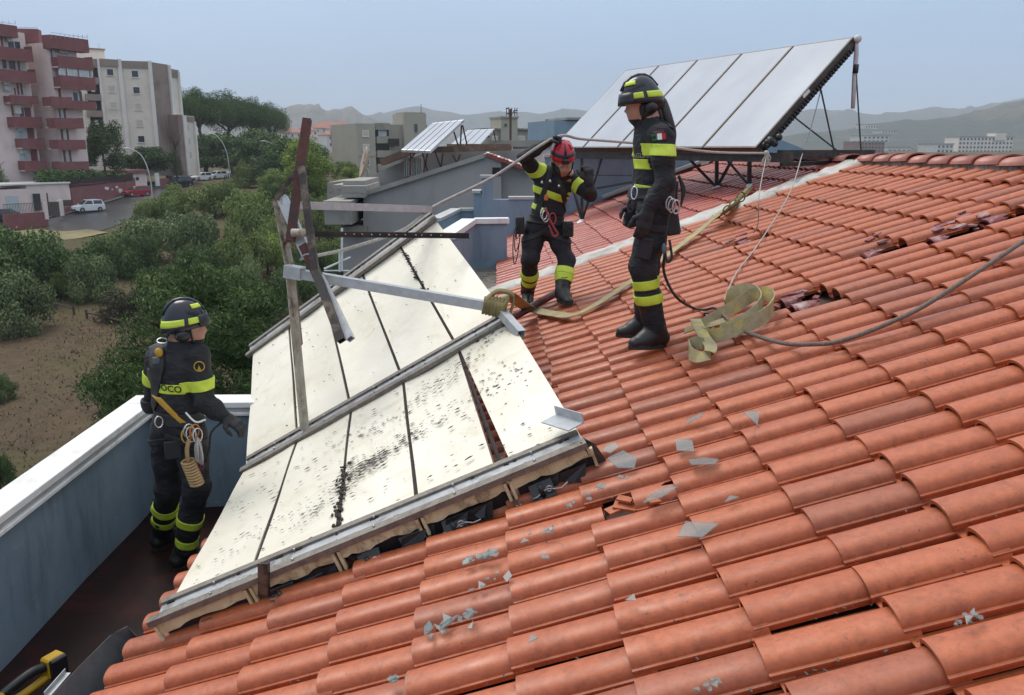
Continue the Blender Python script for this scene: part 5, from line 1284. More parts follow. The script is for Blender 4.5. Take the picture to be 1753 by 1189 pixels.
sd_ = thing('satellite_dish', 'rusty tan satellite dish on the grey terrace', 'antenna', at(620,300,28)); b = MB(); cc = at(622,277,28); ax = V(-.93,-.25,.25).normalized()
s1 = ax.cross(V(0,0,1)).normalized(); s2 = s1.cross(ax); rings = [[cc-ax*(.16*(1-r_*r_))+(s1*math.cos(a)+s2*math.sin(a))*.52*r_ for a in np.linspace(0, 2*math.pi, 19)[:-1]] for r_ in (.05,.4,.75,1)]
for r_ in rings: b.v += [tuple(p) for p in r_]
for r_ in range(3):
    for k in range(18): b.f.append((r_*18+k, r_*18+(k+1)%18, r_*18+18+(k+1)%18, r_*18+18+k)); b.m.append(0)
o = b.build('dish', pm('tan_dish', (.42,.33,.24), (.33,.25,.18), 4, .6), sd_, smooth=True); o.modifiers.new('t','SOLIDIFY').thickness = .02
b = MB(); b.tube([cc, cc+V(.15,0,-.3), cc+V(.15,0,-.75)], .03, 6); b.build('mast', M_CLIP, sd_)
# the two small racks
M_FRL = pm('pale_frame', (.5,.52,.54), (.4,.42,.44), 4, .4, metal=.4)
br2 = at(736, 257, 27.5)
r2_, RC2, nl2, un2, nn2 = rack_thing('solar_rack', 'nearer small rack of pale collectors on red struts over the barred doors', br2, V(-.93,.36,0), V(.36,.93,0)*1.0, 1.0, 1, 1.2, 1.2, M_RUST, detail=False, frame=M_FRL) if False else (None,)*5
def small_rack(label, corners, n, Y0, Y1, legs, mat_leg, nm='solar_rack'):
    """corners: bl, br, tr, tl sight lines; bottom at distance Y0, top at Y1"""
    bl, br_, tr_, tl_ = [at(*c, Y) for c, Y in zip(corners, (Y0+.6, Y0, Y1, Y1+.6))]
    t = thing(nm, label, 'solar rack', (bl+br_)/2, 'solar racks on the roofs')
    nrm = (br_-bl).cross(tl_-bl).normalized()
    for k in range(n):
        a0, a1 = k/n+.012, (k+1)/n-.012
        q = [lerp(bl, br_, a0), lerp(bl, br_, a1), lerp(tl_, tr_, a1), lerp(tl_, tr_, a0)]
        b = MB(); b.add(q+[p-nrm*.08 for p in q], [(0,1,2,3),(7,6,5,4),(0,4,5,1),(1,5,6,2),(2,6,7,3),(3,7,4,0)]); p_ = b.build('collector', M_FRL, t)
        cen = sum(q, V(0,0,0))/4; b = MB(); b.add([cen+(p-cen)*.94+nrm*.004 for p in q], [(0,1,2,3)]); b.build('glass', M_GLASS, p_, fix=False)
    for (x0, y0, x1, y1, dY) in legs:
        b = MB(); b.bar(at(x0, y0, Y0+dY), at(x1, y1, Y0+dY), .05, .05); b.build('leg', mat_leg, t)
    return t
small_rack('nearer small rack of pale collectors on red struts over the barred doors', ((686,256),(737,258),(795,204),(740,210)), 5, 27.5, 29.3, [(703,258,703,300,.8),(712,260,700,275,.8),(722,258,733,297,.5),(733,258,725,295,.5),(745,260,755,287,.9),(758,262,755,287,.9),(775,265,782,278,1.2),(788,264,782,278,1.2),(790,214,788,254,2.2),(777,225,786,255,2.2),(792,214,800,250,2.2)], M_RUST)
small_rack('farther small rack of pale collectors behind the nearer one', ((772,246),(822,247),(847,220),(800,222)), 4, 36, 37.5, [(845,222,850,250,1.2),(824,246,838,232,.8)], M_RUST)
an = thing('antenna', 'bare television antenna mast with crossed rods above the grey roofs', 'antenna', at(874,255,36)); b = MB(); b.tube([at(874,258,36), at(874,186,36)], .05, 6); b.build('mast', M_RUSTB, an)
b = MB()
for (x0, x1, y_) in ((868,884,194),(866,872,186),(878,886,190)): b.tube([at(x0,y_,36), at(x1,y_-2,36)], .025, 5)
for x_ in (867,871,876,881,885): b.tube([at(x_,184,36), at(x_,198,36)], .018, 5)
b.build('rods', M_RUSTB, an)

# ---- olive-grey block and its neighbours
H1 = Facade(612, 645, 168, 170); H2 = Facade(645, 732, 171, 176)
ol = thing('apartment_block', 'olive-grey apartment block with a square stair tower in the middle distance', 'building', V(H1.xy(630).x, 176, -6), 'apartment blocks in the middle distance')
part(H1, ol, 'wall', M_OLVL, 612, 643, 211, 330, 0, 14); part(H2, ol, 'wall', M_OLV, 643, 732, 213, 330, 0, 12); part(H2, ol, 'stair_tower', M_OLVL, 690, 728, 194, 330, .8, 6); part(H2, ol, 'tower_cap', M_OLV, 693, 727, 192, 196, .5, 5); part(H1, ol, 'wall_band', M_OLV, 612, 643, 266, 268, .1, .4); part(H2, ol, 'loggia_block', M_OLV, 643, 666, 210.5, 222, .9, 2)
for y0 in (222.5, 246.5, 271): win(H1, ol, 621, 632, y0, y0+11, M_SHUT if y0 < 260 else M_WDARK, M_PALE, .1, True)
for y0 in (221, 245, 268): part(H2, ol, 'loggia', M_DARK, 643, 666, y0, y0+13, .1, .3); part(H2, ol, 'loggia_parapet', M_OLV, 643, 667, y0+12, y0+24, .9, .2)
part(H2, ol, 'curtain', M_WLITE, 648, 662, 223, 233, .2, .1); win(H2, ol, 707, 713, 211, 227, M_WDARK, M_OLV, .9)
part(H2, ol, 'mast', M_DARK, 721, 721.6, 178, 195, .4, .1); part(H2, ol, 'shelf_pile', M_DARK, 662, 680, 237, 250, 1.2, .6)
K1 = Facade(840, 1000, 118, 122)
o2 = thing('apartment_block', 'low olive-grey block with pale shutters behind the red-helmeted man', 'building', V(K1.xy(900).x, 124, -6), 'apartment blocks in the middle distance')
part(K1, o2, 'wall', M_OLV, 826, 1000, 221, 300, 0, 8); part(K1, o2, 'stair_tower', M_OLVL, 856, 884, 200, 260, .5, 5); part(K1, o2, 'tower_cap', M_OLV, 855, 885, 199, 202, .7, 5.3); win(K1, o2, 861, 866, 211, 216, M_WDARK, M_OLVL, .6)
for (x0, x1, m) in ((886,898,M_SHUT),(907,930,M_WLITE),(842,852,M_SHUT),(936,948,M_SHUT)): win(K1, o2, x0, x1, 232, 243, m, M_PALE, .1)
part(K1, o2, 'roof_slab', M_GREYL, 826, 1000, 219.5, 222, .3, 8.6)
K2 = Facade(940, 1010, 60, 61); nb = thing('blue_block', 'dark blue-grey block peeping out left of the standing collectors', 'building', V(K2.xy(970).x, 62, -6)); part(K2, nb, 'wall', M_BLUE2, 948, 1010, 206, 300, 0, 5); part(K2, nb, 'roof_edge', M_GREYL, 968, 1012, 201, 205, .2, 4)
bgab = thing('blue_gable', 'small blue gable wall behind the standing rack near the ridge', 'building', at(1345,265,22)); b = MB(); gable(b, [(1290,300),(1290,242),(1330,236),(1395,262),(1395,300)], 22, 3); b.build('wall', M_BLUE2, bgab)

# ---- town houses on the left skyline
TOWN = [(572,600,213,250,430,M_WHITE,'white house with red roof left of the orange house'),(584,614,236,268,300,M_ORANGE,'bright orange house beside the olive-grey block'),(578,612,216,236,360,M_ROOFB,'brownish house with red roof above the orange one'),(486,528,220,245,420,M_WHITE,'cream house with red roof behind the rusty strut'),(540,572,212,236,460,M_WHITE,'pale house right of the rusty strut top'),(455,482,226,250,380,M_GREYL,'grey house low behind the pine group'),(546,600,207,222,520,M_BEIGE,'long beige building on the left skyline'),(528,545,216,240,440,M_PINK,'small pink house beside the rusty strut top'),(560,586,224,252,390,M_WHITE,'small white house half hidden behind the dark tree')]
for k, (x0, x1, y0, y1, Y, m, lb) in enumerate(TOWN):
    F = Facade(x0, x1, Y, Y*1.01); t = thing('town_house', lb, 'house', V(F.xy((x0+x1)/2).x, Y, F.z(x0, y1)), 'houses of the town')
    part(F, t, 'wall', m, x0, x1, y0+6, y1+8, 0, 10); b = MB()
    P, Q = F.xy(x0-1), F.xy(x1+1); z0, z1 = F.z(x0, y0+6.5), F.z(x0, y0); d = (Q-P).normalized(); nn_ = V(-d.y,d.x,0)
    b.add([P-nn_*.6+V(0,0,z0), Q-nn_*.6+V(0,0,z0), Q+nn_*10.6+V(0,0,z0), P+nn_*10.6+V(0,0,z0), P+d*1.5+nn_*5+V(0,0,z1), Q-d*1.5+nn_*5+V(0,0,z1)], [(0,1,5,4),(1,2,5),(2,3,4,5),(3,0,4),(3,2,1,0)]); b.build('roof', M_ROOF, t)
    nw = max(2, int((x1-x0)/9))
    for q_ in range(nw):
        xx = lerp(x0, x1, (q_+.5)/nw); win(F, t, xx-1.6, xx+1.6, y0+9, y0+14, M_WDARK, M_PALE, .1)
        if y1-y0 > 26: win(F, t, xx-1.6, xx+1.6, y0+20, y0+26, M_WDARK, M_PALE, .1)
# ---- right hand town below the wooded hill
def far_block(x0, x1, y0, y1, Y, mat, lb, cols, rows, extra=None):
    F = Facade(x0, x1, Y, Y*1.02); t = thing('distant_block', lb, 'building', V(F.xy((x0+x1)/2).x, Y, F.z(x0, y1)), 'distant town blocks')
    part(F, t, 'wall', mat, x0, x1, y0, y1, 0, 14); part(F, t, 'roof_edge', M_GREYL, x0-.5, x1+.5, y0-1, y0+.8, .4, 14.6)
    for r_ in range(rows):
        for c_ in range(cols):
            xx = lerp(x0, x1, (c_+.5)/cols); yy = lerp(y0, y1, (r_+.55)/rows); b = MB(); F.slab(b, xx-(x1-x0)/cols*.24, xx+(x1-x0)/cols*.24, yy-(y1-y0)/rows*.26, yy+(y1-y0)/rows*.26, .12, .2); b.build('window', M_WDARK, t)
    if extra: part(F, t, 'stair_tower', mat, *extra, 1, 8)
    return t
M_BRICK = pm('brick_block', (.26,.15,.12), (.2,.12,.10), .3, .85)
far_block(1640,1733,234,262,640,M_BEIGE,'long beige block with a rooftop tower at far right',15,4,(1700,1718,228,240))
far_block(1474,1514,242,268,560,M_BRICK,'brick and white block just left of the roof ridge end',7,4)
far_block(1476,1520,232,244,760,M_WHITE,'white terraced block above the brick one',6,2)
far_block(1604,1632,246,262,600,M_WHITE,'small white house left of the long beige block',4,2)
far_block(1520,1560,252,266,700,M_WHITE,'low pale building over the start of the roof ridge',5,1)
far_block(1560,1602,255,266,720,M_BEIGE,'low beige building between ridge start and small white house',5,1)
far_block(1478,1500,213,220,1250,M_WHITE,'white building high on the wooded slope',5,1)
far_block(1508,1536,223.5,228,1150,M_WHITE,'pale row of houses part way up the wooded slope',6,1)

# ================================================================ street lamps
M_LAMP = pm('lamp_steel', (.50,.50,.47), (.40,.40,.38), 4, .5, metal=.2)
def lamp(pts, Y, label):
    P = [at(x, y, Y) for x, y in pts]; base = V(P[0].x, P[0].y, min(P[0].z, GH(Y)))
    t = thing('street_lamp', label, 'street lamp', base, 'curved street lamps along the road'); b = MB(); sp = spline([base]+P, 5); b.tube(sp, list(np.linspace(.11,.05,len(sp))), 8); b.build('pole', M_LAMP, t, smooth=True)
    h_ = P[-1]; b = MB(); b.ball(h_+V(-.45,0,.0), (.55,.16,.09), 10, 6); hd_ = b.build('lamp_head', M_LAMP, t, smooth=True)
    b = MB(); b.ball(h_+V(-.5,0,-.05), (.38,.12,.06), 8, 5); b.build('lamp_glass', M_WLITE, hd_, smooth=True)
lamp([(262,356),(258,310),(249,278),(238,262),(222,253.5)], 110, 'nearest curved street lamp, beside the road above the thicket')
lamp([(393,302),(390,268),(382,246),(372,233),(364,228)], 150, 'second curved street lamp, in front of the umbrella pines')
lamp([(484,296),(480,270),(473,254),(464,245),(455,241)], 160, 'third curved street lamp, nearest the rusty strut')

# ================================================================ cars
def car(px, ybase, Y, heading, L, W_, H, paint, label, kind='hatch', group='cars parked along the road'):
    """body from a lofted side outline; +x of the car is its front"""
    P = gp(px, ybase) if Y is None else at(px, ybase, Y); P = V(P.x, P.y, GH(P.y)+.07)
    R = Matrix.Translation(P) @ Matrix.Rotation(heading, 4, 'Z'); t = thing('parked_car', label, 'car', P, group)
    h = L/2
    low = [(-h,.32),(-h+.03,.75*H*.8),(-h+.12,.62*H),(h-.95*L/4,.60*H),(h-.12,.50*H),(h,.38*H),(h-.02,.25),(h-.5,.18),(-h+.4,.18)]
    b = MB(); n = len(low)
    for (f, y_) in ((.94,-W_/2),(1,-W_/2*.97),(1,W_/2*.97),(.94,W_/2)): b.v += [(x*f, y_, z*(1 if abs(f-1) < .01 else .98)) for x, z in low]
    for r_ in range(3):
        for k in range(n): b.f.append((r_*n+k, r_*n+(k+1)%n, (r_+1)*n+(k+1)%n, (r_+1)*n+k)); b.m.append(0)
    b.f += [tuple(range(n))[::-1], tuple(range(3*n, 4*n))]; b.m += [0,0]; b.v = [tuple(R @ Vector(v)) for v in b.v]
    body = b.build('body', paint, t, bevel=.03)
    rr_ = -h+(.10 if kind != 'sedan' else .75); cab = [(rr_,.60*H),(rr_+.22,.97*H),(rr_+.5,H),(h-1.75*L/4,.98*H),(h-.98*L/4,.60*H)]
    b = MB(); n = len(cab)
    for (y_, s_) in ((-W_/2*.92,0),(-W_/2*.76,1),(W_/2*.76,1),(W_/2*.92,0)): b.v += [(x, y_ if z < .7*H else math.copysign(W_/2*.74, y_), z) for x, z in cab]
    for r_ in range(3):
        for k in range(n): b.f.append((r_*n+k, r_*n+(k+1)%n, (r_+1)*n+(k+1)%n, (r_+1)*n+k)); b.m.append(0)
    b.f += [tuple(range(n))[::-1], tuple(range(3*n, 4*n))]; b.m += [0,0]; b.v = [tuple(R @ Vector(v)) for v in b.v]
    b.build('cabin', paint, t)
    def quad(name, pts, m, par=None):
        b = MB(); b.add([R @ Vector(p) for p in pts], [tuple(range(len(pts)))]); o = b.build(name, m, par or t, fix=False); return o
    xf, xg = h-1.75*L/4, h-.98*L/4
    quad('windscreen', [(xf+.06,-W_*.34,.95*H),(xf+.06,W_*.34,.95*H),(xg+.015,W_*.41,.63*H),(xg+.015,-W_*.41,.63*H)], M_WDARK)
    quad('rear_window', [(rr_+.17,-W_*.33,.92*H),(rr_+.17,W_*.33,.92*H),(rr_-.01,W_*.38,.68*H),(rr_-.01,-W_*.38,.68*H)], M_WDARK)
    for s_ in (-1, 1):
        for (a0, a1) in ((rr_+.2, (rr_+xg)/2-.05), ((rr_+xg)/2+.05, xg-.15)):
            tt = lambda x: min(a1, x)
            quad('side_window', [(a0,s_*(W_*.46),.64*H),(a1,s_*(W_*.46),.64*H),(min(a1, xf+.05),s_*(W_*.385),.93*H),(a0+.08,s_*(W_*.385),.93*H)], M_WDARK)
        for x_ in (-h+.72, h-.78):
            b = MB(); c_ = Vector((x_, s_*(W_/2-.08), .31)); b.cyl(R @ (c_+V(0,-.1,0)), R @ (c_+V(0,.11,0)), .31, 16); w_ = b.build('wheel', M_BLACK, t)
            b = MB(); b.cyl(R @ (c_+V(0,s_*.105,0)), R @ (c_+V(0,s_*.12,0)), .19, 12); b.build('rim', M_CLIP, w_)
        b = MB(); b.box(R @ V(h-.10,s_*W_*.36,.44*H), (.16,.34,.15), R.to_3x3()); b.build('headlight', M_WLITE, t, bevel=.03)
        b = MB(); b.box(R @ V(-h+.08,s_*W_*.38,.56*H), (.14,.2,.22), R.to_3x3()); b.build('tail_light', M_MAROON, t, bevel=.02)
        b = MB(); b.box(R @ V(xg-.12,s_*(W_/2+.06),.66*H), (.12,.18,.12), R.to_3x3()); b.build('mirror', paint, t, bevel=.02)
    b = MB(); b.box(R @ V(h-.03,0,.22*H), (.1,W_*.8,.22), R.to_3x3()); b.build('bumper_grille', M_BLACK, t)
    b = MB(); b.box(R @ V(h+.03,0,.29*H), (.02,.5,.11), R.to_3x3()); b.build('number_plate', M_COPE, t)
    return t
PW = pm('white_car_paint', (.72,.73,.74), (.66,.67,.68), 2, .25); PR = pm('red_car_paint', (.36,.012,.022), (.30,.01,.02), 2, .25); PD = pm('dark_car_paint', (.018,.024,.045), (.012,.016,.03), 2, .2)
import math as _m
hd0 = math.atan2(-26, -22)
car(152, 363, None, math.atan2(-.72,-.68), 3.7, 1.65, 1.55, PW, 'white hatchback parked facing downhill by the maroon wall')
car(234, 336, None, math.atan2(-.80,-.60), 4.0, 1.68, 1.5, PR, 'red hatchback parked before the gatehouse')
car(307, 320, None, math.atan2(-.85,-.52), 4.6, 1.8, 1.62, PD, 'dark blue estate car parked by the garden wall')
car(345, 309, None, math.atan2(-.85,-.52), 4.1, 1.7, 1.5, PW, 'white car nearest behind the dark estate, half hidden by shrubs')
car(372, 306, None, math.atan2(-.85,-.52), 4.1, 1.7, 1.5, PW, 'farthest white car up the road, half hidden by shrubs')
car(12, 366, 104, math.atan2(.1,1), 4.2, 1.7, 1.45, PD, 'dark car parked in the driveway at left edge behind the railing')
# ================================================================ people: bodies grown as one surface from a distance field
from mathutils.bvhtree import BVHTree
def sd_cone(P, a, b, r1, r2, sq=None):
    """tapered limb; sq = (axis, factor) flattens the section along an axis"""
    a = np.array(a, np.float32); b = np.array(b, np.float32); Q = P-a; d = b-a
    if sq is not None:
        ax = np.array(sq[0], np.float32); ax = ax/np.linalg.norm(ax); f = sq[1]-1
        Q = Q+(Q@ax)[...,None]*ax*f; d = d+(d@ax)*ax*f
    t = np.clip((Q@d)/max(1e-9, float(d@d)), 0, 1); return np.linalg.norm(Q-t[...,None]*d, axis=-1)-(r1+(r2-r1)*t)
def surface(prims, vox, blend=.03, wrinkle=0.0, seed=0, iso=0.0):
    """prims: (a, b, r1, r2, sq). returns verts, quads (surface nets)"""
    pts = np.array([list(p[0]) for p in prims]+[list(p[1]) for p in prims]); R = max(max(p[2], p[3]) for p in prims)+.05
    lo = pts.min(0)-R; hi = pts.max(0)+R; n = np.ceil((hi-lo)/vox).astype(int)+1
    ax = [lo[k]+vox*np.arange(n[k]) for k in range(3)]; F = np.full(n, 9.0, np.float32)
    for p in prims:
        a, b_, r1, r2 = p[:4]; sq = p[4] if len(p) > 4 else None; k_ = p[5] if len(p) > 5 else blend
        m = max(r1, r2)*(1.0 if sq is None or sq[1] >= 1 else 1/sq[1])+.09
        l = np.maximum(0, np.floor((np.minimum(a, b_)-m-lo)/vox).astype(int)); h = np.minimum(n, np.ceil((np.maximum(a, b_)+m-lo)/vox).astype(int)+1)
        sl = tuple(slice(l[q], h[q]) for q in range(3)); G = np.stack(np.meshgrid(*[ax[q][sl[q]] for q in range(3)], indexing='ij'), -1).astype(np.float32)
        d = sd_cone(G, a, b_, r1, r2, sq); f = F[sl]; hh = np.clip(.5+.5*(d-f)/k_, 0, 1); F[sl] = d*(1-hh)+f*hh-k_*hh*(1-hh)
    if wrinkle:
        g = np.random.default_rng(seed); G = np.stack(np.meshgrid(*ax, indexing='ij'), -1).astype(np.float32); w = 0
        for q in range(9):
            k = g.normal(size=3); k = k/np.linalg.norm(k)*g.uniform(16, 70); k[2] *= 1.2; w = w+np.sin(G@k.astype(np.float32)+g.uniform(0,6)+2.2*np.sin(G@(k[[1,2,0]]*.35).astype(np.float32)))/(1+.02*np.linalg.norm(k))
        F = F+wrinkle*w
    S_ = F < iso; c = np.zeros((n[0]-1, n[1]-1, n[2]-1, 3)); cnt = np.zeros(c.shape[:3])
    offs = [(x, y, z) for x in (0,1) for y in (0,1) for z in (0,1)]
    def cor(o, A): return A[o[0]:n[0]-1+o[0], o[1]:n[1]-1+o[1], o[2]:n[2]-1+o[2]]
    for o in offs:
        for q in range(3):
            if o[q]: continue
            o2 = list(o); o2[q] = 1; fa, fb = cor(o, F), cor(o2, F); x = (fa < iso) != (fb < iso)
            t = np.where(x, (iso-fa)/np.where(fb == fa, 1, fb-fa), 0)
            for r in range(3): c[..., r] += np.where(x, o[r]+(t if r == q else 0), 0)
            cnt += x
    act = cnt > 0; idx = -np.ones(act.shape, int); idx[act] = np.arange(act.sum()); ijk = np.argwhere(act)
    vs = lo+vox*(ijk+c[act]/cnt[act][:,None]); fs = []
    for q in range(3):
        u, v = [(1,2),(2,0),(0,1)][q]; A = S_; sl1 = [slice(1,-1)]*3; sl1[q] = slice(0,-1); sl2 = [slice(1,-1)]*3; sl2[q] = slice(1,None)
        s1, s2 = A[tuple(sl1)], A[tuple(sl2)]; E = np.argwhere(s1 != s2)
        if not len(E): continue
        base = E.copy(); base[:, u] += 1; base[:, v] += 1; flip = s1[tuple(E.T)]
        def cell(du, dv): k = base.copy(); k[:, u] += du; k[:, v] += dv; return idx[tuple(k.T)]
        quad = np.stack([cell(-1,-1), cell(0,-1), cell(0,0), cell(-1,0)], 1); quad[~flip] = quad[~flip][:, ::-1]; fs.append(quad)
    return vs, np.concatenate(fs)
def smooth_verts(vs, fs, it=2, lam=.5):
    for _ in range(it):
        acc = np.zeros_like(vs); ct = np.zeros(len(vs))
        for k in range(4):
            np.add.at(acc, fs[:,k], vs[fs[:,(k+1)%4]]); np.add.at(acc, fs[:,k], vs[fs[:,(k+3)%4]]); np.add.at(ct, fs[:,k], 2)
        vs = vs*(1-lam)+acc/np.maximum(ct,1)[:,None]*lam
    return vs
def grow(name, prims, vox, mats, parent, blend=.03, wrinkle=0, seed=0, it=2, matfn=None):
    vs, fs = surface(prims, vox, blend, wrinkle, seed); vs = smooth_verts(vs, fs, it)
    me = bpy.data.meshes.new(name); me.from_pydata(vs.tolist(), [], fs.tolist())
    for m in (mats if isinstance(mats, list) else [mats]): me.materials.append(m)
    me.polygons.foreach_set('use_smooth', [True]*len(fs))
    if matfn is not None: me.polygons.foreach_set('material_index', matfn(vs[fs].mean(1)).astype(int))
    me.update(); return link(name, me, parent)
def band(body, parent, name, mat, c, n, half, pred, off=.006):
    """a strip of the body's own surface between two planes, lifted off it"""
    bm = bmesh.new(); bm.from_mesh(body.data); bm.normal_update(); c = Vector(c); n = Vector(n).normalized()
    kill = [f for f in bm.faces if abs((f.calc_center_median()-c).dot(n)) > half+.03 or not pred(f.calc_center_median())]; bmesh.ops.delete(bm, geom=kill, context='FACES')
    for s in (1, -1): bmesh.ops.bisect_plane(bm, geom=bm.verts[:]+bm.edges[:]+bm.faces[:], plane_co=c+n*half*s, plane_no=n*s, clear_outer=True)
    bm.normal_update()
    if not bm.faces: bm.free(); return None
    nr = {v: v.normal.copy() for v in bm.verts}
    ret = bmesh.ops.extrude_face_region(bm, geom=bm.faces[:]); top = [g for g in ret['geom'] if isinstance(g, bmesh.types.BMVert)]
    for v in top: v.co += v.normal*off
    for v in bm.verts:
        v.co -= v.normal*.0
    me = bpy.data.meshes.new(name); bm.normal_update(); bm.to_mesh(me); bm.free(); me.materials.clear(); me.materials.append(mat)
    me.polygons.foreach_set('use_smooth', [True]*len(me.polygons)); me.polygons.foreach_set('material_index', [0]*len(me.polygons)); return link(name, me, parent)
def bvh_of(*objs):
    bm = bmesh.new()
    for o in objs: bm.from_mesh(o.data)
    t = BVHTree.FromBMesh(bm); bm.free(); return t
def stick(verts2d, faces, org, tu, tv, n, tree, name, mat, parent, lift=.003):
    vs = []
    for (u, v) in verts2d:
        p = Vector(org)+tu*u+tv*v; h = tree.ray_cast(p+n*.3, -n, .6); vs.append((h[0] if h[0] is not None else p)+n*lift)
    me = bpy.data.meshes.new(name); me.from_pydata(vs, [], faces); me.materials.append(mat); return link(name, me, parent)
def text2d(txt, size):
    cu = bpy.data.curves.new('lettering', 'FONT'); cu.body = txt; cu.size = size; cu.align_x = 'CENTER'; cu.align_y = 'CENTER'; cu.offset = size*.02; cu.resolution_u = 2
    o = bpy.data.objects.new('lettering', cu); COL.objects.link(o); dg = bpy.context.evaluated_depsgraph_get(); dg.update(); me = bpy.data.meshes.new_from_object(o.evaluated_get(dg))
    bpy.data.objects.remove(o); bpy.data.curves.remove(cu); v = [(p.co.x, p.co.y) for p in me.vertices]; f = [tuple(p.vertices) for p in me.polygons]; bpy.data.meshes.remove(me); return v, f
def write(txt, size, org, tu, tv, n, tree, mat, parent, lift=.004):
    v, f = text2d(txt, size); return stick(v, f, org, tu, tv, n, tree, 'lettering', mat, parent, lift)

def suit_material():
    m, nt, b = newmat('black_turnout_cloth'); v = coords(nt, 'World'); vs_ = coords(nt, 'World', (1, 1, 1.7))
    f = noisetex(nt, 9, 6, .6, v); r = ramp(nt, [(.3, (.011,.0115,.014)), (.7, (.024,.0245,.028))]); nt.links.new(f, r.inputs[0]); nt.links.new(r.outputs[0], b.inputs['Base Color'])
    b.inputs['Roughness'].default_value = .72; b.inputs['Specular IOR Level'].default_value = .35
    bp = _n(nt, 'ShaderNodeBump'); bp.inputs['Strength'].default_value = .9; bp.inputs['Distance'].default_value = .016; nt.links.new(noisetex(nt, 13, 3, .5, vs_, 1.6), bp.inputs['Height'])
    b2_ = _n(nt, 'ShaderNodeBump'); b2_.inputs['Strength'].default_value = .3; b2_.inputs['Distance'].default_value = .002; nt.links.new(noisetex(nt, 300, 3, .6, v), b2_.inputs['Height']); nt.links.new(bp.outputs[0], b2_.inputs['Normal'])
    nt.links.new(b2_.outputs[0], b.inputs['Normal']); return m
M_SUIT = suit_material()
M_SUITG = pm('charcoal_panel', (.034,.035,.039), (.024,.025,.029), 30, .8, bmp=.35, bscale=260, spec=.25, bdist=.003)
M_LIME = pm('lime_reflective', (.60,.74,.06), (.50,.63,.05), 25, .5)
M_SKIN = pm('skin', (.46,.24,.165), (.40,.20,.135), 14, .55)
M_HELM = pm('navy_helmet', (.018,.021,.032), (.014,.016,.026), 10, .22)
M_HELR = pm('red_helmet', (.48,.012,.03), (.42,.01,.025), 10, .25)
M_GLOVE = pm('black_glove', (.013,.013,.015), (.02,.02,.022), 40, .7, bmp=.3, bscale=150)
M_BOOT = pm('black_boot_leather', (.014,.013,.013), (.022,.021,.02), 25, .45, bmp=.2, bscale=90)
M_SOLE = pm('boot_sole', (.02,.019,.018), (.03,.028,.026), 25, .8)
M_HARN = pm('black_harness', (.016,.016,.017), (.026,.026,.027), 40, .7)
M_HARY = pm('yellow_harness', (.52,.30,.03), (.44,.25,.025), 30, .6)
M_HAIR = pm('dark_brown_hair', (.018,.011,.008), (.03,.018,.013), 60, .5, stretch=(1,1,.2))
M_STEEL = pm('bright_steel', (.6,.6,.6), (.5,.5,.5), 10, .25, metal=.9)
M_TAN = pm('tan_rope', (.42,.28,.13), (.3,.19,.085), 40, .85)
M_ORG = pm('orange_loop', (.55,.16,.03), (.45,.12,.025), 20, .6)
M_REDW = pm('red_cord', (.36,.05,.05), (.3,.04,.04), 20, .7)
M_INK = pm('black_ink', (.012,.012,.012), None, 10, .6)
M_YDISC = pm('amber_disc', (.62,.40,.03), None, 10, .4)

def ring(c, n, r, t, name, mat, parent, e=1.0, up=(0,0,1)):
    n = Vector(n).normalized(); u = n.cross(Vector(up)); u = u.normalized() if u.length > .1 else n.cross(V(1,0,0)).normalized(); v = n.cross(u); b = MB()
    pts = [Vector(c)+u*(math.cos(a)*r)+v*(math.sin(a)*r*e) for a in np.linspace(0, 2*math.pi, 15)]; b.tube(pts, t, 6, caps=False); return b.build(name, mat, parent, smooth=True)
def hand_prims(w, d, pn, side, curl=.9, S_=1.0, spread=.0):
    """palm and five fingers. w wrist, d finger direction, pn palm normal, side: direction of the thumb"""
    w = Vector(w); d = Vector(d).normalized(); pn = (Vector(pn)-d*Vector(pn).dot(d)).normalized(); s = (Vector(side)-d*Vector(side).dot(d)); s = (s-pn*s.dot(pn)).normalized()
    P = []; k0 = .008
    for t in (-.026, -.009, .009, .026): P.append((w+s*t*.7*S_, w+d*.078*S_+s*t*1.1*S_, .021*S_, .017*S_, None, .012))
    for q, (t, L) in enumerate(((.032,.072),(.011,.082),(-.011,.076),(-.032,.060))):
        p = w+d*.085*S_+s*t*S_; L *= S_; a = curl*(.55+.06*q); dd = d
        for seg, (fl, r0, r1) in enumerate(((.42,.0125,.0115),(.32,.0115,.0105),(.28,.0105,.009))):
            dd = (d*math.cos(a)+pn*math.sin(a)).normalized(); q2 = p+dd*L*fl+s*t*spread*.3; P.append((p, q2, r0*S_, r1*S_, None, k0)); p = q2; a += curl*.85
    p = w+d*.02*S_+s*.03*S_; t1 = p+(s*.75+d*.55+pn*.25).normalized()*.042*S_; t2 = t1+(s*.25+d*.85+pn*.5*curl).normalized()*.036*S_; t3 = t2+(d*.8-s*.1+pn*.7*curl).normalized()*.026*S_
    P += [(p, t1, .016*S_, .0135*S_, None, .012), (t1, t2, .0135*S_, .012*S_, None, k0), (t2, t3, .012*S_, .010*S_, None, k0)]
    P.append((w-d*.07*S_, w+d*.01, .038*S_, .032*S_, None, .02)); return P
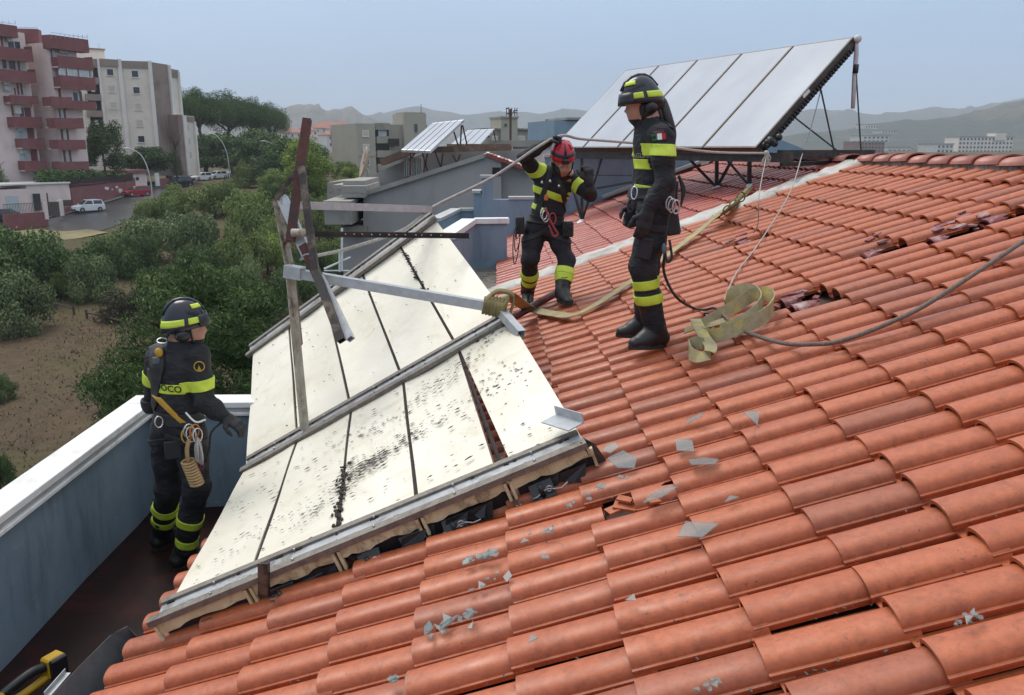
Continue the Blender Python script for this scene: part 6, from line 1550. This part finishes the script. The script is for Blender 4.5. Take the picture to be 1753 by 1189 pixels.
def boot(parent, ankle, toe_dir, up=(0,0,1), L=.29, top=.22, knee=None):
    """ankle: joint; the sole lies .10 below it"""
    a = Vector(ankle); up = Vector(up).normalized(); t = Vector(toe_dir); t = (t-up*t.dot(up)).normalized(); s = t.cross(up); sole = a-up*.085
    sd_ = (Vector(knee)-a).normalized() if knee is not None else up
    P = [(a+sd_*top, a+up*.02, .078, .060, None, .03), (a-up*.03-t*.045, a-up*.035+t*.06, .052, .050, None, .03), (a-up*.048+t*.05, a-up*.058+t*.155, .047, .040, (up, 1.15), .03), (a+up*.02, a-up*.03+t*.09, .05, .042, None, .04)]
    o = grow('boot', P, .008, [M_BOOT, M_SOLE], parent, .03, .0008, 3, 2)
    b = MB(); n = 18; pr = []
    for q in range(n):
        an = 2*math.pi*q/n; x = math.cos(an); y = math.sin(an); lx = .045+.155*x if x > 0 else .045+.13*x; wy = .05*y*(1.0 if x > 0 else .86); pr.append(sole+t*(lx-.0)+s*wy)
    b.add([p-up*.012 for p in pr]+[p+up*.022 for p in pr], [tuple(range(n))[::-1], tuple(range(n, 2*n))]+[(q, (q+1)%n, n+(q+1)%n, n+q) for q in range(n)]); b.build('sole', M_SOLE, o, bevel=.003)
    b = MB()
    for q in range(5): c = a+up*(.02+q*.03)+t*(.058-.003*q); b.tube([c-s*.03, c+t*.006, c+s*.03], .004, 5)
    b.build('laces', M_HARN, o); return o
def helmet(parent, c, fwd, up, kind='dark', k=1.0):
    """shell with brim, comb, reflective strips; local x forward, z up"""
    f = Vector(fwd).normalized(); up = Vector(up); up = (up-f*up.dot(f)).normalized(); s = up.cross(f); c = Vector(c)
    W_ = lambda x, y, z: c+(f*x+s*y+up*z)*k
    red = kind == 'red'; m = M_HELR if red else M_HELM; nphi, nth = 12, 36
    def shell(th, ph, o=0.0):
        rx, ry, rz = (.142+o, .118+o, .150+o) if not red else (.138+o, .112+o, .148+o)
        ct, st = math.cos(th), math.sin(th); zl = (-.050-.035*max(0,-ct)+.030*max(0,ct)) if not red else (-.02-.025*max(0,-ct)+.02*max(0,ct))
        flare = 1+(.10*(1-ph)**3 if not red else .07*(1-ph)**4)
        ph = max(0.0, ph); a = ph*math.pi/2; e = .80
        return W_(rx*ct*math.cos(a)**e*flare+(.012*max(0,ct)*(1-ph)**3), ry*st*math.cos(a)**e*flare, zl+(rz-zl)*math.sin(a)**.92)
    b = MB(); 
    for p in range(nphi+1):
        for q in range(nth): b.v.append(tuple(shell(2*math.pi*q/nth, p/nphi*.985)))
    b.f = [(p*nth+q, p*nth+(q+1)%nth, (p+1)*nth+(q+1)%nth, (p+1)*nth+q) for p in range(nphi) for q in range(nth)]+[tuple(nphi*nth+q for q in range(nth))]; b.m = [0]*len(b.f)
    h = b.build('helmet', m, parent, smooth=True); h.modifiers.new('t', 'SOLIDIFY').thickness = .006
    def patch(name, th0, th1, p0, p1, mat, o=.004, n=10, par=h):
        b = MB(); mth = n
        for q in range(mth+1):
            for r in range(4): b.v.append(tuple(shell(lerp(th0, th1, q/mth), lerp(p0, p1, r/3), o)))
        for q in range(mth):
            for r in range(3): b.f.append((q*4+r, q*4+r+1, q*4+r+5, q*4+r+4)); b.m.append(0)
        x = b.build(name, mat, par, smooth=True); x.modifiers.new('t', 'SOLIDIFY').thickness = .003; return x
    if not red:
        for (a0, a1) in ((.50,1.45),(1.62,2.9),(-1.45,-.50),(-2.9,-1.62)): patch('reflective_strip', a0, a1, .10, .235, M_LIME)
        for sg in (1, -1): patch('name_strip', sg*.30, sg*1.15, .46, .60, M_LIME)
        for d_ in (0, 1): 
            b = MB(); pts = [shell(0 if x >= 0 else math.pi, ph, .004) for x, ph in [(1, .35), (1, .6), (1, .85)]]+[shell(math.pi, ph, .004) for ph in (.97, .8, .6, .35)]
            if d_ == 0: b.tube(pts, .017, 8, flat=.6); b.build('comb', m, h, smooth=True)
        patch('visor', -1.0, 1.0, -.02, .26, M_BLACK, .012)
        for sg in (1, -1):
            b = MB(); cc = W_(-.045, sg*.102, -.088); b.cyl(cc-s*sg*.008*k, cc+s*sg*.012*k, .020*k, 12); b.build('ear_disc', M_YDISC, h, smooth=False)
            b = MB(); cc = W_(-.02, sg*.085, -.085); b.ball(cc, (.055*k,.055*k,.05*k), 10, 7); b.build('ear_pad', M_BLACK, h, smooth=True)
    else:
        for a0 in (.9, 2.1, -.9, -2.1): patch('vent_ridge', a0-.18, a0+.18, .45, .75, m, .004, 4)
        patch('lamp_band', 0, 2*math.pi, .17, .30, M_BLACK, .004, 30); patch('lamp_strap', -.10, .10, .28, .98, M_BLACK, .004, 4)
        b = MB(); b.box(W_(.158,0,.018), (.05*k,.065*k,.05*k), Matrix((f,s,up)).transposed()); b.build('head_lamp', M_BLACK, h, bevel=.008)
    b = MB()
    for sg in (1, -1): b.tube(spline([W_(.03, sg*.10, -.05), W_(.045, sg*.085, -.13), W_(.065, sg*.03, -.185), W_(.068, 0, -.19)], 4), .007, 6)
    b.build('chin_strap', M_BLACK, h, smooth=True); return h, W_, shell
def head_prims(c, fwd, up):
    f = Vector(fwd).normalized(); up = Vector(up); up = (up-f*up.dot(f)).normalized(); s = up.cross(f); c = Vector(c); W_ = lambda x, y, z: c+f*x+s*y+up*z
    P = [(W_(-.02,0,.02), W_(.02,0,.02), .088, .085, (s, 1.12), .03), (W_(.045,0,-.06), W_(.060,0,-.095), .052, .034, None, .03), (W_(.02,0,-.03), W_(.05,0,-.05), .068, .055, (s, 1.1), .03),
         (W_(.092,0,-.005), W_(.112,0,-.038), .009, .014, None, .012), (W_(.090,-.022,.012), W_(.090,.022,.012), .014, .014, None, .014), (W_(.088,-.014,-.068), W_(.088,.014,-.068), .010, .010, None, .010)]
    for sg in (1, -1): P.append((W_(-.01,sg*.078,-.0), W_(-.012,sg*.082,-.04), .014, .010, (s, 1.6), .008))
    return P, W_
def mid(a, b, t=.5): return Vector(a)+(Vector(b)-Vector(a))*t
def person(label, J, seed, helm, head_fwd, head_up, torso_n, extra=None, gl=None, hips=.105, female=False, torso_k=1.0):
    """J: joints. torso_n: the way the chest faces"""
    t = thing('person', label, 'person', mid(J['ankR'], J['ankL'])-V(0,0,.09), 'firefighters on the roof')
    P = []; tn = Vector(torso_n).normalized(); ch, pe, nk = Vector(J['chest']), Vector(J['pelvis']), Vector(J['neck']); sR, sL = Vector(J['shR']), Vector(J['shL'])
    wide = (sR-sL).normalized(); flat = (tn-wide*tn.dot(wide)).normalized(); k = torso_k
    P += [(mid(pe, ch, .0)+V(0,0,.0), mid(pe, ch, .45), .140*k, .130*k, (flat, 1.25), .05), (mid(pe, ch, .5), ch+V(0,0,.06), .140*k, .152*k, (flat, 1.28), .06), (mid(ch, sR, .35), mid(ch, sL, .35), .12*k, .12*k, (flat, 1.2), .05)]
    P += [(mid(sR, nk, .15), mid(sL, nk, .15), .075, .075, None, .05), (nk-V(0,0,.02), mid(nk, J['head'], .55), .068, .058, None, .03), (nk-V(0,0,.05), nk+V(0,0,.03), .085, .072, None, .03)]
    for s in 'RL':
        sh, el, wr = J['sh'+s], J['el'+s], J['wr'+s]; P += [(sh, mid(sh, el, .5), .072, .065, None, .04), (mid(sh, el, .5), el, .064, .056, None, .03), (el, mid(el, wr, .5), .057, .052, None, .03), (mid(el, wr, .5), wr, .051, .043, None, .03)]
        hp, kn, an = J['hip'+s], J['kn'+s], J['ank'+s]; P += [(hp, mid(hp, kn, .5), .104*k, .092*k, None, .05), (mid(hp, kn, .5), kn, .090*k, .077, None, .04), (kn, mid(kn, an, .45), .078, .077, None, .04), (mid(kn, an, .45), mid(kn, an, .92), .076, .068, None, .03)]
    hp_, HW = head_prims(J['head'], head_fwd, head_up); hc = Vector(J['head']); P += hp_
    if extra: P += extra
    hu = Vector(head_up).normalized()
    def matfn(c):
        d = np.linalg.norm(c-np.array(hc-hu*.03), axis=1); zz = (c-np.array(nk)) @ np.array(hu); return ((d < .135) & (zz > .045)).astype(int)
    body = grow('body', P, .0095, [M_SUIT, M_SKIN], t, .04, .0030, seed, 2, matfn)
    return t, body, HW
def near_seg(a, b, r):
    a = Vector(a); b = Vector(b)
    def f(p): 
        d = b-a; u = max(-.1, min(1.1, (p-a).dot(d)/d.dot(d))); return (p-a-d*u).length < r
    return f
def limb_band(body, t, a, b, u, half, r, mat=None, name='reflective_band', tilt=None):
    a = Vector(a); b = Vector(b); return band(body, t, name, mat or M_LIME, a+(b-a)*u, (b-a) if tilt is None else Vector(tilt), half, near_seg(a, b, r))

# ---------------------------------------------------------------- left firefighter in the channel, seen from behind
Y1 = 5.15
def j1(x, y, d=0): return at(x, y, Y1+d)
fl1 = -2.75
J = dict(head=j1(318,556,0), neck=j1(311,592,.0), chest=j1(303,645,.0), pelvis=j1(303,722,.0), shR=j1(339,611,-.03), shL=j1(270,613,.10), elR=j1(350,688,-.10), wrR=j1(384,712,-.10), elL=j1(262,690,.18), wrL=j1(300,712,.34),
         hipR=j1(326,738,-.02), hipL=j1(285,736,.07), knR=j1(337,835,-.03), knL=j1(287,838,.14))
aR = onz(300, 968, fl1+.088); aR = V(aR.x, 5.28, fl1+.09); aL = V(at(283,945,5.60).x, 5.58, fl1+.09); J['ankR'], J['ankL'] = aR, aL
f1 = V(.55,.75,-.03)
t1, body1, HW = person('firefighter in navy helmet seen from behind, standing in the channel beside the parapet', J, 11, 'dark', V(.88,.42,-.05), V(0,0,1), f1)
h1, HW1, sh1 = helmet(t1, J['head']+V(-.012,0,.028), V(.88,.42,-.03), V(-.03,0,1), k=.89)
dn = (J['pelvis']-J['chest']).normalized(); tor = lambda p: (p-mid(J['chest'], J['pelvis'], .3)).length < .42 and p.z > J['pelvis'].z
notarm = lambda p, J=J: not near_seg(mid(J['shR'], J['elR'], .22), J['elR'], .098)(p) and not near_seg(J['elR'], J['wrR'], .095)(p) and not near_seg(mid(J['shL'], J['elL'], .3), J['elL'], .085)(p)
bd1 = band(body1, t1, 'reflective_band', M_LIME, mid(J['chest'], J['pelvis'], .17), V(.03,.02,1), .030, lambda p: tor(p) and notarm(p), .005)
limb_band(body1, t1, J['shR'], J['elR'], .60, .034, .13, tilt=V(-.12,0,1)); limb_band(body1, t1, J['shL'], J['elL'], .42, .034, .12)
for s_, us in (('R', (.46,.76)), ('L', (.36,.62))):
    for u_ in us: limb_band(body1, t1, J['kn'+s_], J['ank'+s_], u_, .030, .14)
band(body1, t1, 'harness_belt', M_HARN, J['pelvis']+V(0,0,.05), V(.05,0,1), .038, lambda p: (p-J['pelvis']).length < .34 and not near_seg(J['elR'], J['wrR'], .09)(p), .014)
band(body1, t1, 'harness_strap', M_HARN, J['chest']+V(-.135,0,.05), V(.86,.5,-.20), .026, lambda p: (tor(p) or (p-J['chest']).length < .36) and notarm(p) and p.z > J['pelvis'].z+.08, .013)
band(body1, t1, 'harness_strap', M_HARY, J['pelvis']+V(-.06,0,.12), V(.75,.45,.62), .012, lambda p: (p-J['pelvis']).length < .22 and p.z > J['pelvis'].z+.03 and p.y < J['pelvis'].y+.03 and notarm(p), .016)
for s_ in 'RL': band(body1, t1, 'thigh_strap', M_HARN, mid(J['hip'+s_], J['kn'+s_], .12), V(.25 if s_ == 'R' else -.25,.1,1), .020, near_seg(J['hip'+s_], J['kn'+s_], .15), .008)
for s_ in 'RL': boot(t1, J['ank'+s_], V(.72,.62,0) if s_ == 'R' else V(.45,.85,0), knee=J['kn'+s_])
grow('glove', hand_prims(J['wrR']+(J['wrR']-J['elR']).normalized()*.015, V(.80,-.25,-.42), V(.05,.2,-.97), V(0,-1,.1), .55), .0055, M_GLOVE, t1, .012, 0, 1, 1)
grow('glove', hand_prims(J['wrL'], V(.9,.1,-.35), V(.1,-.4,-.9), V(0,.9,.4), .8), .0055, M_GLOVE, t1, .012, 0, 1, 1)
tr1 = bvh_of(body1, bd1); nb_ = V(-.05,-1,.05).normalized()
write('FUOCO', .060, j1(291,660,-.05), V(.94,-.30,-.10).normalized(), V(.08,0,1), nb_, tr1, M_INK, t1, .003); write('TI', .055, j1(258,648,.02), V(.9,-.35,0).normalized(), V(0,0,1), nb_, tr1, M_INK, t1, .003)
trh = BVHTree.FromPolygons([tuple(v.co) for v in h1.data.vertices], [tuple(p.vertices) for p in h1.data.polygons])
write('VIGILI', .030, HW1(.05,-.10,.062), V(.93,-.05,-.10).normalized(), V(.2,.3,.9).normalized(), V(.25,-.9,.35).normalized(), trh, M_INK, h1, .009)
# shoulder emblem
for (r_, tt) in ((.030,.0035),): ring(j1(341,627,-.115), V(.25,-1,.1), .030, .003, 'shoulder_badge', M_YDISC, t1)
b = MB(); c_ = j1(341,630,-.118); b.add([c_+V(-.014,0,-.018), c_+V(.014,0,-.018), c_+V(0,-.002,.02)], [(0,1,2)]); b.build('badge_mark', M_YDISC, t1, fix=False)
# carabiners, buckles and rope on the hip
ring(j1(278,583,-.07), V(.1,-.6,.8), .030, .006, 'back_ring', M_STEEL, t1, .75)
b = MB(); b.ball(j1(272,603,-.10), (.026,.016,.03), 8, 6); b.build('buckle', M_HARY, t1, smooth=True)
b = MB(); b.box(j1(268,617,-.10), (.05,.02,.045)); b.build('buckle', M_METAL, t1, bevel=.005)
for (x_, y_, m_) in ((322,737,M_STEEL),(327,743,M_STEEL),(333,738,M_ORG),(338,745,M_STEEL),(319,745,M_HARY)): ring(j1(x_, y_, -.20), V(.7,-.7,rr.uniform(-.3,.3)), .030, .005, 'carabiner', m_, t1, 1.6)
ring(j1(272,722,-.14), V(.6,-.8,0), .024, .005, 'carabiner', M_STEEL, t1, 1.5)
b = MB()
for q in range(9): c_ = j1(322+q*1.9, 790+q*4.6, -.20-.005*q); b.tube([c_+V(.040*math.cos(a),.035*math.sin(a)*.6,.014*math.sin(a+.6)) for a in np.linspace(0, 6.28, 11)], .0085, 6, caps=False)
b.tube(spline([j1(324,752,-.21), j1(320,770,-.22), j1(322,790,-.21)], 4), .013, 6); b.build('rope_coil', M_TAN, t1, smooth=True)
b = MB()
for q in range(6): b.tube(spline([j1(338,748,-.19), j1(334+q*2.5,768+q*2,-.21-.01*(q%3)), j1(338+q*1.5,790+q,-.21), j1(345,770,-.2), j1(340,750,-.19)], 4), .006, 5)
b.build('rope_hank', M_ROPE, t1, smooth=True)
b = MB(); b.tube(spline([j1(345,775,-.19), j1(348,795,-.19), j1(344,806,-.19), j1(342,790,-.19)], 4), .007, 5); b.build('purple_loop', pm('purple_cord', (.16,.02,.08), None, 10, .7), t1, smooth=True)
b = MB(); b.tube(spline([j1(380,722,-.1), j1(362,740,-.12), j1(358,770,-.10), j1(352,790,-.1)], 4), .008, 6); b.build('lanyard', M_HARN, t1, smooth=True)
b = MB(); b.tube(spline([j1(318,706,-.17), j1(335,722,-.2), j1(352,718,-.17)], 4), .006, 6); b.build('white_sling', M_COPE, t1, smooth=True)
b = MB(); b.box(j1(296,770,-.13), (.10,.02,.12), Matrix.Rotation(.3,3,'Z')); b.build('pocket_flap', M_SUITG, t1, bevel=.008)

# ---------------------------------------------------------------- woman in the middle, standing in profile on the tiles
Y2 = 5.32
def j2(x, y, d=0): return at(x, y, Y2+d)
J = dict(head=j2(1099,172,0), neck=j2(1113,214,0), chest=j2(1118,262,0), pelvis=j2(1121,345,0), shL=j2(1132,236,-.17), shR=j2(1108,236,.17), elL=j2(1140,312,-.235), wrL=j2(1110,358,-.245), elR=j2(1098,312,.2), wrR=j2(1086,352,.10),
         hipL=j2(1124,364,-.085), hipR=j2(1119,364,.085), knL=j2(1099,458,-.10), knR=j2(1108,455,.10))
fL = onroof(1118, 596, .0); fR = onroof(1096, 580, 0); J['ankL'] = V(at(1124,560,fL.y).x, fL.y, fL.z+.10); J['ankR'] = V(at(1104,550,fR.y).x, fR.y, fR.z+.11)
t2, body2, HW = person('firefighter with a dark ponytail standing in profile on the tiles in black helmet', J, 22, 'dark', V(-.97,-.12,-.22), V(-.12,0,1), V(-1,-.1,0), torso_k=.97)
h2, HW2, sh2 = helmet(t2, J['head']+V(-.004,0,.022), V(-.97,-.12,-.26), V(-.2,0,1), k=.84)
tor2 = lambda p, J=J: (p-mid(J['chest'], J['pelvis'], .3)).length < .40
na2 = lambda p, J=J: not near_seg(mid(J['shL'], J['elL'], .2), J['elL'], .10)(p) and not near_seg(J['elL'], J['wrL'], .10)(p) and not near_seg(mid(J['shR'], J['elR'], .25), J['elR'], .09)(p)
bd2 = band(body2, t2, 'reflective_band', M_LIME, mid(J['chest'], J['pelvis'], .22), V(0,0,1), .030, lambda p: tor2(p) and na2(p), .005)
band(body2, t2, 'reflective_band', M_LIME, mid(J['chest'], J['pelvis'], .72), V(.10,0,1), .014, lambda p: tor2(p) and na2(p), .005)
ba2 = limb_band(body2, t2, J['shL'], J['elL'], .27, .034, .13, tilt=V(.05,0,1)); limb_band(body2, t2, J['shR'], J['elR'], .30, .034, .11)
for s_ in 'LR':
    for u_ in (.24,.46): limb_band(body2, t2, J['kn'+s_], J['ank'+s_], u_, .029, .14, tilt=V(-.15,0,1))
band(body2, t2, 'harness_belt', M_HARN, J['pelvis']+V(0,0,.06), V(-.05,0,1), .036, lambda p: (p-J['pelvis']).length < .32 and na2(p), .014)
band(body2, t2, 'harness_strap', M_HARN, J['chest']+V(.10,0,-.02), V(.95,.1,.25), .020, lambda p: tor2(p) and na2(p), .010)
for s_ in 'LR': band(body2, t2, 'thigh_strap', M_HARN, mid(J['hip'+s_], J['kn'+s_], .18), V(.1,-.3 if s_ == 'L' else .3,1), .020, near_seg(J['hip'+s_], J['kn'+s_], .15), .009)
boot(t2, J['ankL'], V(-.93,-.36,-.05), V(.05,0,1), top=.20, knee=J['knL']); boot(t2, J['ankR'], V(-.97,-.15,-.1), V(.05,0,1), top=.20, knee=J['knR'])
grow('glove', hand_prims(J['wrL']+V(-.005,0,-.02), V(-.22,-.05,-.97), V(-.1,.95,.0), V(-.95,-.1,.2), .45, 1.05), .0055, M_GLOVE, t2, .012, 0, 1, 1)
grow('glove', hand_prims(J['wrR'], V(-.3,-.1,-.95), V(.1,-.95,.1), V(-.9,.1,.2), .6), .0055, M_GLOVE, t2, .012, 0, 1, 1)
# ponytail
hp = [HW2(-.10,-.01,-.07), HW2(-.135,-.01,-.085), j2(1144,205,-.02), j2(1152,228,-.03), j2(1153,246,-.04)]; b = MB(); sp = spline(hp, 5); b.tube(sp, [.045,.05]+[lerp(.046,.012,k/(len(sp)-3)) for k in range(len(sp)-2)], 10); hair = b.build('hair', M_HAIR, t2, smooth=True)
b = MB(); b.ball(HW2(-.055,0,-.06), (.085,.085,.07), 12, 8); b.ball(HW2(.0,-.07,-.085), (.05,.03,.07), 10, 8); b.ball(HW2(.0,.07,-.085), (.05,.03,.07), 10, 8); b.build('hair', M_HAIR, t2, smooth=True)
tr2 = bvh_of(body2, bd2); nc = V(-.35,-1,.05).normalized()
write('CAGLIARI', .040, j2(1095,266,-.1), V(.93,-.33,0).normalized(), V(0,0,1), nc, tr2, pm('grey_print', (.28,.27,.2), None, 10, .7), t2, .004)
nA = V(.1,-1,.1).normalized(); c_ = j2(1130,233,-.25)
for q, m_ in enumerate((pm('flag_green', (.02,.22,.06), None, 10, .7), M_COPE, pm('flag_red', (.48,.02,.03), None, 10, .7))):
    x0 = -.036+q*.024; stick([(x0,-.018),(x0+.024,-.018),(x0+.024,.018),(x0,.018)], [(0,1,2,3)], c_, V(1,0,.08).normalized(), V(-.08,0,1).normalized(), nA, tr2, 'flag_patch', m_, t2, .004)
write('ITALIA', .017, c_+V(0,0,.026), V(1,0,.08).normalized(), V(-.08,0,1).normalized(), nA, tr2, M_REDW, t2, .004)
trh = BVHTree.FromPolygons([tuple(v.co) for v in h2.data.vertices], [tuple(p.vertices) for p in h2.data.polygons])
write('DEL FUOCO', .024, HW2(.06,.09,.068), V(.93,.1,.30).normalized(), V(-.3,.25,.9).normalized(), V(-.25,-.85,.4).normalized(), trh, M_INK, h2, .009)
for (x_, y_, e_r) in ((1150,352,1.7),(1146,348,1.6),(1157,354,1.7)): ring(j2(x_, y_, -.19), V(.3,-1,.0), .024, .006, 'carabiner', M_STEEL, t2, e_r)
for (x_, y_) in ((1086,330),(1084,345),(1080,352)): ring(j2(x_, y_, -.16), V(-.6,-.8,.1), .020, .006, 'carabiner', M_HARN if y_ > 330 else M_STEEL, t2, 1.9)
b = MB()
for q in range(3): b.tube(spline([j2(1162,300,.02), j2(1168+q*2,325,.0), j2(1166-q,350,-.02), j2(1158,340,-.03), j2(1160,310,.0)], 4), .008, 6)
b.build('gear_loop', M_HARN, t2, smooth=True)
b = MB(); b.box(j2(1150,380,-.12), (.09,.05,.16), Matrix.Rotation(-.2,3,'Y')); b.build('pouch', M_HARN, t2, bevel=.012)
b = MB(); b.box(j2(1103,425,-.20), (.10,.018,.13), Matrix.Rotation(.2,3,'Y')); b.build('pocket_flap', M_SUITG, t2, bevel=.008)
b = MB(); b.tube(spline([j2(1146,365,-.2), j2(1141,400,-.22), j2(1139,430,-.22), j2(1143,448,-.22), j2(1150,440,-.21), j2(1146,410,-.2)], 4), .008, 6); b.build('lanyard', M_HARN, t2, smooth=True)
b = MB(); b.ball(j2(1137,425,-.22), (.016,.016,.035), 8, 6); b.build('blue_clip', pm('blue_grey_clip', (.10,.16,.22), None, 10, .5), t2, smooth=True)
rope('safety_rope', [j2(1138,432,-.22), at(1136,462,5.15), at(1146,490,5.2), at(1162,512,5.25), onroof(1185,526,.05), onroof(1205,530,.045), onroof(1222,527,.05), onroof(1236,534,.05)], .009, M_HARN, 'black safety lanyard hanging from the ponytailed firefighter to the webbing pile', 6)
ring(onroof(1213,540,.04), V(.3,.4,.9), .028, .006, 'tmp', M_BLACK, None, 1.7); k_ = COL.objects[-1]; k_.name = 'carabiner'; tag(k_, 'black carabiner lying on tiles at the end of the lanyard', 'carabiner')

# ---------------------------------------------------------------- man in red helmet, stooping and holding the rope
Y3 = 7.9
def j3(x, y, d=0): return at(x, y, Y3+d)
J = dict(head=j3(963,275,-.16), neck=j3(952,296,-.02), chest=j3(946,326,.0), pelvis=j3(933,384,.06), shR=j3(919,294,.0), shL=j3(980,306,-.06), elR=j3(897,270,-.14), wrR=j3(934,246,-.20), elL=j3(1010,334,-.20), wrL=j3(1008,314,-.32),
         hipR=j3(915,392,.06), hipL=j3(950,394,.04), knR=j3(908,442,-.02), knL=j3(970,444,-.06))
fR = onroof(907, 522, 0); fL = onroof(967, 520, 0); J['ankR'] = V(at(904,496,fR.y).x, fR.y+.05, fR.z+.10); J['ankL'] = V(at(963,498,fL.y).x, fL.y+.06, fL.z+.10)
t3, body3, HW = person('firefighter in red helmet leaning forward with one arm raised to grip the rope', J, 33, 'red', V(.10,-.86,-.50), V(.02,-.5,.86), V(.12,-1,-.15))
h3, HW3, sh3 = helmet(t3, J['head']+V(0,-.0,.045), V(.10,-.90,-.42), V(.02,-.42,.90), 'red', .95)
tor3 = lambda p, J=J: (p-mid(J['chest'], J['pelvis'], .35)).length < .40
na3 = lambda p, J=J: not near_seg(mid(J['shL'], J['elL'], .3), J['elL'], .10)(p) and not near_seg(J['elL'], J['wrL'], .10)(p) and not near_seg(mid(J['shR'], J['elR'], .35), J['elR'], .10)(p) and not near_seg(J['elR'], J['wrR'], .1)(p)
ax3 = (J['chest']-J['pelvis']).normalized()
band(body3, t3, 'reflective_band', M_LIME, mid(J['chest'], J['pelvis'], .12), V(.36,0,1), .030, lambda p: tor3(p) and na3(p), .005)
band(body3, t3, 'reflective_band', M_LIME, mid(J['chest'], J['pelvis'], .62), V(.42,0,1), .024, lambda p: tor3(p) and na3(p) and p.x < J['pelvis'].x-.02, .005)
limb_band(body3, t3, J['shL'], J['elL'], .42, .036, .13); limb_band(body3, t3, J['shR'], J['elR'], .22, .030, .13)
for s_ in 'LR':
    for u_ in (.40,.60): limb_band(body3, t3, J['kn'+s_], J['ank'+s_], u_, .032, .14)
band(body3, t3, 'harness_belt', M_HARN, J['pelvis']+V(0,0,.05), V(.1,0,1), .040, lambda p: (p-J['pelvis']).length < .33 and na3(p), .014)
for sg, off_ in ((1,.08),(-1,-.08)): band(body3, t3, 'harness_strap', M_HARN, J['chest']+V(off_,0,0), V(1,0,.30*sg), .022, lambda p: tor3(p) and na3(p) and p.z > J['pelvis'].z+.1, .011)
for s_ in 'LR': band(body3, t3, 'thigh_strap', M_HARN, mid(J['hip'+s_], J['kn'+s_], .2), V(.35 if s_ == 'L' else -.35,0,1), .022, near_seg(J['hip'+s_], J['kn'+s_], .15), .009)
boot(t3, J['ankR'], V(-.05,-1,0), V(0,0,1), top=.15, knee=J['knR']); boot(t3, J['ankL'], V(.35,-.93,.1), V(0,0,1), top=.15, knee=J['knL'])
grow('glove', hand_prims(J['wrR']+(J['wrR']-J['elR']).normalized()*.02, V(.72,-.2,.45), V(.35,-.1,-.9), V(.2,-.95,0), 1.5, 1.12), .0055, M_GLOVE, t3, .012, 0, 1, 1)
grow('glove', hand_prims(J['wrL']+V(0,0,.02), V(-.06,-.15,.98), V(-.5,.8,.1), V(-.8,-.5,0), 1.3, 1.15), .0055, M_GLOVE, t3, .012, 0, 1, 1)
for sg in (1, -1):
    b = MB(); b.ball(HW(.083, sg*.031, .0), .012, 8, 6); e_o = b.build('eye', M_COPE, t3, smooth=True); b = MB(); b.ball(HW(.091, sg*.031, -.002), .006, 6, 5); b.build('pupil', M_INK, e_o, smooth=True)
b = MB(); b.tube([HW(.092,-.020,-.068), HW(.098,0,-.066), HW(.092,.020,-.068)], [.004,.006,.004], 6); b.build('mouth', pm('lips', (.28,.09,.08), None, 10, .5), t3, smooth=True)
tr3 = bvh_of(body3); n3 = V(.1,-1,.05).normalized()
stick([(-.045,-.026),(.045,-.026),(.045,.026),(-.045,.026)], [(0,1,2,3)], j3(970,308,-.1), V(.98,.1,-.1), V(.1,0,1), n3, tr3, 'name_patch', M_INK, t3, .012); stick([(-.022,-.012),(.03,-.012),(.03,.012),(-.022,.012)], [(0,1,2,3)], j3(970,308,-.1), V(.98,.1,-.1), V(.1,0,1), n3, tr3, 'patch_mark', M_ORG, t3, .016)
for (x_, y_) in ((934,370),(931,366),(946,374)): ring(j3(x_, y_, -.22), V(.2,-1,.1), .030, .006, 'carabiner', M_STEEL if x_ != 946 else M_REDW, t3, 1.7)
b = MB(); b.tube(spline([j3(934,355,-.22), j3(940,372,-.26), j3(950,392,-.26), j3(955,400,-.25), j3(948,404,-.25), j3(940,385,-.24)], 4), .009, 6); b.build('red_lanyard', M_REDW, t3, smooth=True)
b = MB(); b.box(j3(935,338,-.2), (.035,.03,.05)); b.build('chest_buckle', M_ORG, t3, bevel=.006)
for (x_, y_) in ((928,312),(942,310),(957,318)): b = MB(); b.ball(j3(x_, y_, -.19), .014, 8, 6); b.build('chest_stud', M_STEEL, t3, smooth=True)
b = MB()
for q in range(3): b.tube(spline([j3(893,372,-.1), j3(881+q*3,395,-.12), j3(878+q*3,430-q*14,-.12), j3(881+q*2,452-q*22,-.12), j3(887+q*2,430-q*16,-.12), j3(892,385,-.1)], 5), .005, 6)
b.build('gear_cords', M_HARN, t3, smooth=True)
b = MB(); b.box(j3(890,385,-.05), (.08,.12,.16)); b.build('pouch', M_HARN, t3, bevel=.012); b = MB(); b.box(j3(972,392,-.08), (.10,.10,.14)); b.build('pouch', M_HARN, t3, bevel=.012)
for q in range(3): ring(j3(968+q*4,388+q*3,-.2), V(.5,-.9,0), .022, .006, 'carabiner', M_HARN, t3, 1.8)
# ================================================================ haze
b = MB(); b.box2((-6000, -250, -16), (6000, 6000, 222))
hz = b.build('haze', None); hz.data.materials.clear()
m = bpy.data.materials.new('haze'); m.use_nodes = True; nt = m.node_tree; nt.nodes.clear(); o_ = nt.nodes.new('ShaderNodeOutputMaterial'); pv = nt.nodes.new('ShaderNodeVolumePrincipled')
pv.inputs['Color'].default_value = (.87,.93,1,1); pv.inputs['Density'].default_value = .00026; pv.inputs['Anisotropy'].default_value = 0
nt.links.new(pv.outputs[0], o_.inputs['Volume']); hz.data.materials.append(m); stuff(hz); tag(hz, 'pale blue haze in the air over the whole scene', 'haze')
